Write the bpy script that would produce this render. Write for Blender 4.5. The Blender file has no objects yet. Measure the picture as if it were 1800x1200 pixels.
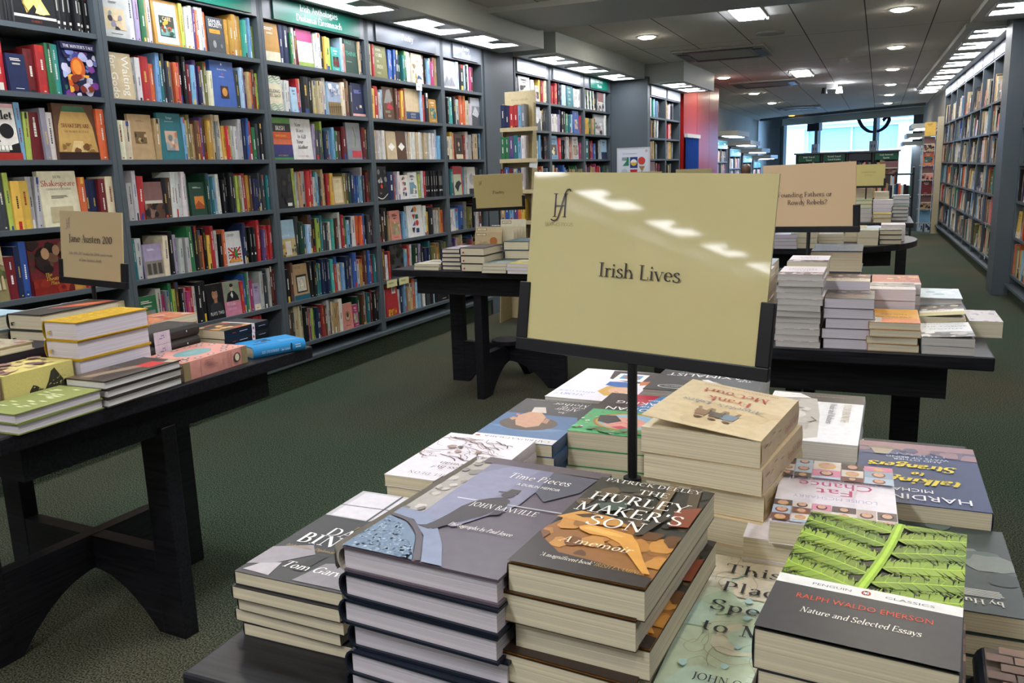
import bpy, bmesh, math, random
from mathutils import Vector, Matrix

# ------------------------------------------------------------------ camera, world, exposure
S = bpy.context.scene
COL = S.collection
PI = math.pi
cam_d = bpy.data.cameras.new('camera')
cam = bpy.data.objects.new('camera', cam_d)
COL.objects.link(cam)
cam_d.sensor_width = 36.0
cam_d.lens = 36.0 * 1470.0 / 1800.0
cam_d.clip_start = 0.02
cam_d.clip_end = 200
PITCH, ROLL, YAW = .1999, -.0325, .4127
_f = Vector((-math.sin(YAW) * math.cos(PITCH), math.cos(YAW) * math.cos(PITCH), -math.sin(PITCH)))
_r0 = Vector((math.cos(YAW), math.sin(YAW), 0))
_u0 = _r0.cross(_f)
_r = _r0 * math.cos(ROLL) + _u0 * math.sin(ROLL)
_u = -_r0 * math.sin(ROLL) + _u0 * math.cos(ROLL)
CAMZ = 1.25
cam.matrix_world = Matrix(((_r.x, _u.x, -_f.x, 0), (_r.y, _u.y, -_f.y, 0), (_r.z, _u.z, -_f.z, CAMZ), (0, 0, 0, 1)))
S.camera = cam

def to_pix(p):
    q = Vector(p) - Vector((0, 0, CAMZ))
    z = q.dot(_f)
    return 900 + 1470 * q.dot(_r) / z, 600 - 1470 * q.dot(_u) / z, z

W = bpy.data.worlds.new('world')
S.world = W
W.use_nodes = True
_bg = W.node_tree.nodes['Background']
_bg.inputs['Color'].default_value = (.42, .68, 1.0, 1)
_bg.inputs['Strength'].default_value = 6.5
S.view_settings.view_transform = 'Standard'
S.view_settings.look = 'None'
S.view_settings.gamma = 1.0
S.view_settings.use_curve_mapping = False
S.view_settings.exposure = 0.8
S.cycles.use_denoising = True
S.cycles.max_bounces = 7
S.cycles.diffuse_bounces = 4
S.cycles.sample_clamp_indirect = 6.0
SOFFIT_E, DOWN_E, SQUARE_E = 11.0, 80.0, 36.0
rnd = random.Random(7)

# ------------------------------------------------------------------ colours and materials
def lin(h):
    h = h.lstrip('#')
    o = []
    for i in (0, 2, 4):
        c = int(h[i:i + 2], 16) / 255
        o.append(c / 12.92 if c <= .04045 else ((c + .055) / 1.055) ** 2.4)
    return tuple(o)

PAL = dict(re='#b8242a', dr='#6d1a22', ry='#9c2c2c', ora='#d8622a', ye='#dcb53c', gd='#bd8a2c', cr='#ddd2b2', wh='#dedcd8', lg='#b9b9b6',
           gr='#858a90', dg='#3d4146', bk='#1a1b1f', nv='#1f2a50', bl='#2c58a2', lb='#6fa3c8', sk='#a2c6dc', te='#1d6f76', tq='#35a79c',
           gn='#2b7448', dn='#1c4232', lm='#a9c24a', ol='#75723c', br='#5f402b', tn='#b79668', pk='#d07c96', mg='#b02f70', pu='#5d4380',
           lv='#a597ba', be='#cbb78e', rp='#d88878')
PAL = {k: lin(v) for k, v in PAL.items()}
NAMES = dict(re='red', dr='dark red', ry='brick red', ora='orange', ye='yellow', gd='ochre', cr='cream', wh='white', lg='pale grey', gr='grey', dg='charcoal',
             bk='black', nv='navy', bl='blue', lb='light blue', sk='sky blue', te='teal', tq='turquoise', gn='green', dn='dark green',
             lm='lime green', ol='olive', br='brown', tn='tan', pk='pink', mg='magenta', pu='purple', lv='lavender', be='beige', rp='salmon')

def C(c):
    if isinstance(c, str):
        return PAL[c] if c in PAL else lin(c)
    return c

def vary(c, r, s=.12):
    k = 1 + r.uniform(-s, s)
    g = sum(c) / 3
    return tuple(min(1, max(0, (x * .9 + g * .1) * k * (1 + r.uniform(-s, s) * .4))) for x in c)

def mat(name, color=(.8, .8, .8), rough=.5, spec=.4, attr=False, noise=None, bump=None, metal=0, coat=0, emit=None, estr=0, trans=0, ior=1.45):
    m = bpy.data.materials.new(name)
    m.use_nodes = True
    nt = m.node_tree
    b = nt.nodes['Principled BSDF']
    b.inputs['Roughness'].default_value = rough
    b.inputs['Specular IOR Level'].default_value = spec
    b.inputs['Metallic'].default_value = metal
    b.inputs['IOR'].default_value = ior
    if coat:
        b.inputs['Coat Weight'].default_value = coat
        b.inputs['Coat Roughness'].default_value = .04
    if trans:
        b.inputs['Transmission Weight'].default_value = trans
    col = C(color)
    b.inputs['Base Color'].default_value = (*col, 1)
    src = None
    if attr:
        a = nt.nodes.new('ShaderNodeAttribute')
        a.attribute_name = 'Col'
        src = a.outputs['Color']
    tc = nt.nodes.new('ShaderNodeTexCoord')
    if noise:
        sc, amt = noise[0], noise[1]
        n = nt.nodes.new('ShaderNodeTexNoise')
        n.inputs['Scale'].default_value = sc
        n.inputs['Detail'].default_value = 4
        nt.links.new(tc.outputs['Object'], n.inputs['Vector'])
        mr = nt.nodes.new('ShaderNodeMapRange')
        mr.inputs[1].default_value = .3
        mr.inputs[2].default_value = .7
        mr.inputs[3].default_value = 1 - amt
        mr.inputs[4].default_value = 1 + amt
        nt.links.new(n.outputs[0], mr.inputs[0])
        mx = nt.nodes.new('ShaderNodeVectorMath')
        mx.operation = 'SCALE'
        if src:
            nt.links.new(src, mx.inputs[0])
        else:
            mx.inputs[0].default_value = col
        nt.links.new(mr.outputs[0], mx.inputs['Scale'])
        src = mx.outputs[0]
    if src:
        nt.links.new(src, b.inputs['Base Color'])
    if bump:
        n = nt.nodes.new('ShaderNodeTexNoise')
        n.inputs['Scale'].default_value = bump[0]
        n.inputs['Detail'].default_value = 3
        nt.links.new(tc.outputs['Object'], n.inputs['Vector'])
        bp = nt.nodes.new('ShaderNodeBump')
        bp.inputs['Strength'].default_value = bump[1]
        bp.inputs['Distance'].default_value = bump[2]
        nt.links.new(n.outputs[0], bp.inputs['Height'])
        nt.links.new(bp.outputs[0], b.inputs['Normal'])
    if emit:
        b.inputs['Emission Color'].default_value = (*C(emit), 1)
        b.inputs['Emission Strength'].default_value = estr
    return m

M = {}
M['print'] = mat('book_print', rough=.38, spec=.45, attr=True, noise=(90, .07))
M['shelfprint'] = mat('shelf_book_print', rough=.42, spec=.4, attr=True, noise=(30, .10))
M['cloth'] = mat('book_cloth', rough=.7, spec=.25, attr=True, noise=(900, .16), bump=(1200, .3, .0004))

def page_mat(name, c):
    m = mat(name, c, rough=.85, spec=.15)
    nt = m.node_tree
    b = nt.nodes['Principled BSDF']
    tc = nt.nodes.new('ShaderNodeTexCoord')
    mp = nt.nodes.new('ShaderNodeMapping')
    mp.inputs['Scale'].default_value = (2, 2, 420)
    n = nt.nodes.new('ShaderNodeTexNoise')
    n.inputs['Scale'].default_value = 2.0
    n.inputs['Detail'].default_value = 5
    nt.links.new(tc.outputs['Object'], mp.inputs['Vector'])
    nt.links.new(mp.outputs[0], n.inputs['Vector'])
    cr = nt.nodes.new('ShaderNodeValToRGB')
    c = C(c)
    cr.color_ramp.elements[0].position = .30
    cr.color_ramp.elements[0].color = (*[x * .74 for x in c], 1)
    cr.color_ramp.elements[1].position = .66
    cr.color_ramp.elements[1].color = (*[min(1, x * 1.06) for x in c], 1)
    nt.links.new(n.outputs[0], cr.inputs[0])
    nt.links.new(cr.outputs[0], b.inputs['Base Color'])
    return m

M['page_cream'] = page_mat('page_cream', '#d6cbaf')
M['page_white'] = page_mat('page_white', '#dcd8d4')
M['page_lilac'] = page_mat('page_lilac', '#d2cad0')
M['page_grey'] = page_mat('page_grey', '#c3bdb6')

def wood_mat():
    m = mat('black_stained_wood', '#15151a', rough=.42, spec=.4)
    nt = m.node_tree
    b = nt.nodes['Principled BSDF']
    tc = nt.nodes.new('ShaderNodeTexCoord')
    mp = nt.nodes.new('ShaderNodeMapping')
    mp.inputs['Scale'].default_value = (3, 60, 60)
    n = nt.nodes.new('ShaderNodeTexNoise')
    n.inputs['Scale'].default_value = 2.5
    n.inputs['Detail'].default_value = 6
    nt.links.new(tc.outputs['Object'], mp.inputs['Vector'])
    nt.links.new(mp.outputs[0], n.inputs['Vector'])
    cr = nt.nodes.new('ShaderNodeValToRGB')
    cr.color_ramp.elements[0].position = .35
    cr.color_ramp.elements[0].color = (*lin('#0b0b0f'), 1)
    cr.color_ramp.elements[1].position = .7
    cr.color_ramp.elements[1].color = (*lin('#212127'), 1)
    nt.links.new(n.outputs[0], cr.inputs[0])
    nt.links.new(cr.outputs[0], b.inputs['Base Color'])
    bp = nt.nodes.new('ShaderNodeBump')
    bp.inputs['Strength'].default_value = .15
    bp.inputs['Distance'].default_value = .001
    nt.links.new(n.outputs[0], bp.inputs['Height'])
    nt.links.new(bp.outputs[0], b.inputs['Normal'])
    return m

M['wood'] = wood_mat()
M['case'] = mat('blue_grey_paint', '#515a60', rough=.45, spec=.4, noise=(3, .06))
M['fascia'] = mat('fascia_paint', '#737a84', rough=.3, spec=.5)
M['panel'] = mat('pale_panel', '#aab0ba', rough=.28, spec=.5, attr=True)
M['soffit'] = mat('soffit_paint', '#b4bab8', rough=.5, spec=.35)
M['steel'] = mat('black_steel', '#121216', rough=.38, spec=.5)
M['white'] = mat('white_paint', '#c9cbcb', rough=.5)
M['plaster'] = mat('plaster_wall', '#a9a8a2', rough=.8, spec=.2, noise=(2, .05))
M['sign'] = mat('sign_card', rough=.55, spec=.3, attr=True)
M['gloss'] = mat('sign_card_in_acrylic', rough=.5, spec=.3, attr=True, coat=1.0)
M['lamp'] = mat('lamp_diffuser', '#f4f6ff', rough=.6, emit='#f3f6ff', estr=SOFFIT_E)
M['down'] = mat('downlight_lens', '#fff8ea', rough=.6, emit='#fff3dc', estr=DOWN_E)
M['amber'] = mat('amber_downlight_lens', '#ffd27a', rough=.6, emit='#ffb347', estr=5)
M['square'] = mat('square_light_lens', '#ffffff', rough=.6, emit='#f2f7ff', estr=SQUARE_E)
M['lampgrey'] = mat('lamp_reflector', '#7d8a8c', rough=.35, metal=.3)
M['red'] = mat('red_gloss_panel', '#a81c18', rough=.32, spec=.45)
M['curtain'] = mat('blue_cloth', '#1d3f86', rough=.85, spec=.1)
M['board'] = mat('beige_card', '#bfb191', rough=.75, spec=.2, attr=True, noise=(40, .06))
M['glass'] = mat('window_glass', '#ffffff', rough=.0, spec=.5, trans=1.0, ior=1.01)
M['stone'] = mat('pale_stone', '#d8dde4', rough=.8, spec=.2, attr=True, noise=(1.5, .06))
M['skin'] = mat('skin', '#c99c80', rough=.55)
M['hair'] = mat('brown_hair', '#4a3122', rough=.6, noise=(120, .3))
M['jacket'] = mat('dark_jacket', '#2b2d36', rough=.85)
M['wire'] = mat('chrome_wire', '#b8b8b8', rough=.25, metal=1)

def carpet_mat():
    m = mat('carpet', '#24463a', rough=.95, spec=.08)
    nt = m.node_tree
    b = nt.nodes['Principled BSDF']
    tc = nt.nodes.new('ShaderNodeTexCoord')
    n1 = nt.nodes.new('ShaderNodeTexNoise')
    n1.inputs['Scale'].default_value = 210
    n1.inputs['Detail'].default_value = 3
    n2 = nt.nodes.new('ShaderNodeTexNoise')
    n2.inputs['Scale'].default_value = .55
    n2.inputs['Detail'].default_value = 2
    for n in (n1, n2):
        nt.links.new(tc.outputs['Object'], n.inputs['Vector'])
    cr = nt.nodes.new('ShaderNodeValToRGB')
    e = cr.color_ramp.elements
    e[0].position = .36
    e[0].color = (*lin('#0f2018'), 1)
    e[1].position = .66
    e[1].color = (*lin('#4f6d5a'), 1)
    k = e.new(.52)
    k.color = (*lin('#294235'), 1)
    nt.links.new(n1.outputs[0], cr.inputs[0])
    cr2 = nt.nodes.new('ShaderNodeValToRGB')
    e = cr2.color_ramp.elements
    e[0].position = .36
    e[0].color = (*lin('#171610'), 1)
    e[1].position = .66
    e[1].color = (*lin('#716755'), 1)
    nt.links.new(n1.outputs[0], cr2.inputs[0])
    mr = nt.nodes.new('ShaderNodeMapRange')
    mr.inputs[1].default_value = .42
    mr.inputs[2].default_value = .68
    mr.inputs[3].default_value = .30
    mr.inputs[4].default_value = .85
    nt.links.new(n2.outputs[0], mr.inputs[0])
    mx = nt.nodes.new('ShaderNodeMix')
    mx.data_type = 'RGBA'
    nt.links.new(mr.outputs[0], mx.inputs[0])
    nt.links.new(cr.outputs[0], mx.inputs[6])
    nt.links.new(cr2.outputs[0], mx.inputs[7])
    nt.links.new(mx.outputs[2], b.inputs['Base Color'])
    bp = nt.nodes.new('ShaderNodeBump')
    bp.inputs['Strength'].default_value = .6
    bp.inputs['Distance'].default_value = .004
    nt.links.new(n1.outputs[0], bp.inputs['Height'])
    nt.links.new(bp.outputs[0], b.inputs['Normal'])
    return m

M['carpet'] = carpet_mat()

# ------------------------------------------------------------------ mesh building
class MB:
    def __init__(self):
        self.v, self.f, self.c, self.m = [], [], [], []

    def face(self, pts, c='gr', m=0):
        i = len(self.v)
        self.v += [tuple(p) for p in pts]
        self.f.append(tuple(range(i, i + len(pts))))
        self.c.append(C(c))
        self.m.append(m)

    def shared(self, verts, faces, c='gr', m=0):
        i = len(self.v)
        self.v += [tuple(p) for p in verts]
        for f in faces:
            self.f.append(tuple(i + k for k in f))
            self.c.append(C(c))
            self.m.append(m)

    def box(self, x0, y0, z0, x1, y1, z1, c='gr', m=0):
        v = [(x0, y0, z0), (x1, y0, z0), (x1, y1, z0), (x0, y1, z0), (x0, y0, z1), (x1, y0, z1), (x1, y1, z1), (x0, y1, z1)]
        self.shared(v, [(3, 2, 1, 0), (4, 5, 6, 7), (0, 1, 5, 4), (1, 2, 6, 5), (2, 3, 7, 6), (3, 0, 4, 7)], c, m)

    def prism(self, poly, axis, a, b, c='gr', m=0):
        """poly: 2-D points; extruded along axis ('x','y','z') from a to b."""
        def P(p, t):
            return {'x': (t, p[0], p[1]), 'y': (p[0], t, p[1]), 'z': (p[0], p[1], t)}[axis]
        n = len(poly)
        v = [P(p, a) for p in poly] + [P(p, b) for p in poly]
        fs = [tuple(range(n - 1, -1, -1)), tuple(range(n, 2 * n))]
        for i in range(n):
            j = (i + 1) % n
            fs.append((i, j, n + j, n + i))
        self.shared(v, fs, c, m)

    def cyl(self, x, y, z0, z1, r0, r1=None, n=20, c='gr', m=0):
        r1 = r0 if r1 is None else r1
        v = [(x + r0 * math.cos(2 * PI * i / n), y + r0 * math.sin(2 * PI * i / n), z0) for i in range(n)]
        v += [(x + r1 * math.cos(2 * PI * i / n), y + r1 * math.sin(2 * PI * i / n), z1) for i in range(n)]
        fs = [tuple(range(n - 1, -1, -1)), tuple(range(n, 2 * n))]
        fs += [(i, (i + 1) % n, n + (i + 1) % n, n + i) for i in range(n)]
        self.shared(v, fs, c, m)

    def rod(self, a, b, r, n=8, c='gr', m=0):
        a, b = Vector(a), Vector(b)
        d = (b - a).normalized()
        s = d.orthogonal().normalized()
        t = d.cross(s)
        v = []
        for p in (a, b):
            v += [p + s * r * math.cos(2 * PI * i / n) + t * r * math.sin(2 * PI * i / n) for i in range(n)]
        fs = [tuple(range(n - 1, -1, -1)), tuple(range(n, 2 * n))]
        fs += [(i, (i + 1) % n, n + (i + 1) % n, n + i) for i in range(n)]
        self.shared(v, fs, c, m)

    def mesh(self, name, mats):
        me = bpy.data.meshes.new(name)
        me.from_pydata(self.v, [], self.f)
        for mm in (mats if isinstance(mats, (list, tuple)) else [mats]):
            me.materials.append(mm)
        a = me.attributes.new('Col', 'FLOAT_COLOR', 'FACE')
        flat = []
        for c in self.c:
            flat += [c[0], c[1], c[2], 1.0]
        a.data.foreach_set('color', flat)
        me.polygons.foreach_set('material_index', self.m)
        me.update()
        return me

    def obj(self, name, mats, parent=None, loc=None, rz=None):
        o = bpy.data.objects.new(name, self.mesh(name, mats))
        COL.objects.link(o)
        if parent is not None:
            o.parent = parent
        if loc is not None:
            o.location = loc
        if rz is not None:
            o.rotation_euler = (0, 0, rz)
        return o

def bevel(o, w=.004, seg=2):
    b = o.modifiers.new('edge', 'BEVEL')
    b.width = w
    b.segments = seg
    b.limit_method = 'ANGLE'
    b.angle_limit = math.radians(40)
    return o

def tag(o, label=None, cat=None, group=None, kind=None):
    if label:
        o['label'] = label
    if cat:
        o['category'] = cat
    if group:
        o['group'] = group
    if kind:
        o['kind'] = kind
    return o

def empty(name, loc=(0, 0, 0), rz=0, label=None, cat=None, group=None):
    o = bpy.data.objects.new(name, None)
    COL.objects.link(o)
    o.location = loc
    o.rotation_euler = (0, 0, rz)
    o.empty_display_size = .05
    return tag(o, label, cat, group)

def struct(name, mb, mats, parent=None, **k):
    return tag(mb.obj(name, mats, parent, **k), kind='structure')

def copy_tree(o, parent=None):
    c = o.copy()
    COL.objects.link(c)
    if parent is not None:
        c.parent = parent
    for ch in list(o.children):
        copy_tree(ch, c)
    return c

ORD = ['zeroth', 'first', 'second', 'third', 'fourth', 'fifth', 'sixth', 'seventh', 'eighth', 'ninth', 'tenth', 'eleventh', 'twelfth', 'thirteenth', 'fourteenth',
       'fifteenth', 'sixteenth', 'seventeenth', 'eighteenth', 'nineteenth', 'twentieth', 'twenty-first', 'twenty-second', 'twenty-third', 'twenty-fourth',
       'twenty-fifth', 'twenty-sixth', 'twenty-seventh', 'twenty-eighth', 'twenty-ninth', 'thirtieth', 'thirty-first', 'thirty-second', 'thirty-third', 'thirty-fourth', 'thirty-fifth',
       'thirty-sixth', 'thirty-seventh', 'thirty-eighth', 'thirty-ninth', 'fortieth']

# ------------------------------------------------------------------ lettering: a small pen-drawn serif alphabet, 100 units to the capital
GL = {
 'A': (86, 'T 10 0 42 100;K 42 100 76 0;T 22 36 62 36;H 10 0 26;H 76 0 30'),
 'B': (74, 'K 18 0 18 100;T 12 100 36 100;T 18 53 38 53;T 12 0 40 0;A 36 76 24 24 -90 90;A 38 27 28 27 -90 90'),
 'C': (90, 'A 50 50 42 50 46 314;T 79 72 80 94'),
 'D': (94, 'K 18 0 18 100;T 12 100 44 100;T 12 0 44 0;A 42 50 44 50 -90 90'),
 'E': (76, 'K 18 0 18 100;T 12 100 66 100;T 18 53 54 53;T 12 0 70 0;T 66 100 66 82;T 70 0 70 20;T 54 62 54 44'),
 'F': (68, 'K 18 0 18 100;T 12 100 64 100;T 64 100 64 82;T 18 52 52 52;T 52 61 52 43;H 18 0 34'),
 'G': (96, 'A 50 50 42 50 48 318;K 80 8 80 42;H 80 42 28;T 80 74 80 94'),
 'H': (100, 'K 20 0 20 100;K 80 0 80 100;T 20 52 80 52;H 20 0 34;H 20 100 34;H 80 0 34;H 80 100 34'),
 'I': (44, 'K 22 0 22 100;H 22 0 36;H 22 100 36'),
 'J': (46, 'K 28 100 28 6;A 10 6 18 24 -90 0;H 28 100 36'),
 'K': (86, 'K 20 0 20 100;T 24 44 70 100;K 36 58 80 0;H 20 0 34;H 20 100 34;H 70 100 28;H 80 0 24'),
 'L': (72, 'K 20 0 20 100;T 12 0 68 0;T 68 0 68 20;H 20 100 36'),
 'M': (116, 'T 20 0 22 100;K 22 100 58 8;T 58 8 94 100;K 96 0 94 100;H 20 0 30;H 96 0 32;H 16 100 20;H 100 100 20'),
 'N': (100, 'T 20 0 20 100;K 20 100 82 0;T 82 0 82 100;H 20 0 30;H 14 100 24;H 82 100 30'),
 'O': (104, 'A 52 50 44 50 0 360'),
 'P': (74, 'K 20 0 20 100;T 12 100 40 100;A 38 74 28 26 -90 90;T 20 48 40 48;H 20 0 36'),
 'Q': (104, 'A 52 50 44 50 0 360;K 56 8 92 -22'),
 'R': (84, 'K 20 0 20 100;T 12 100 40 100;A 38 75 27 25 -90 90;T 20 50 40 50;K 42 50 76 0;H 20 0 34;H 80 0 20'),
 'S': (74, 'S 62 80 54 95 38 100 20 93 13 76 24 60 40 51 58 40 64 24 56 6 38 0 20 4 10 20;T 62 78 62 98;T 10 2 10 24'),
 'T': (84, 'K 42 0 42 100;T 6 100 78 100;T 6 100 6 80;T 78 100 78 80;H 42 0 38'),
 'U': (98, 'K 20 100 20 34;A 50 34 30 34 180 360;T 80 34 80 100;H 20 100 36;H 80 100 28'),
 'V': (86, 'K 8 100 44 0;T 44 0 78 100;H 8 100 32;H 78 100 28'),
 'W': (124, 'K 8 100 38 0;T 38 0 62 96;K 60 100 90 0;T 90 0 116 100;H 8 100 30;H 60 100 24;H 116 100 26'),
 'X': (86, 'K 12 100 74 0;T 72 100 10 0;H 12 100 28;H 74 0 28;H 72 100 24;H 10 0 24'),
 'Y': (84, 'K 8 100 44 46;T 44 46 76 100;K 44 46 44 0;H 44 0 36;H 8 100 30;H 76 100 26'),
 'Z': (82, 'T 10 100 70 100;K 70 100 10 0;T 10 0 74 0;T 10 100 10 82;T 74 0 74 18'),
 'a': (62, 'S 14 50 22 60 36 62 48 54 49 40;K 49 44 49 10;T 49 8 56 2 62 6;S 49 36 30 32 14 18 22 4 36 4 49 16'),
 'b': (70, 'K 16 0 16 105;A 36 31 26 31 -150 150;H 10 105 16'),
 'c': (60, 'A 36 31 28 31 50 310;D 54 50 5'),
 'd': (72, 'K 56 0 56 105;A 36 31 28 31 30 330;H 50 105 18;H 60 0 16'),
 'e': (66, 'A 36 31 28 31 4 316;T 10 34 64 34'),
 'f': (46, 'K 22 0 22 86;A 40 86 18 19 60 180;T 8 60 44 60;H 22 0 34;D 48 98 5'),
 'g': (66, 'A 32 42 22 20 0 360;S 18 26 12 16 22 8 50 4 60 -8 46 -26 22 -28 8 -16 18 -2;T 50 56 64 60'),
 'h': (80, 'K 18 0 18 105;A 40 36 22 26 0 150;K 62 36 62 0;H 18 0 32;H 62 0 30;H 12 105 16'),
 'i': (38, 'K 20 0 20 62;H 20 0 32;H 14 62 16;D 20 86 8'),
 'j': (38, 'K 22 62 22 -10;A 8 -10 14 20 -90 0;H 16 62 16;D 22 86 8'),
 'k': (70, 'K 18 0 18 105;T 20 28 56 62;K 30 38 62 0;H 18 0 32;H 62 0 22;H 12 105 16;H 54 62 24'),
 'l': (38, 'K 20 0 20 105;H 20 0 32;H 14 105 16'),
 'm': (114, 'K 18 0 18 62;A 36 38 20 24 0 150;K 56 38 56 0;A 76 38 20 24 0 150;K 96 38 96 0;H 18 0 30;H 56 0 28;H 96 0 30;H 12 62 16'),
 'n': (78, 'K 18 0 18 62;A 40 36 22 26 0 150;K 62 36 62 0;H 18 0 32;H 62 0 30;H 12 62 16'),
 'o': (70, 'A 36 31 28 31 0 360'),
 'p': (74, 'K 18 -30 18 62;A 40 31 26 31 -150 150;H 18 -30 32;H 12 62 16'),
 'q': (72, 'K 56 -30 56 62;A 36 31 28 31 30 330;H 56 -30 30'),
 'r': (50, 'K 18 0 18 62;A 36 44 18 18 60 160;D 46 56 6;H 18 0 32;H 12 62 16'),
 's': (54, 'S 45 50 38 60 26 62 14 54 14 44 26 34 42 26 48 14 40 2 26 0 10 4 8 14'),
 't': (46, 'K 20 84 20 14;A 34 14 14 14 180 300;T 6 60 42 60'),
 'u': (76, 'K 16 62 16 24;A 38 24 22 24 180 340;K 60 62 60 0;H 10 62 16;H 54 62 16;H 64 0 14'),
 'v': (64, 'K 8 62 34 0;T 34 0 58 62;H 8 62 24;H 58 62 22'),
 'w': (94, 'K 8 62 30 0;T 30 0 48 58;K 46 62 68 0;T 68 0 88 62;H 8 62 22;H 88 62 20;H 46 62 16'),
 'x': (64, 'K 10 62 56 0;T 54 62 8 0'),
 'y': (64, 'K 8 62 36 0;T 58 62 24 -28;D 18 -26 6;H 8 62 24;H 58 62 22'),
 'z': (60, 'T 8 62 50 62;K 50 62 8 0;T 8 0 54 0'),
 '0': (70, 'A 35 46 28 46 0 360'), '1': (52, 'K 28 0 28 92;H 28 0 34;T 12 78 28 92'),
 '2': (68, 'S 12 70 20 86 36 92 52 80 50 60 32 34 10 3;K 10 3 58 3;T 58 3 60 18'),
 '7': (64, 'K 10 90 60 90;T 60 90 26 0'), '8': (72, 'A 36 68 22 22 0 360;A 36 24 28 24 0 360'),
 '.': (28, 'D 14 6 7'), '?': (64, 'S 12 76 22 96 38 98 54 84 50 66 34 50 32 30;D 32 8 8'), "'": (26, 'K 14 104 12 78'),
 ':': (34, 'D 16 8 7;D 16 54 7'), '!': (34, 'K 17 100 17 30;D 17 6 7'), '-': (50, 'T 8 34 42 34'), ' ': (34, ''),
 'í': (38, 'K 20 0 20 62;H 20 0 32;H 14 62 16;T 18 78 34 98'), 'á': (62, 'S 14 50 22 60 36 62 48 54 49 40;K 49 44 49 10;T 49 8 56 2 62 6;S 49 36 30 32 14 18 22 4 36 4 49 16;T 30 76 46 96'),
 'É': (76, 'K 18 0 18 100;T 12 100 66 100;T 18 53 54 53;T 12 0 70 0;T 66 100 66 82;T 70 0 70 20;T 54 62 54 44;T 38 108 56 126'),
 'ó': (70, 'A 36 31 28 31 0 360;T 32 76 48 96'),
}
THICK, THIN = 13.0, 4.6

def _spline(p):
    out = []
    n = len(p)
    for i in range(n - 1):
        p0, p1, p2, p3 = p[max(i - 1, 0)], p[i], p[i + 1], p[min(i + 2, n - 1)]
        for k in range(4):
            t = k / 4
            out.append(tuple(.5 * (2 * p1[j] + (p2[j] - p0[j]) * t + (2 * p0[j] - 5 * p1[j] + 4 * p2[j] - p3[j]) * t * t + (3 * p1[j] - p0[j] - 3 * p2[j] + p3[j]) * t ** 3) for j in (0, 1)))
    out.append(p[-1])
    return out

def stroke(p, wf):
    """quads along a polyline; wf(direction) gives the width"""
    out, L, R = [], [], []
    n = len(p)
    for i in range(n):
        a, b = p[max(i - 1, 0)], p[min(i + 1, n - 1)]
        dx, dy = b[0] - a[0], b[1] - a[1]
        l = math.hypot(dx, dy) or 1
        w = wf(dx / l, dy / l) / 2
        L.append((p[i][0] - dy / l * w, p[i][1] + dx / l * w))
        R.append((p[i][0] + dy / l * w, p[i][1] - dx / l * w))
    for i in range(n - 1):
        out.append([R[i], R[i + 1], L[i + 1], L[i]])
    return out

_gcache = {}

def glyph(ch, bold, lod):
    key = (ch, bold, lod)
    if key in _gcache:
        return _gcache[key]
    adv, ops = GL.get(ch, GL[' '])
    tk, tn = THICK * bold, THIN * (1 + (bold - 1) * .6)
    nib = lambda dx, dy: tn + (tk - tn) * abs(dy * math.cos(.2) - dx * math.sin(.2)) ** 1.3
    polys = []
    for op in ops.split(';'):
        t = op.split()
        if not t:
            continue
        a = [float(x) for x in t[1:]]
        if t[0] in 'TK':
            pts = list(zip(a[::2], a[1::2]))
            w = tn if t[0] == 'T' else tk
            polys += stroke(pts, lambda dx, dy: w)
        elif t[0] == 'S':
            polys += stroke(_spline(list(zip(a[::2], a[1::2]))), nib)
        elif t[0] == 'A':
            cx, cy, rx, ry, a0, a1 = a
            n = max(4, int(abs(a1 - a0) / (15 if lod else 36)))
            rx -= tk * .35
            ry -= tn * .5
            polys += stroke([(cx + rx * math.cos(math.radians(a0 + (a1 - a0) * i / n)), cy + ry * math.sin(math.radians(a0 + (a1 - a0) * i / n))) for i in range(n + 1)], nib)
        elif t[0] == 'H':
            x, y, w = a
            y0, y1 = (y, y + tn) if y <= 0 else (y - tn, y)
            polys.append([(x - w / 2, y0), (x + w / 2, y0), (x + w / 2, y1), (x - w / 2, y1)])
        elif t[0] == 'D':
            x, y, r = a
            polys.append([(x + r * bold ** .5 * math.cos(i * PI / 4), y + r * bold ** .5 * math.sin(i * PI / 4)) for i in range(8)])
    _gcache[key] = (adv, polys)
    return _gcache[key]

_sans = {}

def sans(text):
    """polygons of a line of plain sans lettering (Blender's built-in face), 100 units to the capital"""
    if text in _sans:
        return _sans[text]
    cu = bpy.data.curves.new('letters', 'FONT')
    cu.body = text
    cu.size = 1.0
    cu.resolution_u = 2
    cu.fill_mode = 'FRONT'
    o = bpy.data.objects.new('letters', cu)
    COL.objects.link(o)
    dg = bpy.context.evaluated_depsgraph_get()
    ev = o.evaluated_get(dg)
    me = ev.to_mesh()
    k = 100 / .70
    vs = [(v.co.x * k, v.co.y * k) for v in me.vertices]
    polys = [[vs[i] for i in p.vertices] for p in me.polygons]
    ev.to_mesh_clear()
    bpy.data.objects.remove(o)
    bpy.data.curves.remove(cu)
    w = max([p[0] for q in polys for p in q] + [1])
    _sans[text] = (w, polys)
    return _sans[text]

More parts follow.
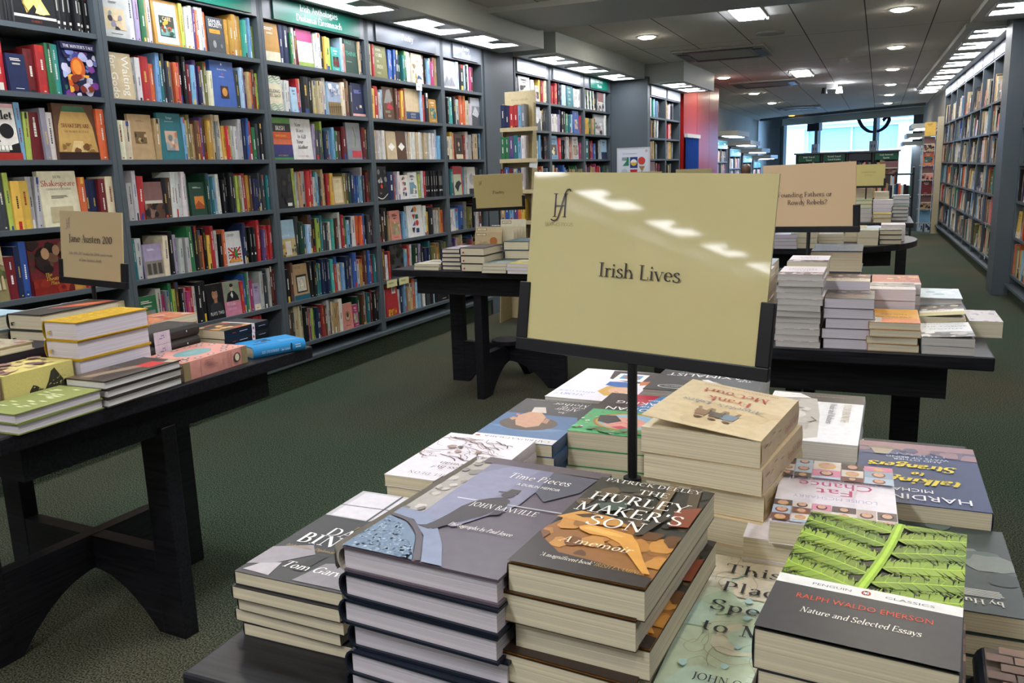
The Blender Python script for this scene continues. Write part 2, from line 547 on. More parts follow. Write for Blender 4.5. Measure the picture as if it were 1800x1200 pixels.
class Art:
    """flat print on a surface: O + u*U + v*V, u and v in metres, each layer a hair above the last"""
    def __init__(self, mb, O, U, V, w, l, m=0, eps=.00004):
        self.mb, self.O, self.U, self.V = mb, Vector(O), Vector(U).normalized(), Vector(V).normalized()
        self.N = self.U.cross(self.V)
        self.w, self.l, self.m, self.eps, self.k = w, l, m, eps, 1
        self.fv = False           # a cover sketched as seen from its far side: mirror v

    def P(self, u, v):
        u = min(max(u, 0), self.w)
        v = min(max(v, 0), self.l)
        return self.O + self.U * u + self.V * v + self.N * (self.eps * self.k)

    def raw(self, polys, c, txt=False):
        for p in polys:
            if self.fv and not txt:
                p = [(u, self.l - v) for u, v in p][::-1]
            self.mb.face([self.P(*q) for q in p], c, self.m)
        self.k += 1

    def rect(self, u0, v0, u1, v1, c):            # fractions of the cover
        w, l = self.w, self.l
        self.raw([[(u0 * w, v0 * l), (u1 * w, v0 * l), (u1 * w, v1 * l), (u0 * w, v1 * l)]], c)

    def poly(self, pts, c):
        a = sum(pts[i][0] * pts[(i + 1) % len(pts)][1] - pts[(i + 1) % len(pts)][0] * pts[i][1] for i in range(len(pts)))
        if a < 0:
            pts = pts[::-1]
        self.raw([[(u * self.w, v * self.l) for u, v in pts]], c)

    def ell(self, cx, cy, rx, ry, c, rot=0, n=24, a0=0, a1=360):
        cr, sr = math.cos(rot), math.sin(rot)
        pts = []
        for i in range(n):
            t = math.radians(a0 + (a1 - a0) * i / (n if a1 - a0 >= 360 else n - 1))
            x, y = rx * self.w * math.cos(t), ry * self.w * math.sin(t)
            pts.append((cx * self.w + x * cr - y * sr, cy * self.l + x * sr + y * cr))
        self.raw([pts], c)

    def line(self, pts, wd, c, smooth=False):
        p = [(u * self.w, v * self.l) for u, v in pts]
        if smooth:
            p = _spline(p)
        self.raw(stroke(p, lambda dx, dy: wd), c)

    def text(self, s, u, v, h, c, al='l', it=0, bold=1.0, sx=1.0, font='serif', maxw=None, sp=0, rot=0):
        """u, v: fractions (baseline point); h: capital height in metres"""
        k = h / 100
        if self.fv:
            v = 1 - v - h / self.l
        if font == 'sans':
            tw, polys = sans(s)
        else:
            x, polys = 0, []
            for ch in s:
                adv, g = glyph(ch, bold, h > .006)
                polys += [[(px + x + py * it, py) for px, py in p] for p in g]
                x += adv + sp
            tw = x - sp
        if maxw and tw * k * sx > maxw * self.w:
            sx = maxw * self.w / (tw * k)
        off = {'l': 0, 'c': -tw / 2, 'r': -tw}[al]
        cr, sr = math.cos(rot), math.sin(rot)
        out = []
        for p in polys:
            q = []
            for px, py in p:
                x, y = (px + off) * k * sx, py * k
                q.append((u * self.w + x * cr - y * sr, v * self.l + x * sr + y * cr))
            out.append(q)
        self.raw(out, c, True)

    def marks(self, u, v, wd, h, c, n=3, r=None):
        """rows of fine marks too small to read"""
        r = r or rnd
        for i in range(n):
            self.rect(u + r.uniform(0, .04), v - i * h * 2, u + wd * r.uniform(.6, 1), v - i * h * 2 + h, c)

    def blobs(self, n, box, cols, r, s0=.02, s1=.08):
        for _ in range(n):
            u, v = r.uniform(box[0], box[2]), r.uniform(box[1], box[3])
            k = 12
            a = r.uniform(0, 6)
            s = r.uniform(s0, s1)
            pts = []
            for i in range(k):
                rr = s * r.uniform(.75, 1.1)
                pts.append((min(box[2], max(box[0], u + rr * math.cos(a + i * 2 * PI / k))), min(box[3], max(box[1], v + rr * .7 * math.sin(a + i * 2 * PI / k)))))
            self.poly(pts, r.choice(cols))

# ------------------------------------------------------------------ the room shell
AL, AR = .0330, -.0197
LB, RB = Vector((-3.212, 4.073, 0)), Vector((1.127, 8.956, 0))
LD, LN = Vector((math.sin(AL), math.cos(AL), 0)), Vector((math.cos(AL), -math.sin(AL), 0))
RD, RN = Vector((math.sin(AR), math.cos(AR), 0)), Vector((-math.cos(AR), math.sin(AR), 0))
LROT = PI / 2 - AL            # local x runs along the long wall away from the camera, local y into the wall
RROT = -PI / 2 - AR           # the opposite wall: local x runs back towards the camera
CEIL = 2.45

def LP(u, off=0, z=0):
    p = LB + LD * u + LN * off
    return Vector((p.x, p.y, z))

def RP(u, off=0, z=0):
    p = RB + RD * u + RN * off
    return Vector((p.x, p.y, z))

mb = MB()
mb.box(-4.4, -8.4, -.06, 3.6, 15.8, 0)
mb.shared([(-4.4, 15.8, 0), (3.6, 15.8, 0), (3.6, 27.5, -.8), (-4.4, 27.5, -.8), (-4.4, 15.8, -.06), (3.6, 15.8, -.06), (3.6, 27.5, -.86), (-4.4, 27.5, -.86)],
          [(0, 1, 2, 3), (7, 6, 5, 4)])
struct('floor', mb, M['carpet'])

def ceiling_mat():
    m = mat('ceiling_tiles', '#d4d2cc', rough=.75, spec=.2)
    nt = m.node_tree
    b = nt.nodes['Principled BSDF']
    tc = nt.nodes.new('ShaderNodeTexCoord')
    br = nt.nodes.new('ShaderNodeTexBrick')
    br.offset = 0
    br.inputs['Color1'].default_value = (*lin('#d4d2cc'), 1)
    br.inputs['Color2'].default_value = (*lin('#d0cec8'), 1)
    br.inputs['Mortar'].default_value = (*lin('#3c3b39'), 1)
    br.inputs['Scale'].default_value = 1
    br.inputs['Brick Width'].default_value = .54
    br.inputs['Row Height'].default_value = 2.2
    br.inputs['Mortar Size'].default_value = .005
    nt.links.new(tc.outputs['Object'], br.inputs['Vector'])
    nt.links.new(br.outputs['Color'], b.inputs['Base Color'])
    return m

M['ceil'] = ceiling_mat()
mb = MB()
ox, oy = -.71 - 5.4, 8.9 - 13.2
mb.box(-4.5 - ox, -8.4 - oy, CEIL, 3.7 - ox, 27.6 - oy, CEIL + .1)
struct('ceiling', mb, M['ceil'], loc=(ox, oy, 0))
mb = MB()
mb.box(-3.0, 6.0, 2.412, 1.6, 6.93, CEIL)
struct('ceiling_beam', mb, M['soffit'])
mb = MB()
mb.prism([(-3.06, 24.37), (.86, 21.03), (.86, 21.12), (-3.06, 24.46)], 'z', 2.39, 2.45)
struct('trim_1', mb, M['case'])

def wallbox(name, frame, rot, u0, u1, y0, y1, z0, z1, m):
    mb = MB()
    mb.box(u0, y0, z0, u1, y1, z1)
    return struct(name, mb, m, loc=frame, rz=rot)

wallbox('wall_left', LB, LROT, -12.4, 10.1, .33, .43, 0, CEIL, M['case'])
wallbox('wall_right', RB, RROT, -7.7, 17.2, .33, .43, 0, CEIL, M['case'])
mb = MB()
mb.box(-4.4, -8.4, 0, 3.6, -8.3, CEIL)
struct('wall_back', mb, M['plaster'])
# the pier between the two runs of cases, the return panel and the red pillar beyond
wallbox('wall_pier', LB, LROT, 2.665, 3.245, .0, .33, 0, CEIL, M['case'])
wallbox('wall_return', LB, LROT, 6.03, 6.11, -.452, .33, 0, 2.30, M['case'])
wallbox('wall_pier_right', RB, RROT, -.155, .20, -.13, .33, 0, CEIL, M['case'])
pil = MB()
for u0, u1 in ((7.80, 8.59), (8.6, 9.41), (9.42, 10.1)):
    pil.box(u0, -.45, 0, u1, .33, CEIL)
struct('wall_red_pillar', pil, M['red'], loc=LB, rz=LROT)
mb = MB()
mb.prism([(-3.15, 14.15), (-3.24, 25.5), (-3.34, 25.5), (-3.25, 14.15)], 'z', -.9, CEIL)
struct('wall_far_left', mb, M['plaster'])
mb = MB()
mb.prism([(1.05, 16.6), (1.15, 16.6), (1.0, 22.6), (.88, 22.6)], 'z', -.9, CEIL)
struct('wall_far_right', mb, M['plaster'])

# soffits over the cases
def soffit(name, frame, rot, u0, u1, y0, y1, z):
    mb = MB()
    mb.box(u0, y0, z, u1, y1, CEIL)
    return struct(name, mb, M['soffit'], loc=frame, rz=rot)

soffit('trim_2', LB, LROT, -12.2, 2.98, -.42, .33, 2.275)
soffit('trim_3', LB, LROT, 3.25, 6.02, -.42, .33, 2.275)
soffit('trim_4', LB, LROT, 6.115, 7.79, -.86, .33, 2.225)
soffit('trim_5', RB, RROT, -7.62, -.16, -.46, .33, 2.405)
soffit('trim_6', RB, RROT, .21, 17, -.46, .33, 2.405)

# ------------------------------------------------------------------ lamps
def shelf_light(frame, rot, u, y, z, w, d, label, group, flip=1):
    t = empty('shelf_light', label=label, cat='light', group=group)
    ox = Matrix.Rotation(rot, 4, 'Z')
    t.matrix_world = Matrix.Translation(Vector(frame) + (ox @ Vector((u, y, z)))) @ ox
    a, b = w / 2, d / 2
    f = MB()
    for x0, y0, x1, y1 in ((-a - .02, -b - .02, a + .02, -b), (-a - .02, b, a + .02, b + .02), (-a - .02, -b, -a, b), (a, -b, a + .02, b)):
        f.box(x0, y0, -.012, x1, y1, 0)
    f.obj('frame', M['white'], t)
    g = MB()
    g.box(-a, -b, -.006, a, b, 0)
    g.obj('diffuser', M['lamp'], t)
    r = MB()
    r.prism([(-.05, -b), (a * .55, -b), (a * .34, b * .1), (-.01, b * .1)], 'z', -.011, -.0065)
    r.obj('reflector', M['lampgrey'], t)
    return t

BAYW = [(-2.205, -1.150), (-1.148, -.090), (-.088, .934), (.936, 1.938), (1.940, 2.63)]
near_names = ['over the Shakespeare bay', 'over the Irish drama bay', 'over the Irish Anthologies sign', 'over the Poetry sign', 'over the narrow bay beside the pier']
for (u0, u1), nm in zip(BAYW, near_names):
    shelf_light(LB, LROT, (u0 + u1) / 2, -.23, 2.275, .64, .25, 'bright recessed trough light ' + nm, 'trough lights over the long wall')
for k in range(8):
    shelf_light(LB, LROT, -2.73 - 1.052 * k, -.23, 2.275, .64, .25, 'bright recessed trough light before the Shakespeare bay, %s from it' % ORD[k + 1], 'trough lights over the long wall')
for k, u in enumerate((3.70, 4.60, 5.54)):
    shelf_light(LB, LROT, u, -.23, 2.275, .56, .25, 'bright recessed trough light over the %s white-headed bay past the pier' % ORD[k + 1], 'trough lights past the pier')
for k, u in enumerate((6.5, 7.25)):
    shelf_light(LB, LROT, u, -.69, 2.225, .5, .25, 'bright recessed trough light over the %s bay beside the red pillar' % ('near', 'far')[k], 'trough lights beside the red pillar')
for k in range(9):
    shelf_light(RB, RROT, -(.55 + .93 * k), -.24, 2.405, .56, .26, 'wide trough light over the aisle cases, %s counting from the grey pier' % ORD[k + 1], 'trough lights over the aisle cases')
for k in range(8):
    shelf_light(RB, RROT, .9 + k * 1.1, -.24, 2.405, .56, .26, 'wide trough light before the grey pier, %s from it' % ORD[k + 1], 'trough lights over the aisle cases')

def downlight(x, y, label, group, m='down', r=.082):
    t = empty('downlight', (x, y, CEIL), label=label, cat='light', group=group)
    f = MB()
    n = 24
    v, fs = [], []
    for rr, z in ((r + .016, 0), (r + .016, -.006), (r, -.008), (r, 0)):
        v += [(rr * math.cos(2 * PI * i / n), rr * math.sin(2 * PI * i / n), z) for i in range(n)]
    for k in range(3):
        fs += [(k * n + i, k * n + (i + 1) % n, (k + 1) * n + (i + 1) % n, (k + 1) * n + i) for i in range(n)]
    f.shared(v, fs)
    f.obj('trim_ring', M['white'], t)
    g = MB()
    g.cyl(0, 0, -.004, -.001, r, n=n)
    g.cyl(0, 0, -.018, -.004, r * .72, r * .99, n=n)
    g.obj('lens', M[m], t)

for k, y in enumerate((-2.6, 0, 2.7, 5.3, 7.89, 10.44, 12.9, 15.44, 17.82, 20.46, 24.0, 26.3)):  # row carried on unseen over and behind the camera to brighten the foreground
    downlight(.1, y, 'round downlight in the row along the carpet aisle, %s counting towards the window' % ORD[k + 1], 'downlights above the aisle')
for k, y in enumerate((-2.6, -.2, 2.2, 5.2, 8.08, 12.38, 15.49, 18.2)):  # this row too runs on unseen past the camera, added for foreground light
    downlight(-2.06, y, 'round downlight in the row above the tables, %s counting towards the window' % ORD[k + 1], 'downlights above the tables')
downlight(-2.15, 23.4, 'round amber-glowing downlight by the window bulkhead', 'downlights above the tables', 'amber')
downlight(-2.72, 27.0, 'round downlight beyond the dark bulkhead, by the grey blind', 'downlights above the tables')
for k, y in enumerate((-3.2, -.6, 1.9, 7.22, 12.5)):  # those overhead and behind the camera are unseen, added to brighten the foreground
    t = empty('square_light', (-1.04, y, CEIL), label='large square ceiling light, %s counting towards the window' % ORD[k + 1], cat='light', group='square ceiling lights')
    f = MB()
    a, b = .1, .36
    for x0, y0, x1, y1 in ((-a - .025, -b - .025, a + .025, -b), (-a - .025, b, a + .025, b + .025), (-a - .025, -b, -a, b), (a, -b, a + .025, b)):
        f.box(x0, y0, -.01, x1, y1, 0)
    f.obj('frame', M['white'], t)
    g = MB()
    g.box(-a, -b, -.024, a, b, 0)
    g.obj('diffuser', M['square'], t)
    c = MB()
    for sx, sy in ((-1, -1), (1, 1)):
        c.box(sx * (a + .03) - .01, sy * b - .02, -.03, sx * (a + .03) + .01, sy * b + .02, 0)
    c.obj('clip', M['wire'], t)

for k, (x, y) in enumerate(((-1.62, 9.7), (-1.65, 13.7), (-1.69, 20.1))):
    t = empty('air_conditioner', (x, y, CEIL), label='four-way ceiling air conditioner cassette, %s counting towards the window' % ORD[k + 1], cat='air conditioner', group='ceiling air conditioners')
    f = MB()
    f.box(-.48, -.48, -.025, .48, .48, 0)
    bevel(f.obj('casing', M['plaster'], t), .012)
    g = MB()
    g.box(-.30, -.30, -.030, .30, .30, -.0255)
    g.obj('intake_grille', M['plaster'], t)
    for x0, y0, x1, y1 in ((-.36, -.44, .36, -.34), (-.36, .34, .36, .44), (-.44, -.30, -.34, .30), (.34, -.30, .44, .30)):
        g = MB()
        g.box(x0, y0, -.033, x1, y1, -.0255)
        g.obj('slot', M['steel'], t)
mb = MB()
mb.cyl(0, 0, -.012, 0, .13, .13, 28)
mb.cyl(0, 0, -.016, -.012, .10, .10, 28)
tag(mb.obj('ceiling_speaker', M['plaster'], loc=(-1.0, 8.55, CEIL)), 'flat round speaker grille in the ceiling behind the square light', 'speaker')
mb = MB()
mb.cyl(0, 0, -.05, 0, .06, .045, 20)
tag(mb.obj('smoke_detector', M['white'], loc=(-.46, 11.2, CEIL)), 'small round smoke detector between ceiling tile joints', 'smoke detector')
t = empty('spotlight', (-.75, 14.6, CEIL), label='twin-headed emergency spotlight on the ceiling', cat='light')
mb = MB()
mb.box(-.08, -.05, -.08, .08, .05, 0)
mb.obj('housing', M['white'], t)
for s in (-1, 1):
    mb = MB()
    mb.cyl(s * .11, -.04, -.15, -.06, .05, .035, 16)
    mb.obj('lamp_head', M['steel' if s < 0 else 'square'], t)
t = empty('security_camera', LP(6.06, .2, CEIL), label='small domed security camera on the ceiling above the grey return panel', cat='camera')
mb = MB()
mb.cyl(0, 0, -.03, 0, .06, .06, 20)
mb.obj('mount', M['white'], t)
mb = MB()
for k in range(5):
    a0, a1 = k * PI / 10, (k + 1) * PI / 10
    mb.cyl(0, 0, -.03 - .05 * math.sin(a1), -.03 - .05 * math.sin(a0), .05 * math.cos(a1), .05 * math.cos(a0), 18)
mb.obj('dome', M['steel'], t)

# ------------------------------------------------------------------ bookcases
ROWZ = [1.892, 1.618, 1.342, 1.057, .772, .498, .231]
RROWZ = [1.80, 1.483, 1.16, .832, .512, .176]
TH = .022

def bookcase(frame, rot, u0, u1, rows, zt, zf, label, off=0, depth=.27, sign=None, zbase=.147, up=.024, group='grey wall bookcases', plinth=True):
    ox = Matrix.Rotation(rot, 4, 'Z')
    t = empty('bookcase', label=label, cat='bookcase', group=group)
    t.matrix_world = Matrix.Translation(Vector(frame) + (ox @ Vector((u0, -off, 0)))) @ ox
    w = u1 - u0
    for x in (0, w - up):
        b = MB()
        b.box(x, 0, zbase + .022, x + up, depth, zf)
        b.obj('upright', M['case'], t)
    b = MB()
    b.box(up, depth - .012, zbase + .022, w - up, depth, zf)
    b.obj('back_panel', M['case'], t)
    for z in rows:
        b = MB()
        b.box(up, .002, z, w - up, depth - .012, z + TH)
        b.obj('shelf', M['case'], t)
    b = MB()
    b.box(0, -.035, zbase, w, depth, zbase + .022)
    b.obj('ledge', M['case'], t)
    if plinth:
        b = MB()
        b.box(0, 0, 0, w, depth, zbase)
        b.obj('plinth', M['carpet'], t)
    b = MB()
    b.box(up, .0, zt, w - up, .02, zf - .002)
    fa = b.obj('fascia', M['fascia'], t)
    if sign:
        col, x0, x1, z0, z1, lines, tc, hh = sign
        b = MB()
        b.box(x0 * w, -.012, z0, x1 * w, -.0005, z1, col)
        a = Art(b, (x0 * w, -.012, z0), (1, 0, 0), (0, 0, 1), (x1 - x0) * w, z1 - z0, eps=.0004)
        n = len(lines)
        for i, s in enumerate(lines):
            v = (.62 - .46 * i) if n == 2 else .38
            a.text(s, .5, v, hh, tc, 'c', bold=1.35, maxw=.9)
        b.obj('sign_panel', M['panel'], fa)
    return t

GREEN, WHITE = '#0d6a58', '#e9f2ee'
PANEL = '#b9bfca'
cases = {}
BAYLAB = [('A', 'tall grey bookcase holding Shakespeare plays, partly out of frame', ('#7f8791', .1, .9, 2.15, 2.262, ['Shakespeare'], WHITE, .036)),
          ('B', 'tall grey bookcase of Irish drama behind the Jane Austen table', (GREEN, .14, .93, 2.15, 2.265, ['Drámaíocht', 'na hÉireann'], WHITE, .034)),
          ('C', 'tall grey bookcase under the green Irish Anthologies sign', (GREEN, .10, .92, 2.145, 2.268, ['Irish Anthologies', 'Díolamaí Éireannach'], WHITE, .037)),
          ('D', 'tall grey bookcase under the grey Poetry sign', ('#565d68', .10, .90, 2.145, 2.265, ['Poetry'], WHITE, .04)),
          ('E', 'narrow tall grey bookcase against the pier', ('#747b86', .24, .87, 2.15, 2.262, ['Poetry', 'Filíocht'], '#f4f5f8', .034))]
for (k, lab, sg), (u0, u1) in zip(BAYLAB, BAYW):
    cases[k] = (bookcase(LB, LROT, u0, u1, ROWZ, 2.14, 2.273, lab, sign=sg), u1 - u0)
for k, u0, u1, lab, sg in (('F', 3.27, 4.098, 'grey bookcase with blank white header just past the pier', (PANEL, .05, .88, 2.15, 2.262, [], WHITE, .03)),
                           ('G', 4.10, 5.088, 'grey bookcase with white header in the middle of the run past the pier', (PANEL, .08, .86, 2.15, 2.262, [], WHITE, .03)),
                           ('H', 5.09, 6.02, 'grey bookcase under the small green sign beside the return panel', (GREEN, .2, .85, 2.15, 2.262, ['Irish Poetry', 'Filíocht'], WHITE, .034))):
    cases[k] = (bookcase(LB, LROT, u0, u1, ROWZ, 2.14, 2.273, lab, sign=sg), u1 - u0)
for k, u0, u1, lab in (('I', 6.12, 6.868, 'narrow grey bookcase standing forward beside the return panel'), ('J', 6.87, 7.60, 'narrow grey bookcase standing forward beside the red pillar')):
    cases[k] = (bookcase(LB, LROT, u0, u1, [1.83, 1.583, 1.33, 1.07, .8, .5, .231], 2.085, 2.222, lab, off=.45, sign=(PANEL, .05, .95, 2.10, 2.21, [], WHITE, .03)), u1 - u0)
ru = [.19, .95, 1.83, 2.745, 3.665, 4.645, 5.655, 6.59, 7.55]
for k in range(8):
    lab = 'dark aisle bookcase with white header, %s past the grey pier' % ORD[k + 1]
    cases['K%d' % k] = (bookcase(RB, RROT, -ru[k + 1] + .001, -ru[k] - .001, RROWZ, 2.262, 2.403, lab, sign=(PANEL, .04, .96, 2.275, 2.395, [], WHITE, .03), zbase=.09), ru[k + 1] - ru[k] - .002)
for k in range(8):
    u1 = -2.207 - 1.052 * k
    cases['N%d' % k] = (bookcase(LB, LROT, u1 - 1.05, u1, ROWZ, 2.14, 2.273, 'tall grey bookcase before the Shakespeare bay, %s out of frame' % ORD[k + 1], sign=(PANEL, .1, .9, 2.15, 2.262, [], WHITE, .036)), 1.05)
for k in range(6):
    cases['M%d' % k] = (bookcase(RB, RROT, .22 + k, 1.218 + k, RROWZ, 2.262, 2.403, 'dark aisle bookcase before the grey pier, %s from it' % ORD[k + 1], sign=(PANEL, .04, .96, 2.275, 2.395, [], WHITE, .03), zbase=.09), .998)

# ------------------------------------------------------------------ books on the shelves
def spine_mesh(b, th, h, dp, col, r, mark=True, z=0, x=0, y=0, style=None, M4=None):
    """a book standing on its tail: spine towards -y"""
    col = C(col)
    k = MB()
    pc = lin('#d8d0bc') if r.random() < .7 else lin('#e4e2de')
    e = min(.0016, th * .12)
    bl = th * .18
    # spine slightly rounded: three strips
    k.shared([(0, bl * .5, 0), (th * .3, 0, 0), (th * .7, 0, 0), (th, bl * .5, 0), (0, bl * .5, h), (th * .3, 0, h), (th * .7, 0, h), (th, bl * .5, h)],
             [(0, 1, 5, 4), (1, 2, 6, 5), (2, 3, 7, 6)], col)
    k.face([(th, bl * .5, 0), (th, dp, 0), (th, dp, h), (th, bl * .5, h)], col)
    k.face([(0, dp, 0), (0, bl * .5, 0), (0, bl * .5, h), (0, dp, h)], col)
    k.face([(th, dp, 0), (0, dp, 0), (0, dp, h), (th, dp, h)], pc)
    k.face([(0, bl * .5, h), (th * .3, 0, h), (th * .7, 0, h), (th, bl * .5, h), (th, dp, h), (0, dp, h)], col)
    k.face([(e, bl + e, h + .0003), (th - e, bl + e, h + .0003), (th - e, dp, h + .0003), (e, dp, h + .0003)], pc)
    k.face([(0, bl * .5, 0), (0, dp, 0), (th, dp, 0), (th, bl * .5, 0), (th * .7, 0, 0), (th * .3, 0, 0)], col)
    if mark:
        lum = sum(col) / 3
        mc = lin(r.choice(['#e9e4d6', '#e9e4d6', '#d8b45a', '#ffffff'])) if lum < .3 else lin(r.choice(['#222226', '#22306a', '#8a1f22', '#333333']))
        q = -.0004
        def R(x0, z0, x1, z1, c):
            k.face([(x0 * th, q, z0 * h), (x1 * th, q, z0 * h), (x1 * th, q, z1 * h), (x0 * th, q, z1 * h)], c)
        if style == 'bc':      # black classic: red head, white band
            R(.3, .72, .7, .995, lin('#7a2024'))
            R(.3, .13, .7, .19, lin('#e8e4dc'))
            R(.4, .40, .6, .66, lin('#b8b8b0'))
            R(.42, .03, .58, .07, lin('#c8c8c0'))
        elif style == 'band':
            R(.3, .22, .7, .28, lin('#e8e8e4'))
            R(.4, .45, .6, .8, lin('#b8b8b0'))
        else:
            s = r.random()
            z0 = r.uniform(.30, .5)
            z1 = z0 + r.uniform(.18, .34)
            n = r.randint(4, 8)
            zz = z0
            while zz < z1:          # title as a run of small dashes along the spine
                d = r.uniform(.012, .04)
                R(.40, zz, .60, min(zz + d, z1), mc)
                zz += d + .008
            if s < .5:
                zz = .70
                while zz < .88:
                    d = r.uniform(.012, .03)
                    R(.43, zz, .57, zz + d, mc)
                    zz += d + .01
            if s > .62:
                R(.30, .0, .70, r.uniform(.06, .2), lin(r.choice(['#e8e4da', '#22242a', '#c03028', '#e0b848', '#2a4a8a'])))
            if r.random() < .5:
                R(.38, .035, .62, .06, mc)
            if r.random() < .16:
                R(.30, .86, .70, .99, lin(r.choice(['#e8e4da', '#22242a', '#c03028', '#e0b848', '#2a4a8a'])))
    off = len(b.v)
    mm = M4 or Matrix.Translation((x, y, z))
    b.v += [tuple(mm @ Vector(p)) for p in k.v]
    b.f += [tuple(i + off for i in f) for f in k.f]
    b.c += k.c
    b.m += k.m

def face_book(b, w, h, t, col, art, r):
    """a book shown face out: front towards -y, leaning a little back; base at the origin, spine on the -x side"""
    c = C(col)
    b.box(0, 0, 0, w, t, h, c)
    pc = lin('#ddd6c6')
    b.face([(w + .0002, .0015, .001), (w + .0002, t - .0015, .001), (w + .0002, t - .0015, h - .001), (w + .0002, .0015, h - .001)], pc)
    b.face([(.003, .0015, h + .0002), (w, .0015, h + .0002), (w, t - .0015, h + .0002), (.003, t - .0015, h + .0002)], pc)
    a = Art(b, (0, 0, 0), (1, 0, 0), (0, 0, 1), w, h, eps=.0003)
    FACE.get(art, face_plain)(a, r, c)

DARKTX, LIGHTTX = '#26262a', '#efe9da'

def face_plain(a, r, c):
    tx = LIGHTTX if sum(c) / 3 < .3 else DARKTX
    s = r.random()
    if s < .35:
        a.rect(.12, .18, .88, .62, vary(C(r.choice(['tn', 'gr', 'br', 'te', 'dr', 'be', 'lb'])), r, .3))
        a.blobs(9, (.12, .18, .88, .62), [vary(C(r.choice(['tn', 'gr', 'br', 'bk', 'be', 'cr', 'gn'])), r, .3) for _ in range(4)], r, .05, .16)
    elif s < .6:
        a.rect(0, 0, 1, r.uniform(.2, .5), vary(C(r.choice(['bk', 'nv', 'dr', 'cr', 'br'])), r))
    a.marks(.18, .86, .62, .022, tx, 2, r)
    a.marks(.28, .74, .42, .012, tx, 2, r)
    a.marks(.25, .08, .5, .014, tx, 1, r)

def f_statue(a, r, c):
    a.rect(0, .14, 1, .19, '#ece6da')
    g = ['#d9c070', '#c2a24e', '#e6d592', '#8d6a30']
    a.poly([(.3, .22), (.2, .55), (.28, .8), (.45, .88), (.62, .84), (.75, .7), (.7, .5), (.86, .25), (.6, .22), (.5, .4)], g[0])
    a.ell(.5, .93, .10, .12, g[1])
    a.poly([(.30, .6), (.42, .78), (.56, .74), (.52, .5)], g[2])
    a.poly([(.62, .45), (.82, .26), (.7, .22), (.5, .24)], g[2])
    a.line([(.28, .6), (.24, .4), (.34, .24)], .006, g[3])
    a.text('CLASSICS', .5, .06, .008, '#c0562e', 'c', maxw=.5)

def f_winter(a, r, c):
    a.blobs(40, (0, 0, 1, .84), ['#3b3f86', '#6f78b8', '#a9b2d8', '#2f6a58', '#7a3f8c', '#c8c4dc', '#24264e'], r, .05, .16)
    a.ell(.42, .52, .2, .26, '#c8591e')
    a.ell(.40, .54, .13, .18, '#e08a34')
    a.blobs(10, (.1, .05, .8, .4), ['#c8591e', '#7a2c1a', '#e0a040', '#3b6a3c'], r, .05, .12)
    a.rect(.02, .86, .98, .99, '#22264a')
    a.text("THE WINTER'S TALE", .5, .89, .012, '#e8e4ee', 'c', maxw=.9, bold=1.4)

def f_skull(a, r, c):
    a.rect(.02, .14, .98, .97, '#ddd8d0')
    a.rect(.02, .90, .98, .97, '#d8a8ac')
    a.poly([(.02, .14), (.02, .3), (.2, .26), (.3, .14)], '#17171a')
    a.poly([(.98, .14), (.98, .3), (.8, .26), (.7, .14)], '#17171a')
    a.ell(.27, .50, .17, .17, '#17171a')
    a.ell(.73, .50, .17, .17, '#17171a')
    a.poly([(.45, .31), (.5, .40), (.55, .31)], '#17171a')
    for i in range(6):
        a.rect(.25 + i * .09, .17, .32 + i * .09, .235, '#f2efe8')
        a.line([(.245 + i * .09, .16), (.245 + i * .09, .25)], .002, '#17171a')
    a.rect(0, 0, 1, .12, '#a02620')
    a.text('Hamlet', .5, .70, .034, '#17171a', 'c', maxw=.9, bold=1.7)

def f_shakes(a, r, c):
    a.rect(0, .0, 1, .14, '#2a1612')
    a.poly([(.02, .14), (.98, .14), (.92, .6), (.8, .86), (.2, .86), (.08, .6)], '#bf9a5a')
    a.poly([(.2, .86), (.8, .86), (.74, .96), (.26, .96)], '#3f6a4a')
    a.poly([(.3, .14), (.7, .14), (.62, .34), (.4, .34)], '#d8bc84')
    a.text('SHAKESPEARE', .5, .58, .016, '#6a2a1c', 'c', maxw=.86, bold=1.4)
    a.text('THE WORLD AS STAGE', .5, .49, .009, '#5a4626', 'c', maxw=.7)
    a.blobs(10, (.1, .14, .9, .3), ['#8f6a34', '#6f4a22', '#d8b070'], r, .03, .09)

def f_sea(a, r, c):
    a.blobs(26, (0, 0, 1, .35), ['#7f9a54', '#c2b26a', '#8a5a3a', '#a9c4c8', '#3a5a7a', '#b05a6a'], r, .04, .1)
    a.ell(.6, .3, .15, .15, '#2c3e66')
    a.blobs(12, (0, .45, 1, 1), ['#2a86a4', '#3fa3bb', '#1c6a88'], r, .06, .14)

def f_howshak(a, r, c):
    a.text('HOW', .5, .87, .012, DARKTX, 'c')
    a.text('Shakespeare', .5, .73, .024, '#b8404a', 'c', maxw=.9, bold=1.2)
    a.text('CHANGED EVERYTHING', .5, .66, .008, DARKTX, 'c', maxw=.75)
    a.marks(.25, .55, .5, .01, '#6a6250', 3, r)
    a.rect(.2, .08, .8, .36, '#b8ab88')

def f_garden(a, r, c):
    a.rect(0, 0, 1, .62, '#8c8358')
    a.poly([(0, .62), (.2, .7), (.5, .72), (.85, .68), (1, .6), (1, .55), (0, .5)], '#746a52')
    a.blobs(16, (0, .3, 1, .6), ['#5f6a3c', '#8f8a62', '#4c5530'], r, .05, .12)
    for i in range(9):
        x = .08 + i * .1
        cc = r.choice(['#d8cdb8', '#b8607a', '#4c4a50', '#c8b48c'])
        a.ell(x, .42, .025, .03, '#d8b090')
        a.poly([(x - .035, .2), (x + .035, .2), (x + .025, .4), (x - .025, .4)], cc)
    a.marks(.2, .9, .6, .02, '#8a6a4a', 2, r)

